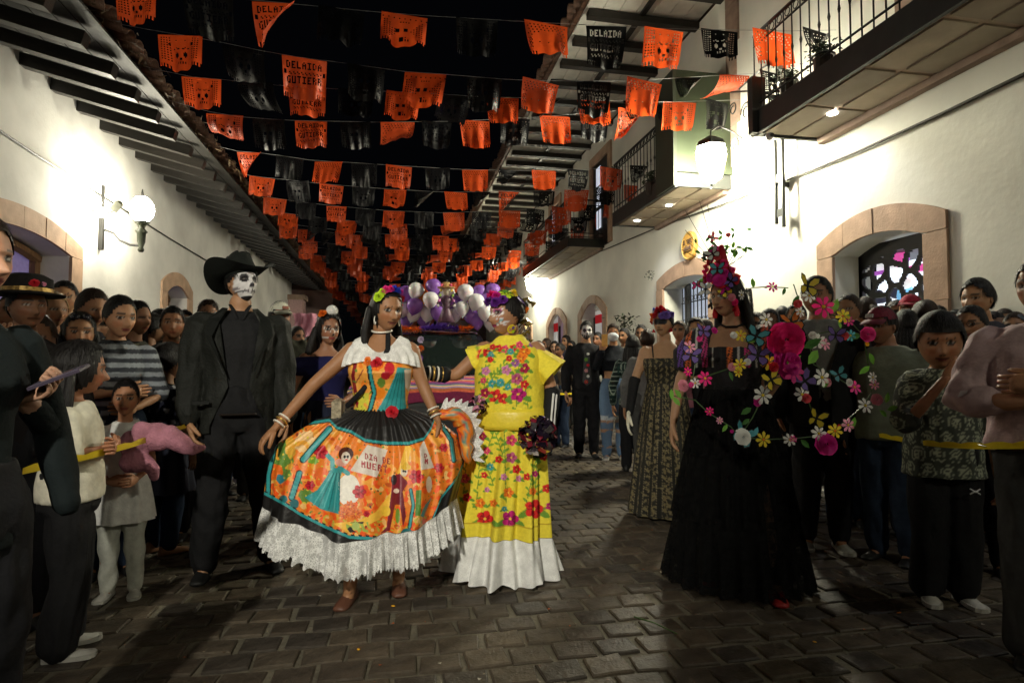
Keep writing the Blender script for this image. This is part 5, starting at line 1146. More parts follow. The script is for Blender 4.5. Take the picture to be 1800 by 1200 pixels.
    p.m(Y < yk-3, BLK); p.m(abs(Y-yk) < 4.2, BLK); p.m((abs(Y-yk) < 2.4), TEAL)
    lo = np.interp(X, [440,477,509,534,579,620,699,735,760,778,804,825], [850,866,883,899,921,938,943,936,915,870,838,790])
    p.m(Y > lo-4+zig*.6, BLK); p.m(abs(Y-lo) < 2.6, TEAL); return p.C
# -- woman in the orange print dress
w1 = person('woman in orange printed dress holding her wide skirt out, flower crown on long hair', 672, 508, 3.2, 3, sex='f', skin=(.32,.155,.075), hair='long', hc='k', head=(36,-8), vox=.010, n=(48,40), fat=1.12,
  arms=(((-.215,-.02,.685),(-.302,-.10,.560),(-.65,-.25,-.75),(.5,.3,-.6),(0,-1,.2),.5), ((.135,.0,.685),(.185,-.03,.575),(.25,-.2,-1),(-.8,-.2,0),(0,-1,0),.5)), legs=((-.03,-.06),(0,.04)), shoes=(.12,.05,.03), group=None, hs=1.02)
e1 = w1['e']; H1 = w1['H']
raw = MB(); raw.loft([(0, c*H1, z*H1, (rx*1.13+.008)*H1, (ry*1.1+.008)*H1) for z, rx, ry, c in TORSO['f'] if .575 < z < .79], 40)
V, Fc, N_ = remesh(raw, .0045, 3); V = wrinkle(V, N_, .0015, 5); X, Y = proj(672, 3.2, 3, V)
p = Paint(X, Y, (.85,.36,.06)); n3 = vnoise(X, Y, 4, .3); n2 = vnoise(X, Y, 9, .14)
p.m(n2 > .3, (.85,.22,.02)); p.m(X < 632, (.88,.42,.08)); p.line([(628,630),(622,660),(632,715)], 6, (.25,.01,.02)); p.line([(640,650),(612,700)], 2, (.3,.05,.03)); p.m((Y > 690) & (X < 650) & (n3 > -.2), (.65,.60,.06))
p.m((n3 > .45), (.12,.26,.04)); p.ell(662, 635, 15, 16, (.80,.10,.01)); p.flower(664, 638, 13, (.85,.16,.01), (.5,.05,.01), 9); p.ell(670, 690, 9, 10, (.80,.22,.01)); p.ell(672, 672, 7, 9, (.12,.22,.03))
p.poly([(700,645),(722,648),(712,670),(716,722),(664,722),(680,695),(694,665)], TEAL)
for k in range(5): p.line([(700+k*3,655),(678+k*9,722)], 1.8, (.015,.17,.18))
p.ell(699, 628, 6, 7, (.72,.64,.55)); p.ell(697, 626, 1.6, 1.8, BLK); p.poly([(712,650),(724,648),(722,690),(714,680)], (.75,.60,.45)); p.ell(686, 648, 9, 12, ROSE); p.ell(679, 660, 8, 7, (.4,.01,.02))
p.line([(647,610),(652,660),(660,690),(652,722)], 9, BLK); p.line([(648,610),(653,660),(660,690),(652,722)], 5, TEAL)
link('bodice', mkmesh('bodice', V, Fc, M_attr, True, p.C), e1)
nu, nv = 820, 260; u = np.arange(nu)*2*PI/nu; u = u-.6*np.sin(u); v = np.linspace(0, 1, nv); U, Vv = np.meshgrid(u, v, indexing='ij'); su, cu = np.sin(U), np.cos(U)
vk = [0,.18,.38,.60,.80,1]
SL = np.interp(Vv, vk, [.125,.34,.53,.565,.575,.585]); ZL = np.interp(Vv, vk, [.985,.92,.80,.70,.60,.50]); SR = np.interp(Vv, vk, [.135,.29,.40,.43,.425,.395]); ZR = np.interp(Vv, vk, [.985,.93,.84,.72,.62,.51])
FR = np.interp(Vv, vk, [.10,.17,.24,.29,.32,.34]); ZF = np.interp(Vv, vk, [.985,.90,.77,.64,.51,.392])
wS = abs(su)**1.7; left = su < 0; SX = np.where(left, SL, SR); ZS = np.where(left, ZL, ZR)
fold = (.022*np.sin(U*10+1.2+2*Vv)+.012*np.sin(U*23+.5))*Vv**.7+.006*np.sin(U*46)*(1-Vv)
Xs = np.sign(su)*abs(su)**.95*SX*(1+fold*.6); Ys = -cu*(FR+fold*1.4); Zs = ZF*(1-wS)+ZS*wS+.012*np.sin(U*7)*Vv
V = np.stack([Xs, Ys, Zs], -1).reshape(-1, 3); X, Y = proj(672, 3.2, 3, V); C = paint_w1(X, Y)
Fc = [(i*nv+j, i*nv+j+1, ((i+1) % nu)*nv+j+1, ((i+1) % nu)*nv+j) for i in range(nu) for j in range(nv-1)]
sk1 = link('skirt', mkmesh('skirt', V, Fc, M_attr, True, C), e1)
# lace flounce
hem = np.stack([Xs[:,-1], Ys[:,-1], Zs[:,-1]], 1); t_ = np.linspace(0, 1, 26); nu2 = nu
hd = hem.copy(); hd[:,2] = 0; hd /= np.linalg.norm(hd, axis=1)[:,None]
P = []
for t in t_:
    rf = .020*t**.7*np.sin(u*52+1.5*np.sin(u*9))+.012*t*np.sin(u*103); dn = .178*t*(1+.05*np.sin(u*40))+(.008*np.sin(u*210) if t == 1 else 0)
    q = hem+hd*(.012*t+rf)[:,None]; q[:,2] -= dn*(1-.05)+.002; P.append(q)
V = np.stack(P, 1).reshape(-1, 3); m2 = len(t_); Fc = [(i*m2+j, i*m2+j+1, ((i+1) % nu)*m2+j+1, ((i+1) % nu)*m2+j) for i in range(nu) for j in range(m2-1)]
link('lace_flounce', mkmesh('lace_flounce', V, Fc, M_lace, True), e1)
skirt(e1, sheer('petticoat_tulle', (.6,.6,.58), .35, 140), H1, .5, .13, (.09,.08), (.19,.13), 14, .012, 160, 20, name='petticoat')
# off shoulder lace collar
rings = []; n = 120; th = np.arange(n)*2*PI/n
for z, rx, ry, a in ((.846,.060,.046,0),(.838,.086,.054,0),(.822,.106,.062,.002),(.800,.122,.068,.003),(.775,.127,.078,.004),(.762,.128,.081,.005)):
    dip = -.030*np.clip(-np.sin(th-PI)*0+np.clip(-np.cos(th-PI/2)*-1, 0, 1), 0, 1)
    fr = np.clip(-np.sin(th), 0, 1)*1.0; zz = z-.055*fr**2*np.clip((z-.77)/.07, 0, 1); rings.append(np.stack([np.cos(th)*(rx+a*np.sin(th*22)), np.sin(th)*(ry+a*np.sin(th*22))-.004*fr, zz-.022*np.cos(th)**2*np.clip((.846-z)/.04, 0, 1)+(.003*np.sin(th*30) if a > .007 else 0)], 1)*H1)
mb = MB(); mb.skin(rings, ends=False); mb.build('lace_collar', sheer('collar_lace', (.80,.79,.76), .22, 120), e1, True)
def ring_on(parent, name, c, r, w, m, tilt=(0,0,1), n=20, ry=None):
    t = nrm(tilt); a = nrm(np.cross(t, (0,1,.1))); b = np.cross(t, a); mb = MB(); th = np.linspace(0, 2*PI, n+1); mb.tube([np.array(c)+a*r*math.cos(q)+b*(ry or r)*math.sin(q) for q in th], w, 6, ref=t, cap=False); return mb.build(name, m, parent, True)
M_pearl = mat('pearl', (.7,.66,.58), .3, .1); M_goldj = mat('gold_jewel', (.6,.38,.1), .3, .2, metal=.8)
ring_on(e1, 'choker', (0,-.002,.862*H1), .052, .0055, M_pearl, (0,-.25,1))
for k, s in enumerate((-1,1)):
    E_, W_ = w1['arms'][k][1:]; d = nrm(W_-E_)
    for q in range(3): ring_on(e1, 'bracelet', W_-d*(.015+.02*q), .030, .005, [M_pearl, M_goldj, M_pearl][q], d)
    p_, n_ = on_head(w1, s*1.45, -.35, 1.05); ring_on(e1, 'earring', p_-np.array([0,0,.02]), .022, .003, M_pearl, (1,0,.0))
# flower crown
cr = MB(); 
for k, (lon, lat, c, r) in enumerate(((-1.15,.55,'lime',.045),(-1.0,.80,'lime',.038),(-.75,.95,'pink',.042),(-.35,1.05,'hot',.036),(.1,1.05,'blue',.040),(.6,.98,'blue',.036),(1.1,.85,'magenta',.036),(1.5,.55,'red',.034),(1.7,.25,'coral',.030))):
    P_, n_ = on_head(w1, lon, lat, 1.10); put('rose', c, e1, P_, r, n_, k)
# shoulder strap with small bag, fabric roses
mb = MB(); mb.tube([(.035,-.02,.86*H1),(.045,-.085,.80*H1),(-.01,-.118,.72*H1),(-.09,-.112,.66*H1),(-.17,-.05,.615*H1)], .013, 6, ref=(0,1,0), flat=.3); mb.build('bag_strap', M_black, e1)
mb = MB(); mb.cbox((-.215,-.04,.985), (.05,.09,.10), .015); mb.build('bag', mat('bag_metallic', (.42,.36,.25), .3, .5, 60, metal=.5), e1)
put('rose', 'red', e1, (-.005,-.125,.755*H1), .045, (0,-1,.2)); put('rose', 'orange', e1, (-.05,-.12,.76*H1), .035, (0,-1,.2)); put('rose', 'red', e1, (.075,-.115,.60*H1), .048, (0,-1,0))
# held bunch of skirt at her left hip with lace lining
T_ = np.linspace(0, 1, 14); PP = np.stack([np.interp(T_, [0,.3,.6,1], [.30,.395,.445,.455]), np.interp(T_, [0,.5,1], [-.02,.02,.02]), np.interp(T_, [0,.3,.6,1], [.945,.95,.885,.70])], 1)+.006*np.sin(T_*40)[:,None]
mb = MB(); mb.tube(PP, .030+.030*np.sin(T_*PI)+.006*np.sin(T_*31), 18, flat=.75); V, Fc, _ = mb.arr(); p = Paint(V[:,1]*900+V[:,0]*300, V[:,2]*900, ORA); n3 = vnoise(p.X, p.Y, 3, .12); p.m(n3 > .3, (.6,.04,.03)); p.m(n3 < -.35, (.85,.5,.1)); p.m(abs(n3) < .05, (.10,.3,.25))
link('gathered_cloth', mkmesh('gathered_cloth', V, Fc, M_attr, True, p.C), e1)
rg = []
for k, t in enumerate(np.linspace(0, 1, 60)):
    c = np.array([np.interp(t, T_, PP[:,0]), .04, np.interp(t, T_, PP[:,2])]); o_ = nrm((.35+.5*t, .1, .9-1.1*t)); w_ = .032+.014*math.sin(k*1.1); rg.append([c+o_*w_*.8, c+o_*(w_+.030)+np.array([0,.012*math.sin(k*2.2),0]), c+o_*(w_+.052)+np.array([0,-.016*math.sin(k*2.2),0])])
V = np.array(rg).reshape(-1, 3); link('lace_edge', mkmesh('lace_edge', V, [(a*3+b, a*3+b+1, a*3+b+4, a*3+b+3) for a in range(59) for b in range(2)], M_lace, True), e1)
# -- woman in yellow
YEL = (.78,.64,.045)
def paint_w2(X, Y, sk=True):
    p = Paint(X, Y, YEL); n3 = vnoise(X, Y, 3, .3); n2 = vnoise(X, Y, 7, .12); p.C *= (1+.06*n2)[:, None]
    GR = (.20,.36,.03); 
    def spr(x, y, L, a, n=7):
        dx, dy = math.cos(a)*L, math.sin(a)*L; p.line([(x,y),(x+dx,y+dy)], 1.5, (.12,.25,.03))
        for k in range(n):
            t = (k+.5)/n; s = 1 if k % 2 else -1; p.leaf(x+dx*t-dy/L*s*4, y+dy*t+dx/L*s*4, 4.6, 2, math.degrees(a)+s*50, GR)
    if sk:
        for x0, y0, L, a in ((838,890,110,-1.5),(852,800,60,-1.2),(890,880,150,-1.6),(905,760,40,-1.3),(925,880,90,-1.35),(868,850,60,-1.9),(940,860,60,-1.5),(885,800,50,-1.9),(815,880,120,-1.5)): spr(x0, y0, L, a, 9)
        FL = [(853,907,15,'r'),(897,907,15,'m'),(938,890,17,'r'),(845,880,9,'o'),(868,880,7,'o'),(894,862,9.5,'o'),(936,860,7,'o'),(899,802,10,'p'),(899,772,10,'h'),(908,822,8,'r'),(877,805,7,'r'),(852,832,6,'r'),(886,835,6,'l'),(857,857,5,'l'),(912,838,6,'l'),(848,765,8,'h'),(960,855,8,'r'),(856,790,7,'h'),(887,890,5,'t'),(926,835,7,'r'),(862,818,7,'t'),(940,830,6,'m'),(818,838,9,'p'),(812,800,8,'m'),(822,870,8,'r'),(955,800,8,'r'),(930,790,7,'h'),(965,885,7,'m')]
    else:
        for x0, y0, L, a in ((905,745,110,-1.5),(930,730,90,-1.7),(868,745,30,-.6),(850,700,60,-1.5),(880,745,50,0),(865,665,40,-.8)): spr(x0, y0, L, a, 10)
        p.m((n3 > .15) & (Y > 735) & (Y < 748) & (X > 855) & (X < 940), GR)
        FL = [(872,696,13,'r'),(885,700,10,'r'),(911,692,14.5,'m'),(908,665,11,'p'),(922,647,9.5,'d'),(890,650,9,'l'),(921,618,12,'o'),(916,630,9,'o'),(857,620,9,'r'),(888,614,8,'h'),(877,612,7,'r'),(902,612,7,'r'),(866,610,6,'r'),(913,606,7,'h'),(906,638,8,'v'),(863,623,6,'t'),(898,618,6,'t'),(866,674,8,'t'),(880,672,8,'t'),(893,680,6,'t'),(854,652,8,'l'),(853,690,9,'d'),(922,675,8,'r'),(862,632,6,'r'),(895,630,6,'r'),(935,605,6,'v'),(850,668,6,'h')]
    CC = {'r': ((.68,.02,.015),(.30,.0,.01)), 'm': ((.50,.01,.16),(.22,.0,.08)), 'o': ((.85,.22,.01),(.6,.08,.01)), 'p': ((.50,.10,.20),(.28,.02,.09)), 'h': ((.75,.07,.16),(.45,.02,.06)), 'l': ((.62,.22,.40),(.42,.10,.26)), 'v': ((.32,.10,.30),(.15,.04,.15)), 't': ((.06,.36,.34),(.02,.2,.22)), 'd': ((.40,.01,.06),(.18,.0,.02))}
    for x, y, r, c in FL:
        for s in (-1, 1): p.leaf(x+s*r*.9, y+r*.45, r*.8, r*.34, s*30, (.14,.30,.03))
        p.flower(x, y, r, *CC[c], n=8 if c in 'tv' else 5)
    return p.C
w2 = person('woman in yellow embroidered dress and flower crown seen in profile, reaching toward the orange dress', 897, 515, 3.5, -10, sex='f', skin=(.36,.18,.095), hair='bun', hc='k', head=(-42,-2), paint='catrina', vox=.011, n=(48,40), fat=1.25, hs=1.13,
  arms=(((-.195,-.03,.705),(-.305,-.10,.715),(-1,-.1,-.02),(0,-.3,-1),(0,-1,.3),.5), ((.150,.0,.650),(.142,-.05,.500),(-.2,-.3,-1),(-1,0,0),(0,-1,0),.8)), shoes=(.05,.04,.03), glove=(1,1), legs=((-.01,0),(.01,0)))
e2 = w2['e']; H2 = w2['H']
raw = MB(); raw.loft([(0,0,.522*H2,.132*H2,.098*H2),(0,0,.60*H2,.126*H2,.098*H2),(0,-.008,.70*H2,.124*H2,.104*H2),(0,-.014,.735*H2,.122*H2,.106*H2),(0,-.008,.77*H2,.116*H2,.088*H2),(0,0,.80*H2,.105*H2,.062*H2),(0,.006,.828*H2,.066*H2,.046*H2),(0,.008,.848*H2,.040*H2,.036*H2)], 44, p=2.3)
V, Fc, N_ = remesh(raw, .0055, 3); V = wrinkle(V, N_, .003, 5, .8); X, Y = proj(897, 3.5, -10, V); C = paint_w2(X, Y, False); 
link('huipil', mkmesh('huipil', V, Fc, M_attrm, True, C), e2)
for k, s in enumerate((-1, 1)):      # flared cap sleeves
    S_ = w2['arms'][k][0]/H2; d = np.array([s*.80, -.05, -.72 if s > 0 else -.45]); rings = []; n = 40; th = np.arange(n)*2*PI/n
    for t in np.linspace(0, 1, 9):
        c = S_+np.array([-s*.03,0,-.008])+d*(.115 if s > 0 else .085)*t; ry = .036+.032*t; rz = .036+.024*t
        ax = nrm(d); b = nrm(np.cross(ax, (0,1,0))); b = b if b[2] > 0 else -b; ph = .006*t*np.sin(th*6)
        rings.append((c+np.outer(np.cos(th)*(ry+ph), (0,1,0))+np.outer(np.sin(th)*(rz+ph), b)))
    V = np.concatenate(rings)*H2; mb = MB(); mb.skin([r*H2 for r in rings], ends=False); X, Y = proj(897, 3.5, -10, V); P_ = Paint(X, Y, YEL); n3 = vnoise(X, Y, 3, .3); P_.C *= (1+.08*n3)[:,None]
    if s > 0: P_.flower(938, 612, 8, (.32,.10,.30), (.15,.03,.12), 7); P_.leaf(925, 604, 8, 3, 30, (.2,.36,.03)); P_.flower(925, 618, 11, (.85,.22,.01), (.6,.08,.01))
    else: P_.flower(846, 622, 9, (.6,.03,.02), (.3,0,.01)); P_.leaf(840, 610, 7, 3, 60, (.2,.36,.03))
    mb.c = [P_.C]; mb.build('cap_sleeve', M_attrm, e2, True, True)
mb = MB(); mb.loft([(0,0,.520*H2,.136*H2,.102*H2),(0,0,.535*H2,.139*H2,.105*H2),(0,0,.575*H2,.134*H2,.101*H2),(0,0,.592*H2,.130*H2,.098*H2)], 50, p=2.3); 
mb.build('sash', mat('yellow_satin', (.74,.58,.04), .36, .06, 30, bump=.2), e2, True)
nu, nv = 460, 170; u = np.arange(nu)*2*PI/nu; v = np.linspace(0, 1, nv); U, Vv = np.meshgrid(u, v, indexing='ij')
pl = .016*np.sin(U*9+.8)+.010*np.sin(U*19+1); rx = .122+.038*Vv; ry = .092+.055*Vv; amp_ = .35+.9*Vv
Xs = (np.sin(U)*(rx+pl*amp_)-.028*Vv)*H2; Ys = -np.cos(U)*(ry+pl*amp_)*H2; Zs = (.535-(.535-.160)*Vv)*H2+.015*np.sin(U*2+2)*Vv+.05*Vv*np.clip(-np.sin(U+.5),0,1)
V = np.stack([Xs, Ys, Zs], -1).reshape(-1, 3); X, Y = proj(897, 3.5, -10, V); C = paint_w2(X, Y); vv = Vv.ravel(); C[vv > .88] = np.array(YEL)*.97; C[(vv > .875) & (vv < .885)] = (.5,.35,.02)
Fc = [(i*nv+j, i*nv+j+1, ((i+1) % nu)*nv+j+1, ((i+1) % nu)*nv+j) for i in range(nu) for j in range(nv-1)]
link('skirt', mkmesh('skirt', V, Fc, M_attrm, True, C), e2)
hem = np.stack([Xs[:,-1], Ys[:,-1], Zs[:,-1]], 1); P = []; hd = hem.copy(); hd[:,2] = 0; hd /= np.linalg.norm(hd, axis=1)[:,None]
for t in np.linspace(0, 1, 22):
    q = hem+hd*(.05*t+.022*t*np.sin(u*15+1)+.010*t*np.sin(u*31))[:,None]; q[:,2] -= .002+t*(hem[:,2]-.035-.012*np.sin(u*9)); P.append(q)
V = np.stack(P, 1).reshape(-1, 3); m2 = 22; Fc = [(i*m2+j, i*m2+j+1, ((i+1) % nu)*m2+j+1, ((i+1) % nu)*m2+j) for i in range(nu) for j in range(m2-1)]
link('lace_flounce', mkmesh('lace_flounce', V, Fc, sheer('fine_white_lace', (.80,.80,.78), .12, 110), True), e2)
# gloves with bone print
M_bone = mat('bone_print', (.6,.6,.58), .6)
for k, s in enumerate((-1, 1)):
    S_, E_, W_ = w2['arms'][k]; A_ = [arm_of(a, q) for a, q in zip((((-.195,-.03,.705),(-.305,-.10,.715),(-1,-.1,-.02),(0,-.3,-1),(0,-1,.3),.5), ((.150,.0,.650),(.142,-.05,.500),(-.2,-.3,-1),(-1,0,0),(0,-1,0),.8)), (-1,1))][k]
    g = MB(); st_ = .0 if k else .28; g.tube([E_+(W_-E_)*t for t in (st_,.35,.7,1)], np.array([.030,.028,.024,.021])*H2, 12); hand(g, W_, A_[2], A_[3], np.array(A_[4], float), .108*H2, A_[5]); gl = g.build('glove', M_black, e2, True)
    if k: g = MB(); g.tube([E_+(W_-E_)*t+np.array([.012,-.045,0]) for t in (.05,.5,.95)], [.008,.005,.009], 6, flat=.6); g.tube([E_+(W_-E_)*t+np.array([.030,-.036,0]) for t in (.08,.5,.95)], [.006,.004,.007], 6); g.build('bone_stripe', M_bone, gl)
    else:
        for q in range(4): ring_on(e2, 'bracelet', W_+(E_-W_)*(.25+.12*q), .040, .006, M_goldj if q % 2 else M_pearl, nrm(W_-E_))
for k, (lon, lat, c, r, kd) in enumerate(((-.75,.75,'pink',.048,'rose'),(-.2,.85,'hot',.046,'rose'),(.35,.75,'magenta',.044,'rose'),(-.1,.50,'purple',.050,'rose'),(.45,.45,'purple',.050,'rose'),(.9,.55,'purple',.045,'rose'),(-.6,.45,'purple',.044,'rose'),(1.2,.95,'lime',.050,'lily'),(1.7,.9,'yellow',.044,'rose'),(2.2,.75,'violet',.055,'lily'),(2.6,.6,'violet',.05,'lily'),(1.5,1.2,'green',.045,'lily'),(2.4,.35,'dgreen',.05,'leaf'),(2.9,.2,'orange',.04,'rose'))):
    P_, n_ = on_head(w2, lon, lat, 1.12); put(kd, c, e2, P_, r, n_, k)
R = random.Random(9); P0 = w2['hc']+w2['R'] @ np.array([0,.13,.03])
mb = MB()
for k in range(90):
    a = P0+np.array([R.gauss(0,.03), R.gauss(0,.03), R.uniform(-.28,.06)]); d = nrm([R.gauss(0,1), R.gauss(0,1), R.gauss(0,1)])*.045; s_ = nrm(np.cross(d, (1,.3,.2)))*.016; mb.add([a-s_, a+s_, a+d], [(0,1,2)])
mb.build('hair_tinsel', mat('gold_tinsel', (.35,.26,.08), .25, .5, 60, metal=.7), e2)
P_, n_ = on_head(w2, 1.45, -.45, 1.1); mb = MB(); mb.disc(P_+np.array([0,0,-.034]), .027, n_, 16, .006); er = mb.build('earring', MC['petal_yellow'], e2)
for k, c in enumerate(('violet','rose','lime')): put('rose', c, er, P_+np.array([0,0,-.034])+n_*.006+np.array([.012*math.cos(k*2.1+1), 0, .012*math.sin(k*2.1+1)]), .014, n_, k)
# metallic ribbon pompom and flower bunch she carries
def pom(loc, r, label, mats, n=110, seed=0, name='ribbon_pompom'):
    R = random.Random(seed); e = empty(name, loc, 0, label, 'pompom')
    for q, m_ in enumerate(mats):
        mb = MB()
        for k in range(n//len(mats)):
            d = nrm([R.gauss(0,1), R.gauss(0,1), R.gauss(0,.9)]); s_ = nrm(np.cross(d, (R.random(),R.random(),.5))); w = r*.16; t = nrm(np.cross(d, s_)); P_ = []
            for j in range(5): f = j/4; c = d*r*f+t*r*.35*math.sin(f*3.1)*(1 if k % 2 else -1); P_ += [c-s_*w*(.4+f*.6), c+s_*w*(.4+f*.6)]
            mb.add(P_, [(2*j, 2*j+1, 2*j+3, 2*j+2) for j in range(4)])
        mb.build('ribbon_loops', m_, e)
    mb = MB(); mb.ball((0,0,0), r*.3, 8, 6); mb.build('core', mats[0], e)
M_foil = mat('foil_silver', (.5,.46,.5), .15, .4, 40, metal=.95); M_foilb = mat('foil_black', (.03,.02,.04), .12, .3, 40, metal=.6); M_foilr = mat('foil_red', (.35,.03,.06), .2, .4, 40, metal=.7)
pom(pf(945, 765, 3.12), .105, 'shiny silver, black and red ribbon pompom in the gloved hand beside the yellow skirt', [M_foil, M_foilb, M_foilr, M_foil], seed=1)
pom(pf(838, 712, 3.3), .06, 'small shiny pink and silver bow hanging at the left hip of the yellow dress', [M_foil, MC['petal_lpink'], M_foilb], 50, 2, name='foil_bow')
# -- man in black suit
TS = lambda z: .030+.030*np.clip((z-.60)/.22, 0, 1)+.05*np.clip((.60-z)/.12, 0, 1)
m1 = person('man in black suit and black cowboy hat with white skull face paint', 424, 464, 3.55, 24, sex='m', skin=(.36,.19,.10), hair='short', head=(30,10), paint='skull', vox=.012, n=(52,44), fat=1.03,
  arms=(((-.138,.0,.640),(-.140,-.03,.500),(.25,-.2,-1),(1,0,0),(0,-1,0),.45), ((.138,.01,.640),(.142,-.02,.495),(0,-.15,-1),(-1,0,0),(0,-1,0),.4)), legs=((-.035,-.02),(.055,.0)), shoes=(.012,.012,.012),
  shirt=dict(m=M_black, sleeve=0, zlo=.50, off=.004, wr=.002), pants=dict(m=cloth('black_trousers', (.010,.010,.011), .8), wide=.006))
dress_top(m1, cloth('suit_charcoal', (.012,.013,.011), .62, bump=.4), sleeve=.97, zlo=.455, off=.019, fat=1.03, vox=.011, seed=2, wr=.007, open_=TS, cvox=.0085, name='jacket', hem=.008)
e = m1['e']; Hm = m1['H']
M_lapel = cloth('lapel', (.008,.009,.008), .5)
for s in (-1, 1):      # lapels and collar
    mb = MB(); P_ = [(s*.035,-.048,.848),(s*.060,-.066,.80),(s*.078,-.086,.755),(s*.058,-.098,.70),(s*.040,-.100,.64)]; Q_ = [(s*.052,-.030,.852),(s*.088,-.050,.815),(s*.098,-.076,.765),(s*.066,-.094,.70),(s*.043,-.102,.638)]
    V = [np.array(p_)*Hm for p_ in P_]+[np.array(p_)*Hm+(0,-.004,0) for p_ in Q_]+[np.array(p_)*Hm+(0,-.008,.002) for p_ in P_]
    mb.add(V, [(j,j+1,6+j,5+j) for j in range(4)]+[(5+j,6+j,11+j,10+j) for j in range(4)]); mb.build('lapel', M_lapel, e)
    mb = MB(); mb.tube([(s*.030*Hm,-.02*Hm,.862*Hm),(s*.020*Hm,-.038*Hm,.845*Hm),(s*.008*Hm,-.05*Hm,.815*Hm)], [.010,.014,.010], 8, flat=.5); mb.build('shirt_collar', M_black, e, True)
mb = MB(); mb.cbox((-.105*Hm,-.085*Hm,.555*Hm), (.085,.012,.022), .004); mb.build('pocket_flap', M_lapel, e)
mb = MB(); mb.tube([(-.05*Hm,-.085*Hm,.515*Hm),(0,-.092*Hm,.515*Hm),(.05*Hm,-.085*Hm,.515*Hm)], .016, 8, flat=.4); mb.build('belt', mat('belt_leather', (.02,.015,.012), .35), e)
def cowboy(i, m, s=1.0):
    R_ = i['R']; c = i['hc']+R_ @ np.array([0,.005,i['hh']*.20]); T = np.array(Euler((rad(-6), rad(-3), 0)).to_matrix()); n = 48; th = np.arange(n)*2*PI/n
    def pt(r, a, z): return R_ @ T @ np.array([r*math.sin(a)*.90, -r*math.cos(a)*1.05, z])*s+c
    mb = MB(); rings = []
    for r in (.092,.11,.135,.165,.195,.215,.218,.212): 
        q = max(0, (r-.10)/.115); rings.append(np.array([pt(r*(1-.06*q*abs(math.sin(a))**2), a, (.085*q**1.5*abs(math.sin(a))**2.2-.035*q**1.6*abs(math.cos(a))**2)+(.004 if r == .212 else 0)) for a in th]))
    mb.skin(rings, ends=False); br = mb.build('brim', m, i['e'], True)
    mb = MB(); rings = []
    for r, z in ((.097,-.012),(.097,.03),(.093,.07),(.085,.105),(.066,.122),(.03,.112),(.008,.106)): rings.append(np.array([pt(r*(1-.10*(z > .06)*abs(math.sin(a))), a, z+(.018*abs(math.cos(a)) if z > .09 else 0)-(.012*(abs(math.sin(a)) < .4)*(z > .1))) for a in th]))
    mb.skin(rings, ends=True); mb.build('hat_crown', m, i['e'], True)
    mb = MB(); mb.skin([np.array([pt(.099, a, z) for a in th]) for z in (.0,.022)], ends=False); mb.build('hat_band', M_black, i['e'], True)
cowboy(m1, cloth('hat_felt', (.011,.013,.011), .85), 1.0)
# -- woman in black dress with head-dress
w3 = person('woman in full black dress with tall pink flower and butterfly head-dress', 1285, 486, 3.38, -22, sex='f', skin=(.38,.21,.12), hair='long', head=(-34,-3), vox=.011, n=(48,40), fat=1.0, 
  arms=(((-.165,.0,.660),(-.185,-.05,.520),(-.05,-.2,-1),(1,0,0),(0,-1,0),.35), ((.13,.06,.650),(.06,.11,.55),(-1,.1,-.3),(0,-1,0),(0,0,1),.4)), shoes=(.35,.02,.02), legs=((-.01,0),(.06,-.10)))
e3 = w3['e']; H3 = w3['H']
raw = MB(); raw.loft([(0, c*H3, z*H3, (rx+.012)*H3, (ry+.012)*H3) for z, rx, ry, c in TORSO['f'] if .57 < z < .785], 40); tubes_sleeve(raw, w3, H3, .26, .016, 1, .022)
V, Fc, N_ = remesh(raw, .006, 3); V = wrinkle(V, N_, .003, 5); x, z = V[:,0]/H3, V[:,2]/H3; p = Paint(x*100, z*100, (.012,.011,.013)); band = np.floor((x+.2)/.026).astype(int); fr_ = (x+.2)/.026-band
for b, c in ((3,(.45,.45,.42)),(4,(.55,.05,.22)),(5,(.4,.4,.38)),(6,(.02,.02,.02)),(7,(.70,.16,.03)),(8,(.4,.4,.38)),(9,(.50,.03,.18)),(10,(.4,.4,.38)),(2,(.60,.12,.03)),(11,(.60,.10,.05)),(12,(.1,.05,.3)),(1,(.12,.05,.3))):
    thin = c[0] == c[1] or c[0] in (.45,.4); p.m((band == b) & ((abs(fr_-.5) < .10) if thin else ((abs(fr_-.5) < .38) & (np.sin(z*420)*np.sin((fr_-.5)*14+z*300) > -.1))) & (z > .70), c)
link('blouse', mkmesh('blouse', V, Fc, M_attrm, True, p.C), e3)
M_tulle = sheer('black_tulle', (.006,.006,.006), .35, 160); M_bsk = cloth('black_skirt', (.007,.007,.007), .7, bump=.5)
skirt(e3, M_bsk, H3, .665, .05, (.078,.060), (.180,.160), 13, .016, 220, 50, .85, 3, 'skirt')
for a, b, r0_, r1_ in ((.63,.42,.10,.150),(.44,.22,.150,.188),(.24,.02,.186,.225)):
    skirt(e3, M_tulle, H3, a, b, (r0_, r0_*.86), (r1_, r1_*.86), 24, .012, 260, 16, .9, int(a*100), 'tulle_tier')
mb = MB(); rg = []
for t in np.linspace(0, 1, 14):
    th = np.linspace(-1.5, 1.5, 30); c = w3['hc']+np.array([.03,.05,.05]); r_ = .085+.08*t; rg.append(np.array([c+np.array([r_*math.cos(a)*1.1+.010*math.sin(a*14), .05+r_*math.sin(a)*.8, -t*1.15]) for a in th]))
V = np.stack(rg, 1).reshape(-1, 3); mb.add(V, [(i*14+j, i*14+j+1, (i+1)*14+j+1, (i+1)*14+j) for i in range(29) for j in range(13)]); mb.build('veil', sheer('black_veil', (.03,.03,.028), .78, 180), e3, True)
mb = MB(); mb.tube([(-.062,-.03,.842*H3),(-.03,-.06,.832*H3),(.03,-.06,.832*H3),(.062,-.03,.842*H3)], .006, 6); mb.build('choker', M_black, e3)
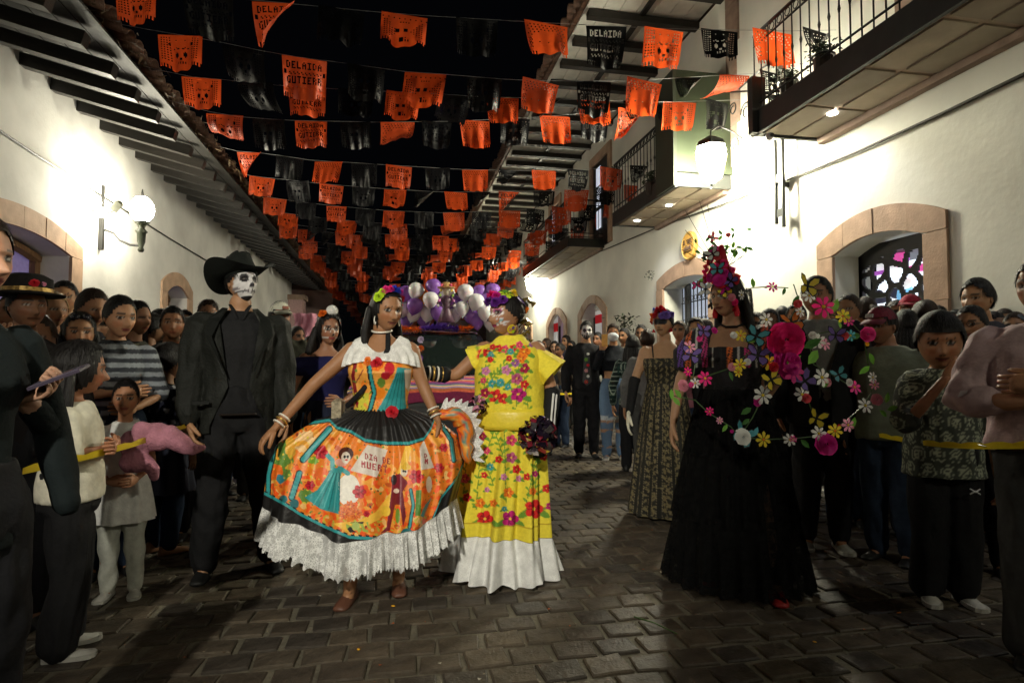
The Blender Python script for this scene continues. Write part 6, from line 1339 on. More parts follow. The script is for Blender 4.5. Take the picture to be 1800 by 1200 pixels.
for s in (-1, 1): P_, n_ = on_head(w3, s*1.45, -.4, 1.06); mb = MB(); mb.loft([(P_[0],P_[1],P_[2]-.07,.010,.006),(P_[0],P_[1],P_[2]-.05,.016,.008),(P_[0],P_[1],P_[2],.004,.004)], 8); mb.build('earring', MC['petal_red'], e3)
mb = MB(); mb.loft([(0,0,0,.075,.075),(0,0,.08,.055,.055),(0,0,.17,.03,.03),(0,0,.24,.012,.012)], 14)
hdx = mb.build('headdress', MC['petal_red'], e3, True, loc=tuple(w3['hc']+np.array([-.025,-.01,.085])))
R = random.Random(12)
for k in range(30):
    t = k/29; a = k*2.4; r_ = .105*(1-t*.85); kd = ('rose', 'lily')[k % 5 == 4]; c = ['red','hot','magenta','coral','hot','pink'][k % 6] if t > .25 else ['red','red','magenta'][k % 3]
    put(kd, c, hdx, (r_*math.sin(a)-.045*t, -r_*math.cos(a), -.03+.25*t), .056*(1-t*.45), (math.sin(a), -math.cos(a), .35), a)
for k, (x, z, c) in enumerate(((-.02,.06,'teal'),(-.045,.16,'white'),(.06,-.02,'violet'),(-.09,-.06,'white'),(.02,-.05,'magenta'))): put('bfly', c, hdx, (x, -.125+.02*(k > 2), z), .045, (-.2,-1,.2), .5*k)
put('rose', 'magenta', hdx, (-.01,-.12,-.01), .06, (0,-1,.1))
for k in range(13):      # sticks and leaves
    a = rad(-62+k*10.5+R.uniform(-3,3)); L = R.uniform(.30,.46)*(1 if abs(k-6) < 4 else .75); y_ = R.uniform(-.05,.08); b0 = np.array([math.sin(a)*.05, y_, .10]); b1 = np.array([math.sin(a)*L*.95, y_*1.6, .10+math.cos(a)*L])
    mb = MB(); mb.tube([b0, b1], [.0022,.0016], 4); mb.build('stick', mat('dark_stick', (.04,.035,.02), .6), hdx)
    for q in range(3 if 5 < k < 11 else 1):
        t = R.uniform(.25,.7); put('leaf', 'green' if q % 2 else 'dgreen', hdx, b0+(b1-b0)*t, .045, (R.uniform(-.6,.6),-1,R.uniform(-.2,.4)), R.uniform(0,6))
for x, z, k, c, r in ((-.05,.28,'bfly','coral',.030),(.045,.29,'rose','red',.022),(-.10,.16,'bfly','black',.022),(-.15,-.02,'bfly','hot',.030),(-.11,.02,'leaf','green',.06),(.07,.20,'leaf','green',.05),(.08,.14,'leaf','green',.05)): put(k, c, hdx, (x,-.06,z), r, (0,-1,.1), x*20)
for lon, lat, k, c, r in ((-1.5,-.1,'daisy','white',.035),(-1.3,-.25,'bfly','yellow',.035),(.4,.0,'daisy','white',.03),(1.0,-.1,'rose','rose',.032),(1.2,-.3,'rose','hot',.030),(.7,.15,'bfly','yellow',.035),(1.6,.0,'daisy','white',.03),(1.3,-.6,'rose','red',.022)): P_, n_ = on_head(w3, lon, lat, 1.16); put(k, c, e3, P_, r, n_, lon)
hdx.scale = (.88, .88, .86)
# flower hoops around her
gf = empty('flower_hoop_frame', pf(1360, 690, 3.0), -YAW, 'wire hoops strung with paper flowers, leaves and butterflies around the black dress', 'flower frame'); G0 = pf(1360, 690, 3.0)
def gp(px, py, D=3.0):
    D = D-.22*math.sin((px-1180)/380*PI)*(1 if py > 640 else .5); q = pf(px, py, D)-G0; return Matrix.Rotation(YAW, 3, 'Z') @ q
M_wire = mat('green_wire', (.06,.12,.04), .5)
for W_ in ([(1182,695),(1222,703),(1245,725),(1285,750),(1300,768),(1345,772),(1400,770),(1445,765),(1485,742),(1515,715),(1532,690),(1526,640),(1518,590),(1490,560),(1462,537),(1430,530)], [(1200,682),(1240,662),(1280,648),(1300,635),(1330,606),(1372,598),(1420,590),(1470,580),(1520,588)], [(1300,768),(1322,735),(1345,690),(1372,630)], [(1392,605),(1402,640),(1412,680),(1432,735),(1445,765)], [(1320,506),(1350,504),(1385,506)], [(1395,500),(1405,530),(1390,560),(1378,590)], [(1420,592),(1430,640),(1465,660),(1515,690)], [(1222,640),(1218,665),(1190,690)], [(1420,500),(1445,540),(1468,556)]):
    mb = MB(); mb.tube([gp(*q) for q in W_], .0028, 5); mb.build('wire', M_wire, gf)
IT = """1198,678,rose,rose,21 1178,683,leaf,green,18 1180,697,leaf,green,18 1196,700,leaf,green,18 1220,673,daisy,white,13 1213,676,rose,pink,10 1238,665,daisy,hot,19 1210,610,daisy,lpink,16 1212,625,bfly,violet,22 1208,653,daisy,hot,12 1245,722,daisy,hot,11 1262,738,daisy,lpink,9 1277,745,leaf,green,14 1284,757,rose,magenta,6
1300,767,rose,white,28 1302,765,bfly,teal,28 1322,766,leaf,teal,16 1338,771,daisy,yellow,18 1386,772,daisy,white,15 1391,771,daisy,pink,9 1403,771,leaf,dgreen,18 1437,761,daisy,white,18 1446,780,rose,magenta,36 1463,756,daisy,yellow,17 1472,749,rose,red,8 1487,746,daisy,lpink,17 1516,712,daisy,white,19 1500,732,leaf,green,20 1536,702,rose,rose,20 1552,708,leaf,green,18 1556,720,leaf,green,20 1542,720,leaf,green,18
1337,694,daisy,white,22 1328,706,rose,magenta,15 1318,716,leaf,dgreen,20 1314,735,leaf,dgreen,16 1285,645,rose,rose,14 1298,641,daisy,yellow,15 1310,636,rose,white,12 1296,654,daisy,yellow,12 1279,652,leaf,dgreen,16 1286,590,rose,white,12 1300,590,daisy,yellow,15 1306,600,leaf,green,20 1325,592,bfly,teal,24 1330,626,bfly,violet,26
1376,598,rose,hot,60 1374,640,rose,magenta,54 1385,598,bfly,teal,24 1388,650,rose,magenta,20 1391,655,daisy,pink,24 1357,645,rose,red,17 1348,637,daisy,yellow,20 1352,668,bfly,yellow,25 1390,568,bfly,orange,26 1405,625,leaf,green,34 1416,640,leaf,green,34 1410,612,leaf,dgreen,30 1434,600,daisy,white,18 1424,590,rose,white,13 1447,604,daisy,lpink,17 1440,625,bfly,violet,1
1440,663,daisy,white,22 1451,672,rose,rose,14 1441,680,leaf,green,12 1411,670,bfly,violet,24 1408,693,daisy,white,20 1413,700,rose,coral,16 1430,735,bfly,yellow,22 1472,659,bfly,teal,18 1488,672,rose,white,13 1497,680,daisy,pink,18 1480,590,rose,coral,17 1465,590,bfly,violet,20 1490,590,daisy,teal,14 1475,578,leaf,green,14
1520,588,rose,pink,26 1508,590,leaf,dgreen,22 1494,564,leaf,green,20 1478,556,daisy,yellow,17 1487,565,daisy,pink,13 1462,550,leaf,green,24 1444,540,daisy,hot,26 1415,505,bfly,yellow,26 1420,520,daisy,white,17 1402,520,leaf,dgreen,18 1398,535,rose,coral,14 1404,548,daisy,white,14 1524,620,leaf,green,20 1524,643,leaf,green,20 1521,605,rose,yellow,8 1530,663,daisy,white,14 1532,676,daisy,lpink,12 1322,507,leaf,green,18 1355,505,daisy,pink,13 1376,507,leaf,dgreen,13 1340,506,leaf,white,10
1234,583,bfly,violet,18 1252,582,rose,magenta,12 1345,562,daisy,white,18 1227,596,rose,pink,10"""
for k, t in enumerate(IT.split()):
    x, y, kd, c, r = t.split(','); x, y, r = int(x), int(y), int(r); q = gp(x, y); q = (q[0], q[1]-.012-.006*(k % 3), q[2]); put(kd, c, gf, q, r*3.0/F*(1.1 if kd == 'leaf' else .74), (R.uniform(-.35,.35), -1, R.uniform(-.1,.4)), R.uniform(0, 6) if kd in ('leaf','daisy','rose') else R.uniform(-.6,.6))
# -- woman in the gold lace dress
w4 = person('woman in strapless black and gold lace dress with black eye mask and flower crown', 1168, 545, 4.85, -14, sex='f', skin=(.40,.23,.13), hair='bun', head=(-22,3), paint='mask', vox=.012, n=(40,34), fat=1.12,
  arms=(((-.150,.0,.645),(-.170,-.05,.500),(-.05,-.3,-1),(1,0,0),(0,-1,0),.4), 'down'), glove=(1,1), shoes=(.02,.02,.02))
e4 = w4['e']; H4 = w4['H']
def lacepaint(X, Z):
    p = Paint(X, Z, (.015,.014,.010)); n = np.sin(X*2*PI/.042); a = np.sin(Z*2*PI/.05+2.5*np.sin(X*75)); b = vnoise(X, Z, 4, 90)
    p.m((n*.5+a*.35+b*.9 > .30), (.16,.13,.065)); p.m((abs(n) < .22) & (np.sin(Z*330) > -.2), (.25,.21,.12)); p.m(vnoise(X, Z, 9, 220) < -.25, (.02,.018,.012)); return p.C
raw = MB(); raw.loft([(0, c*H4, z*H4, (rx*1.12+.008)*H4, (ry*1.12+.008)*H4) for z, rx, ry, c in TORSO['f'] if .59 < z < .775], 40)
V, Fc, N_ = remesh(raw, .007, 3); link('bodice', mkmesh('bodice', V, Fc, M_attrm, True, lacepaint(V[:,0], V[:,2])), e4)
nu, nv = 300, 150; u = np.arange(nu)*2*PI/nu; v = np.linspace(0, 1, nv); U, Vv = np.meshgrid(u, v, indexing='ij'); k_ = Vv**.75; fo = .010*Vv*np.sin(U*14)
V = np.stack([np.sin(U)*(.078+.10*k_+fo), -np.cos(U)*(.062+.085*k_+fo), .67-.645*Vv], -1).reshape(-1, 3)*H4; Fc = [(i*nv+j, i*nv+j+1, ((i+1) % nu)*nv+j+1, ((i+1) % nu)*nv+j) for i in range(nu) for j in range(nv-1)]
link('skirt', mkmesh('skirt', V, Fc, M_attrm, True, lacepaint((U*.15).ravel(), V[:,2])), e4)
for k, s in enumerate((-1, 1)):
    mb = MB(); mb.tube([(s*.055*H4,-.07*H4,.77*H4),(s*.060*H4,-.02*H4,.825*H4),(s*.055*H4,.03*H4,.78*H4)], .006, 5); mb.build('strap', M_black, e4)
    S_, E_, W_ = w4['arms'][k]; mb = MB(); mb.tube([E_+(S_-E_)*.12, E_, W_], np.array([.028,.027,.019])*H4, 10); A_ = arm_of((((-.150,.0,.645),(-.170,-.05,.500),(-.05,-.3,-1),(1,0,0),(0,-1,0),.4), 'down')[k], s); hand(mb, W_, A_[2], A_[3], np.array(A_[4], float), .11*H4, A_[5]); gl = mb.build('glove', M_black, e4, True)
    if k == 0: mb = MB(); hand(mb, W_+np.array([-.004,-.008,0]), A_[2], A_[3], np.array(A_[4], float), .115*H4, .3); mb.build('hand_bones', mat('bone_paint', (.65,.62,.5), .6), gl, True)
for k, (lon, lat, c, r) in enumerate(((-1.2,.5,'orange',.05),(-1.0,.85,'blue',.05),(-.9,.2,'orange',.035),(-.3,.85,'red',.05),(.1,1.0,'red',.05),(.5,.75,'red',.045),(.7,.45,'violet',.06),(.35,.4,'violet',.045),(1.3,.5,'violet',.05),(-.5,.45,'red',.04),(-1.4,.1,'red',.035))): P_, n_ = on_head(w4, lon, lat, 1.1); put('rose', c, e4, P_, r, n_, k)
for s in (-1, 1): P_, n_ = on_head(w4, s*1.4, -.5, 1.1); put('rose', 'red', e4, P_, .03, n_)
# ------------------------------------------------------------------ the crowd
def tee(c, name, sl=.35, **k): return dict(m=cloth(name, c, .85), sleeve=sl, **k)
def longs(c, name, **k): return dict(m=cloth(name, c, .85), sleeve=.97, **k)
def pat(fn, sl=.35, **k): return dict(m=M_attrm, sleeve=sl, paint=fn, cvox=.009, **k)
PB = dict(m=cloth('trousers_black', (.012,.012,.014), .85)); PJ = dict(m=cloth('jeans_dark', (.022,.035,.065), .85)); PJL = dict(m=cloth('jeans_light', (.12,.19,.30), .85)); PG = dict(m=cloth('trousers_grey', (.05,.05,.05), .85))
WHT = (.5,.49,.45); BS = (.015,.015,.015)
def stripes(q):
    c = np.tile((.30,.33,.36), (len(q), 1)); s = np.sin(q[:,2]*H_ST) ; c[s > 0] = (.035,.04,.05); return c
H_ST = 190
def dots(base, col, r=.012, g=.055, seed=0):
    def f(q):
        c = np.tile(base, (len(q), 1)); a = np.arctan2(q[:,0], -q[:,1])*.09; u = a/g; v = q[:,2]/g; u = u+.5*(np.floor(v) % 2); fu = u-np.floor(u)-.5; fv = v-np.floor(v)-.5; c[(fu**2+fv**2)*g*g < r*r] = col; return c
    return f
def skulls(q):
    c = np.tile((.040,.047,.036), (len(q), 1)); a = np.arctan2(q[:,0], -q[:,1])*.10; g = .052; u = a/g; v = q[:,2]/(g*1.05); u = u+.5*(np.floor(v) % 2); fu = u-np.floor(u)-.5; fv = v-np.floor(v)-.5; n = vnoise(a, q[:,2], 3, 60); t = n*1.2; du = fu*np.cos(t)+fv*np.sin(t); dv = -fu*np.sin(t)+fv*np.cos(t)
    r = np.hypot(du*1.25, dv); c[(r < .46)] = (.055,.062,.048); c[(r < .47) & (r > .40)] = (.30,.33,.24); h = (np.hypot(du*1.3, dv-.06) < .25); c[h] = (.33,.36,.26); c[(np.hypot(abs(du)-.09, dv-.06) < .065)] = (.03,.035,.03); c[(abs(du) < .12) & (abs(dv+.2) < .08)] = (.28,.31,.22); c[(abs(dv+.2) < .09) & (np.sin(du*70) > .5)] = (.04,.05,.04); return c
def plaid(q):
    a = np.arctan2(q[:,0], -q[:,1])*.10; c = np.tile((.010,.045,.038), (len(q), 1)); s1 = np.sin(a*2*PI/.030); s2 = np.sin(q[:,2]*2*PI/.034); c[(s1 > .3)] *= .45; c[(s2 > .3)] *= .5; c[(s1 < -.93) | (s2 < -.93)] = (.30,.36,.30); return c
def rip(q):
    c = np.tile((.11,.18,.29), (len(q), 1)); n = vnoise(q[:,0]*1.0, q[:,2], 5, 60); z = q[:,2]; f = q[:,1] < 0; m = f & (((abs(z-.30) < .025) | (abs(z-.22) < .012) | (abs(z-.10) < .010)) & (n > -.25)); c[m] = (.38,.22,.14); c[f & (abs(z-.30) < .04) & (np.sin(z*700) > .5) & (n > -.5)] = (.45,.50,.55); c *= (1+.25*np.sin(q[:,0]*40))[:,None]; return c
def camo(q):
    c = np.tile((.05,.05,.035), (len(q), 1)); n = vnoise(q[:,0], q[:,2], 8, 60); c[n > .2] = (.16,.15,.10); c[n < -.3] = (.02,.02,.018); return c
def capwear(i, col, label, brim=(0,0,0), logo=None, nm=None, white=False, pitch=0):
    m = mat('cap_'+label, col, .8, .1, 20, bump=.3); hh = i['hh']; R_ = i['R']; mb = MB(); d, Fc = sph(30, 18, 0); P = head_pos(d)*1.13; k = d[:,2] > .22+.16*np.clip(-d[:,1], 0, 1)-.1*np.clip(d[:,1], 0, 1); P[:,2] = P[:,2]*.94+.06; V = (P*hh/2) @ R_.T+i['hc']
    mb.add(V, [f for f in Fc if sum(k[q] for q in f) >= 3]+[tuple(range(17*30, 18*30))]); c = mb.build('cap', m, i['e'], True)
    mb = MB(); rings = []; n = 15
    for t in np.linspace(0, 1, 6):
        row = []
        for a in np.linspace(-1.05, 1.05, n): x = math.sin(a)*.74; y = -math.cos(a)*.84-.62*t*math.cos(a*.95)-.02; row.append(R_ @ (np.array([x*(1-.08*t), y, .40-.16*t-.16*x*x])*hh/2)+i['hc'])
        rings.append(row)
    V = np.array(rings).reshape(-1, 3); F_ = [(r*n+j, r*n+j+1, (r+1)*n+j+1, (r+1)*n+j) for r in range(5) for j in range(n-1)]; up = R_ @ np.array([0,0,.035*hh/2*2]); mb.add(V, F_); mb.add(V+up, F_); mb.build('cap_brim', mat('capbrim_'+label, tuple(q*.8 for q in col), .7), i['e'], True)
    if logo: mb = MB(); q = R_ @ (np.array([0,-.90,.66])*hh/2)+i['hc']; mb.box(q, (.045,.012,.022), R_ @ np.array(Euler((-.4,0,0)).to_matrix())); mb.build('cap_logo', mat('caplogo_'+label, logo, .6, .4, 90), c)
def glasses(i):
    for s in (-1, 1):
        c = i['hc']+i['R'] @ (np.array([s*.29,-.86,.02])*i['hh']/2); r = .19*i['hh']/2; mb = MB(); mb.tube([c+i['R'] @ np.array([r*math.cos(a), 0, r*.8*math.sin(a)]) for a in np.linspace(0, 2*PI, 15)], .0022, 4, ref=(0,1,0), cap=False); mb.tube([i['hc']+i['R'] @ (np.array([s*.46,-.84,.04])*i['hh']/2), i['hc']+i['R'] @ (np.array([s*.72,.0,.05])*i['hh']/2)], .002, 4); mb.build('glasses', M_iron, i['e'])
def P(*a, **k):
    k.setdefault('n', (34, 28)); k.setdefault('vox', .016); return person(*a, **k)
# left side, front row
L1 = P('woman in dark top standing closest at the far left edge, seen in profile', -58, 380, 1.55, 70, sex='f', skin=(0.451,0.237,0.146), hair='bun', hc='b', head=(8,-4), vox=.011, n=(60,50), fat=.9, shirt=longs((.008,.012,.013), 'dark_teal', zlo=.46, off=.005), pants=PB, shoes=(.3,.12,.05), arms=('down','down'), nohand=(0,1))
e = L1['e']; bpy.context.view_layer.update(); MI = np.array(e.matrix_world.inverted())
def toL(p): return (MI @ np.array([*p, 1]))[:3]
hp = pf(104, 662, 1.62); RY = Matrix.Rotation(-YAW, 3, 'Z'); vx = np.array(RY @ Vector((1,0,0))); vy = np.array(RY @ Vector((0,1,0))); vz = np.array([0,0,1.0])
ph = empty('phone', hp, 0, 'smartphone held out by the woman at the far left edge', 'phone', rot=(rad(15), rad(-22), -YAW+.15))
mb = MB(); mb.cbox((0,0,0), (.135,.066,.009), .002); mb.build('case', mat('phone_case', (.05,.04,.06), .3), ph); mb = MB(); mb.bbox((-.063,-.030,.0048), (.063,.030,.0055)); mb.build('screen', mat('phone_screen', (.10,.09,.13), .12, .3, 20), ph)
raw = MB(); SK = (.36,.20,.13); wr_ = np.array(hp)-vx*.115-vz*.055+vy*.02; MR = MI[:3,:3]; S_, E_, _ = L1['arms'][1]; wl = toL(wr_)
raw.tube([E_, (E_+wl)/2, wl], [.036,.032,.024], 10, col=SK); hand(raw, wl, MR @ (vx+.28*vz), MR @ (vz*.8-vy*.6), MR @ (vz*.5+vy), .155, .85, SK, nf=8)
raw.build('forearm', M_skin, e, True, True)
mb = MB(); mb.tube([E_+(S_-E_)*.2, E_, (E_*.35+wl*.65)], [.045,.044,.036], 12); mb.build('sleeve', cloth('dark_teal', (.008,.012,.013)), e, True)
L2 = P('person in black hat with red flower and gold band at the left edge', 44, 500, 2.8, 40, skin=(0.200,0.095,0.051), head=(20,0), hair='short', shirt=longs((.012,.010,.010), 'black_plain'), pants=PB, arms=(((-.10,-.10,.70),(-.045,-.18,.80),(.3,-.2,.9),(0,.8,.3),(.7,0,.3),1.0),'down'), n=(40,34))
hm_ = cloth('felt_black2', (.015,.013,.012)); c = L2['hc']+np.array([0,0,.10]); mb = MB(); mb.loft([(c[0],c[1],c[2]-.05,.142,.150),(c[0],c[1],c[2]-.042,.146,.154),(c[0],c[1],c[2]-.035,.10,.11),(c[0],c[1],c[2]+.03,.095,.105),(c[0],c[1],c[2]+.05,.06,.07)], 30); ht = mb.build('hat', hm_, L2['e'], True)
mb = MB(); mb.loft([(c[0],c[1],c[2]-.034,.103,.113),(c[0],c[1],c[2]-.016,.102,.112)], 30, ends=False); mb.build('gold_band', mat('gold_band', (.35,.22,.06), .35, .6, 60, metal=.6), ht); put('rose', 'red', ht, c+np.array([.02,-.10,.0]), .03, (0,-1,.4)); put('rose', 'lpink', ht, c+np.array([.05,-.08,.0]), .022, (0,-1,.4))
L3 = P('child in red sweater behind the raised hand at left', 62, 553, 2.95, 20, sex='c', skin=BRN, head=(10,0), hair='short', hc='b', shirt=longs((.30,.01,.02), 'red_sweater'), pants=PB)
P('man behind the blond woman at left, only his forehead showing', 115, 497, 4.3, 30, skin=(0.451,0.237,0.123), shirt=tee((.05,.05,.05), 'grey_dark'), pants=PB)
P('woman with blond ponytail near the left arch', 92, 517, 3.9, 60, sex='f', skin=TAN, hair='pony', hc='l', shirt=tee((.02,.025,.02), 'dark_green'), pants=PB)
P('woman with brown hair tied in a dark bun, head bowed, at left', 156, 508, 3.7, 60, sex='f', skin=(0.459,0.231,0.128), hair='bun', hc='b', head=(0,-14), shirt=tee((.02,.02,.025), 'black_tee'), pants=PB)
L6 = P('young woman with long black hair and glasses pushed up, looking at the camera', 140, 552, 3.6, 20, sex='f', skin=(0.427,0.214,0.112), hair='long', head=(18,0), hs=1.12, shirt=longs((.015,.017,.02), 'black_jumper'), pants=PB, n=(44,36))
for s in (-1, 1): P_, n_ = on_head(L6, s*.45, .75, 1.16); mb = MB(); mb.ball(P_, (.026,.012,.018), 10, 6); mb.build('sunglass_lens', mat('lens_dark', (.02,.02,.03), .05, spec=1), L6['e'], True)
L7 = P('young woman with pulled back hair in a blue and white striped top', 206, 522, 3.5, 35, sex='f', skin=(0.477,0.249,0.134), hair='bun', head=(22,-6), hs=1.1, shirt=pat(stripes, .5), pants=PJ, arms=('fold','hold'), n=(44,36))
P('girl with cat ear headband in profile behind the striped top', 238, 532, 3.95, 60, sex='f', skin=BRN, hair='long', head=(10,0), shirt=pat(camo, .9), pants=PB)
P('man with short black hair turned away behind the cat ear girl', 262, 552, 4.4, 150, skin=TAN, shirt=tee((.25,.24,.22), 'pale_tee'), pants=PG)
L10 = P('man with short black hair and dark leather jacket looking right', 303, 541, 4.2, 8, skin=(0.373,0.176,0.090), head=(22,2), shirt=longs((.014,.014,.015), 'leather_black', off=.016), pants=PB, n=(44,36), hs=1.08, fringe=.05)
L11 = P('child seen from behind in navy dress with white polka dots', 296, 606, 3.9, 152, sex='c', skin=TAN, hair='short', fringe=.2, head=(10,0), shirt=pat(dots((.010,.012,.028), (.42,.42,.46)), .35, zlo=.52), pants=PJ, shoes=(.32,.16,.08), vol=1.14)
skirt(L11['e'], mat('navy_dots', (.012,.014,.03), .8), L11['H'], .60, .30, (.09,.07), (.14,.12), 9, .01, 80, 14)
L12 = P('girl with long black hair in cream tee shirt, arms folded, seen from behind at left', 132, 603, 2.55, 118, sex='c', skin=(0.388,0.176,0.096), hair='long', head=(15,-5), fat=1.2, vox=.012, shirt=dict(m=cloth('cream_tee', (.62,.59,.48), .85), sleeve=.42, off=.012, cvox=.011), pants=dict(m=M_black, wide=.015), arms=('fold','fold'), shoes=WHT, n=(44,36), vol=1.12)
L13 = P('little girl in white dress and white leggings hugging a pink plush', 222, 669, 3.15, 20, sex='c', skin=(0.401,0.190,0.102), hair='bun', head=(8,0), fat=1.0, vox=.011, shirt=dict(m=cloth('white_dress', (.74,.74,.72), .8), sleeve=.22, off=.012, zlo=.50, cvox=.010), pants=dict(m=cloth('white_leggings', (.55,.56,.50), .8), off=.004), shoes=WHT, arms=(((-.12,-.06,.62),(-.02,-.16,.565),(.8,-.5,0),(0,.7,-.3),(0,0,1),.5),((.125,-.06,.62),(.09,-.19,.57),(-.2,-1,0),(-.7,.3,0),(0,0,1),.5)), n=(44,36), hs=.98)
skirt(L13['e'], cloth('white_dress', (.74,.74,.72)), L13['H'], .60, .36, (.092,.075), (.135,.115), 8, .008, 90, 16, name='dress_skirt')
mb = MB(); R = random.Random(3)
pp = pf(264, 778, 2.92); pe = empty('pink_plush', pp, 0, 'pale pink plush toy hanging over the caution tape in the little girl\'s arms', 'plush toy')
Mp = mat('pink_plush', (.36,.15,.20), .9, .2, 20, bump=.7, bscale=90)
raw = MB(); raw.tube([(-.09,0,.0),(0,0,.03),(.10,.0,.02),(.16,0,-.02)], [.06,.07,.06,.04], 12); raw.ball((-.06,-.02,-.09), (.07,.06,.05), 12, 8); raw.tube([(.14,0,.0),(.20,0,-.04),(.24,0,-.03)], [.035,.025,.018], 8); raw.tube([(-.02,-.02,-.08),(.03,-.03,-.13),(.03,-.02,-.17)], [.035,.03,.025], 8); raw.ball((-.02,-.03,.06), .05, 10, 8)
V, Fc, N_ = remesh(raw, .01, 3); V = wrinkle(V, N_, .004, 3); link('plush_body', mkmesh('plush_body', V, Fc, Mp, True), pe)
L14 = P('man with messy hair raising a hand behind the black hat at left', 366, 530, 5.2, 30, skin=BRN, hc='b', hair='curly', shirt=tee((.03,.03,.04), 'slate'), pants=PB)
L15 = P('older man with moustache in a white baseball cap behind the suited man', 488, 532, 4.6, 22, skin=(0.344,0.163,0.090), head=(22,-4), paint='moustache', hair='short', fat=1.2, shirt=longs((.05,.05,.035), 'olive_jacket'), pants=PB, n=(44,36))
capwear(L15, (.62,.61,.50), 'cream', logo=(.25,.08,.05))
L17 = P('woman with curly black hair, orange and white hair flowers and half skull make-up', 575, 552, 4.35, 22, sex='f', skin=(0.287,0.136,0.077), hair='curly', head=(14,-4), paint='halfskull', hs=1.05, n=(44,36), vol=1.2, arms=('down','hold'), pants=dict(kind='skirt', m=M_navy, zt=.62, zb=.05, rb=(.15,.13)))
raw = MB(); Hq = L17['H']; raw.loft([(0,c_*Hq,z*Hq,(rx+.008)*Hq,(ry+.008)*Hq) for z,rx,ry,c_ in TORSO['f'] if .58 < z < .78], 20); raw.tube([(-.125*Hq,0,.76*Hq),(0,-.03*Hq,.765*Hq),(.125*Hq,0,.76*Hq)], .045*Hq, 10); V, Fc, N_ = remesh(raw, .012, 3); link('off_shoulder_top', mkmesh('top', V, Fc, cloth('royal_navy', (.012,.012,.06)), True), L17['e'])
P_, n_ = on_head(L17, -1.1, .8, 1.3); put('rose', 'orange', L17['e'], P_, .05, n_); P_, n_ = on_head(L17, .1, 1.2, 1.3); mb = MB(); mb.ball(P_, .042, 14, 10); mb.build('white_pompom', cloth('pompom_white', (.7,.7,.66), bump=1), L17['e'], True)
# right side
R1_ = P('man in black suit shirt with skull face paint and decorated tie', 1030, 566, 8.0, -4, skin=(0.430,0.231,0.128), paint='skullman', hair='short', head=(4,-3), vox=.018, shirt=longs((.012,.012,.014), 'black_shirt', off=.014), pants=PB, n=(40,34), arms=('down','down'), vol=1.12)
mb = MB(); Hq = R1_['H']; mb.add([(-.03,-.085*Hq,.80*Hq),(.03,-.085*Hq,.80*Hq),(.06,-.10*Hq,.56*Hq),(0,-.105*Hq,.53*Hq),(-.06,-.10*Hq,.56*Hq)], [(0,1,2,3,4)]); ti = mb.build('tie', mat('tie_black', (.02,.02,.02), .6), R1_['e'])
for k, c in enumerate(('white','green','red','rose','white','red')): put('daisy' if k % 2 else 'rose', c, ti, ((-1)**k*.012, -.112*Hq, (.76-.04*k)*Hq), .028, (0,-1,0))
R2_ = P('woman in white face mask, black crop top and ripped jeans raising her phone', 1078, 570, 7.8, -6, sex='f', skin=(0.427,0.226,0.123), hair='bun', hc='b', head=(-6,-4), vox=.016, shirt=longs((.010,.012,.016), 'black_crop', zlo=.655), pants=dict(m=M_attrm, paint=rip, zhi=.58), n=(40,34), arms=(((-.13,-.05,.68),(-.09,-.14,.80),(.1,-.2,1),(0,.9,.3),(.7,0,.3),.8), 'down'), shoes=(.3,.3,.3))
mb = MB(); q = R2_['hc']+R2_['R'] @ np.array([0,-.085,-.045]); mb.ball(q, (.075,.045,.058), 14, 9, R=R2_['R']); mb.build('face_mask', mat('mask_cloth', (.55,.60,.66), .8), R2_['e'], True)
mb = MB(); mb.cbox(tuple(R2_['arms'][0][2]+np.array([.03,-.06,.13])), (.075,.012,.15), .002); tag(mb.build('orange_phone', mat('phone_orange', (.7,.35,.05), .4), None, loc=R2_['e'].location, rot=R2_['e'].rotation_euler), 'orange phone held up by the masked woman', 'phone')
R3_ = P('girl with long black hair in green plaid shirt seen from behind', 1112, 592, 6.9, 165, sex='f', skin=TAN, hair='long', vol=1.2, shirt=pat(plaid, .97, zlo=.50), pants=PB, shoes=BS, vox=.016)
P('person in grey hooded top between the plaid girl and the gold dress', 1138, 580, 6.2, 170, sex='f', hair='short', hc='b', shirt=longs((.12,.12,.12), 'grey_hood'), pants=PG)
P('girl beside the gold dress, her face lit, brown hair', 1222, 560, 5.6, -10, sex='f', skin=(0.502,0.273,0.146), hair='long', hc='b', shirt=longs((.3,.12,.16), 'pink_top'), pants=PJ)
P('man in dark cap peering behind the black veil', 1400, 535, 5.2, -30, skin=TAN, shirt=tee((.2,.2,.18), 'stone_tee'), pants=PB)
P('woman with dark hair just right of the veil', 1352, 545, 5.4, -20, sex='f', skin=BRN, hair='long', shirt=tee((.03,.03,.03), 'black_tee2'), pants=PB)
P('short haired man in the back row right of the veil', 1375, 540, 5.9, 160, skin=BRN, shirt=tee((.05,.06,.07), 'slate2'), pants=PB)
M4 = P('man in black suit jacket looking left behind the flower hoops', 1438, 489, 4.0, -18, skin=(0.316,0.149,0.077), head=(-24,2), hair='short', vox=.013, fat=1.08, shirt=dict(m=cloth('grey_shirt', (.16,.16,.15)), sleeve=0, zlo=.5), pants=PB, n=(44,36), hs=1.06, shoes=(.35,.35,.33))
dress_top(M4, M_black, sleeve=.97, zlo=.46, off=.022, fat=1.08, seed=4, open_=lambda z: .02+.045*np.clip((z-.66)/.16, 0, 1), name='jacket')
P('woman with hair in a bun behind the black suit, facing left', 1494, 520, 4.8, -50, sex='f', skin=TAN, hair='bun', hc='b', shirt=tee((.05,.03,.03), 'plum'), pants=PB)
P('woman with ponytail behind the maroon cap', 1522, 524, 5.3, 175, sex='f', hair='pony', hc='b', shirt=tee((.1,.1,.1), 'grey3'), pants=PB)
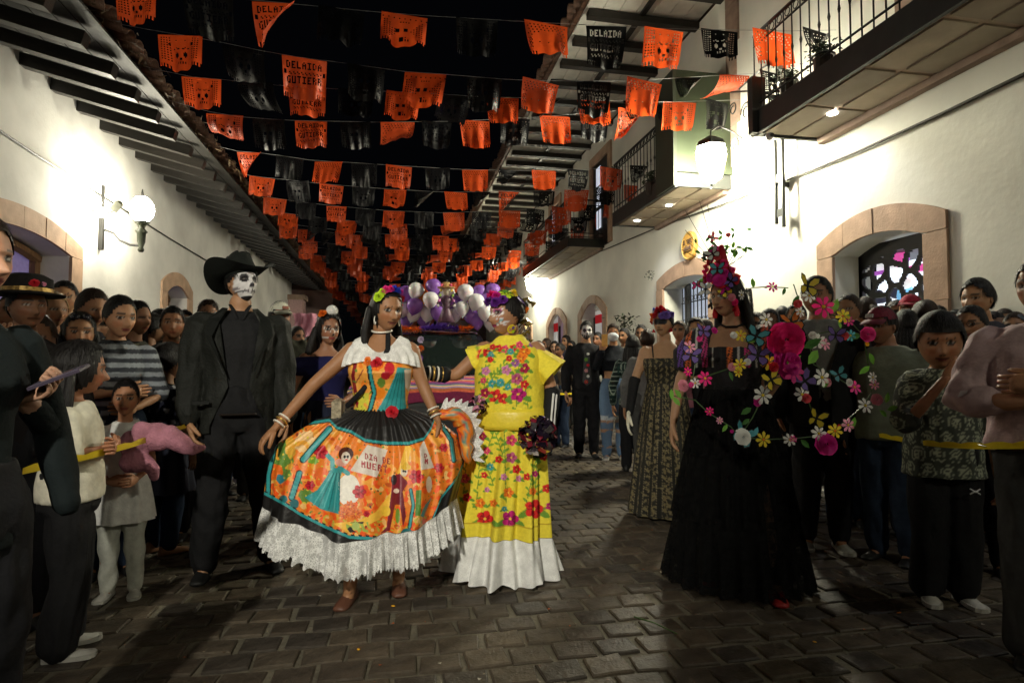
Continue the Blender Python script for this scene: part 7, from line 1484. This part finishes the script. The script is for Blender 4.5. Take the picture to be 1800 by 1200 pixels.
R10 = P('man in maroon baseball cap and grey green shirt looking left', 1556, 540, 3.75, -52, skin=(0.287,0.136,0.077), head=(-14,-8), hair='short', fat=1.15, vox=.014, shirt=dict(m=cloth('sage_shirt', (.15,.165,.125), .85), sleeve=.5, off=.014, zlo=.48), pants=PJ, arms=('down','down'), n=(44,36), shoes=BS, hs=1.1)
capwear(R10, (.16,.012,.03), 'maroon', logo=(.35,.35,.33))
q_ = P('man in bright red cap farther back before the shop window', 1603, 520, 5.0, -45, skin=(0.430,0.217,0.115), head=(-10,0), shirt=tee((.03,.03,.035), 'blk3'), pants=PB); capwear(q_, (.35,.012,.04), 'crimson')
P('woman with brown hair behind the boy', 1628, 532, 4.3, 170, sex='f', hair='short', hc='b', vol=1.18, shirt=tee((.04,.03,.03), 'dk5'), pants=PB)
P('girl with long black hair between the sage shirt and the boy', 1594, 548, 4.25, 170, sex='f', hair='long', vol=1.15, shirt=tee((.015,.015,.015), 'blk6'), pants=PB)
R13 = P('boy in dark tee shirt printed with skulls holding his hand to his mouth', 1650, 552, 3.1, -14, sex='c', H=1.47, skin=(0.344,0.163,0.083), hair='short', fringe=.30, vol=1.16, head=(-16,-8), hs=1.12, fat=1.18, vox=.012, n=(48,40), shirt=pat(skulls, .46, zlo=.44, off=.018, hem=.006), pants=dict(m=M_black, wide=.014), shoes=WHT,
  arms=(((-.155,-.12,.62),(-.045,-.160,.785),(.6,-.1,.75),(.3,.8,.2),(.5,0,.6),1.0), ((.150,.0,.60),(.15,-.03,.44),(0,-.15,-1),(-1,0,0),(0,-1,0),.5)))
# small logo on his shorts
mb = MB(); z_ = .405*1.47
for s in (-1, 1): mb.tube([(.075-.020,-.098*1.47,z_+s*.012),(.075-.006,-.0995*1.47,z_+s*.002),(.075+.006,-.0995*1.47,z_+s*.002),(.075+.020,-.098*1.47,z_+s*.012)], .0035, 4, ref=(0,1,0))
mb.build('shorts_logo', mat('logo_white', (.6,.6,.6), .6), R13['e'])
R14 = P('man with thick black hair facing left before the plain wall', 1722, 494, 4.1, -40, skin=(0.451,0.237,0.123), head=(-26,0), hair='short', shirt=tee((.05,.05,.06), 'slate7'), pants=PB, hs=1.08, vol=1.14, n=(44,36))
R15 = P('woman with glasses and tied hair facing left behind the boy', 1712, 540, 3.55, -35, sex='f', skin=(0.373,0.190,0.102), head=(-24,-2), hair='bun', shirt=tee((.22,.22,.21), 'grey_tee8'), pants=PB, n=(44,36)); glasses(R15)
P('man with grey brown hair far back behind the pink shirt', 1764, 545, 4.8, -30, skin=(0.502,0.285,0.157), hc='b', shirt=tee((.06,.06,.06), 'gr9'), pants=PB)
R16 = P('man in pale pink shirt with crossed arms at the right edge', 1834, 470, 2.42, -34, H=1.63, skin=(0.388,0.190,0.102), head=(-30,0), hair='short', fat=1.18, vox=.012, n=(52,44), shirt=dict(m=cloth('pink_shirt', (.46,.33,.34), .75), sleeve=.60, zlo=.535, off=.018, wr=.006, boxy=.008), pants=dict(m=PG['m'], wide=.01), shoes=BS,
  arms=(((-.175,-.05,.645),(.02,-.205,.665),(1,.05,.05),(0,1,0),(0,0,1),.6), ((.175,-.04,.650),(-.03,-.185,.700),(-1,.1,-.05),(0,1,0),(0,0,1),.6)))
mb = MB(); Hq = R16['H']; mb.tube([(-.048*Hq,-.02*Hq,.865*Hq),(-.03*Hq,-.055*Hq,.845*Hq),(0,-.075*Hq,.815*Hq)], .014, 8, flat=.5); mb.tube([(.048*Hq,-.02*Hq,.865*Hq),(.03*Hq,-.055*Hq,.845*Hq),(0,-.075*Hq,.815*Hq)], .014, 8, flat=.5); mb.build('collar', cloth('blue_collar', (.06,.08,.13)), R16['e'], True)
for k in range(2):
    S_, E_, W_ = R16['arms'][k]; mb = MB(); d = nrm(W_-E_); mb.tube([E_+d*.03, E_+d*.09], .062, 14, cap=False); mb.build('rolled_cuff', cloth('cuff_white', (.55,.50,.52)), R16['e'], True)
mb = MB(); mb.tube([(1.03*.12*math.sin(a)*Hq*1.08, -.105*math.cos(a)*Hq, .538*Hq) for a in np.linspace(-1.6, 1.6, 16)], .018, 6, flat=.4); mb.build('belt', mat('belt_brown', (.05,.02,.012), .4), R16['e'])
# walking stick or umbrella tube beside the boy's leg
a = pf(1706, 800, 3.5); b = pf(1708, 985, 3.4); mb = MB(); mb.tube([a, b], .022, 10); o = mb.build('folded_umbrella', cloth('umbrella_black', (.02,.02,.022), .4)); tag(o, 'closed dark umbrella held upright beside the boy\'s trousers', 'umbrella')
# filler crowd: second rows, each still an individual
RC = random.Random(77); TS_ = [(.02,.02,.022),(.05,.05,.055),(.16,.13,.10),(.30,.29,.27),(.03,.035,.08),(.20,.025,.04),(.04,.08,.06),(.48,.46,.42)]; CN = ['black','charcoal','taupe','pale grey','navy','dark red','dark green','off white']
HN = {'short': 'short hair', 'long': 'long hair', 'bun': 'a bun', 'pony': 'a ponytail', 'curly': 'curly hair'}
used = set()
def filler(pts, side, tail):
    for k, (px, top, D) in enumerate(pts):
        for _ in range(60):
            sx = RC.choice('mf'); st = 'short' if sx == 'm' else RC.choice(['long','bun','pony','curly']); ci = RC.randrange(8)
            if (sx, st, ci, side) not in used: break
        used.add((sx, st, ci, side)); near = tail[k] if k < len(tail) else tail[-1]
        P('%s with %s, %s top, %s' % ({'m':'man','f':'woman'}[sx], HN[st], CN[ci], near), px, top, D, (35 if side == 'l' else -35)+RC.uniform(-30, 30), sex=sx, skin=RC.choice([TAN, BRN, LT, (.24,.12,.065)]), hair=st, hc=RC.choice('kkb'), head=(RC.uniform(-15,15), RC.uniform(-5,5)), shirt=tee(TS_[ci], 'fill%d' % ci, RC.choice([.4,.97]), wr=.005), pants=RC.choice([PB, PJ, PG]), vox=.022, n=(26,22), arms=(RC.choice(['down','fold','phone']), 'down'), group=None, shoes=RC.choice([BS, WHT]))
filler([(182,560,4.6),(215,545,5.0),(325,548,5.1),(345,556,4.7),(385,560,5.6),(408,548,6.2),(452,566,5.5),(520,575,6.2),(545,592,7.2),(500,590,7.6),(30,520,3.6),(140,530,4.9),(280,545,5.4),(175,548,4.2),(228,556,5.6),(330,560,4.6)], 'l',
 ['behind the young woman with long hair','in the back row above the stripes','right of the leather jacket','behind the suited man\'s shoulder','under the lowered hat brim','back row, left of white cap','hidden behind the suited man','between the white cap and the curly hair','far back beside the curly hair','far back under the eave','in the row behind the black hat','behind the brown bun','behind the leather jacket man','behind the bowed bun','far behind the cat ears','close behind the leather jacket'])
filler([(948,600,9.5),(962,596,11),(975,600,10.2),(985,604,9.0),(996,590,12.5),(1005,600,11.5),(955,612,8.2),(1052,585,9.6),(1098,578,9.0),(1128,572,8.4),(1195,565,6.6),(1240,562,6.4),(1330,552,6.0),(1465,535,5.8),(1575,530,5.6),(1645,540,5.2),(1680,548,4.7),(1740,550,4.2),(1785,552,4.0),(1480,560,4.6)], 'r',
 ['just right of the yellow sleeve','far back between the arches','below the first banner','in front of the far crowd by the tape','far off below the second banner','left of the skull faced man, far back','low beside the yellow sleeve','behind the skull faced man','behind the masked woman','right of the masked woman','behind the gold lace dress','behind the black dress at left','right behind the veil','behind the black suited man','behind the maroon cap','behind the boy at left','behind the boy at right','behind the woman with glasses','behind the pink shirt','beside the black suit sleeve'])
# bystanders behind the camera, whose shadows reach the stones in view
for k, (x, y) in enumerate(((-2.6,-.7),(-1.0,-1.3),(2.6,-1.1),(-2.9,.3),(.0,-1.6))):
    person('bystander number %s of those watching behind the viewer' % ORD[k], 0, 0, 1, 170, H=1.66, pos=(x, y, 0), hair='short', shirt=tee((.05,.05,.05), 'by'), pants=PB, vox=.03, n=(16,12), name='person')
# feet of spectators and shoes seen at the lower left
# ------------------------------------------------------------------ caution tapes
M_tape = mat('tape_yellow', (.80,.62,.02), .35, .08, 10, transl=.2, spec=.5)
def tape(P_, label, h=.028):
    V = []; n = len(P_)
    for k, p in enumerate(P_): V += [p+Vector((0,0,h*(.5 if k % 3 else .25))), p-Vector((0,.004,h*.5))]
    V2 = [v+Vector((.001,.0015,0)) for v in V]
    mb = MB(); mb.add([tuple(v) for v in V]+[tuple(v) for v in V2], [(2*k,2*k+2,2*k+3,2*k+1) for k in range(n-1)]+[(2*n+2*k,2*n+2*k+1,2*n+2*k+3,2*n+2*k+2) for k in range(n-1)]); tag(mb.build('caution_tape', M_tape), label, 'tape')
def between(a, b, n, sag=.02): return [a+(b-a)*(k/(n-1))-Vector((0,0,sag*math.sin(PI*k/(n-1)))) for k in range(n)]
tape(between(pf(40, 826, 2.0), pf(335, 744, 3.4), 24), 'yellow caution tape along the left spectators')
tape(between(pf(1545, 764, 3.6), pf(1860, 779, 2.0), 26, .03), 'yellow caution tape before the spectators at right')
tape(between(pf(968, 693, 8.4), pf(1012, 691, 8.8), 6, .0), 'far piece of yellow tape behind the skull faced man')
# pink cloth near the end of the left wall
c = pf(534, 590, 7.4); mb = MB(); R = random.Random(2); V = []
for i in range(9):
    for j in range(12): V.append((c.x+(i/8-.5)*.28*(1-.3*j/11)+.02*math.sin(j), c.y+.06*math.sin(i*1.7+j*.4), c.z+.28-.6*j/11))
mb.add(V, [(i*12+j, i*12+j+1, (i+1)*12+j+1, (i+1)*12+j) for i in range(8) for j in range(11)]); tag(mb.build('pink_cloth', mat('pink_sheet', (.62,.28,.38), .6, .1, transl=.3), None, True), 'pink hanging cloth between the white cap and the curly haired woman', 'cloth')
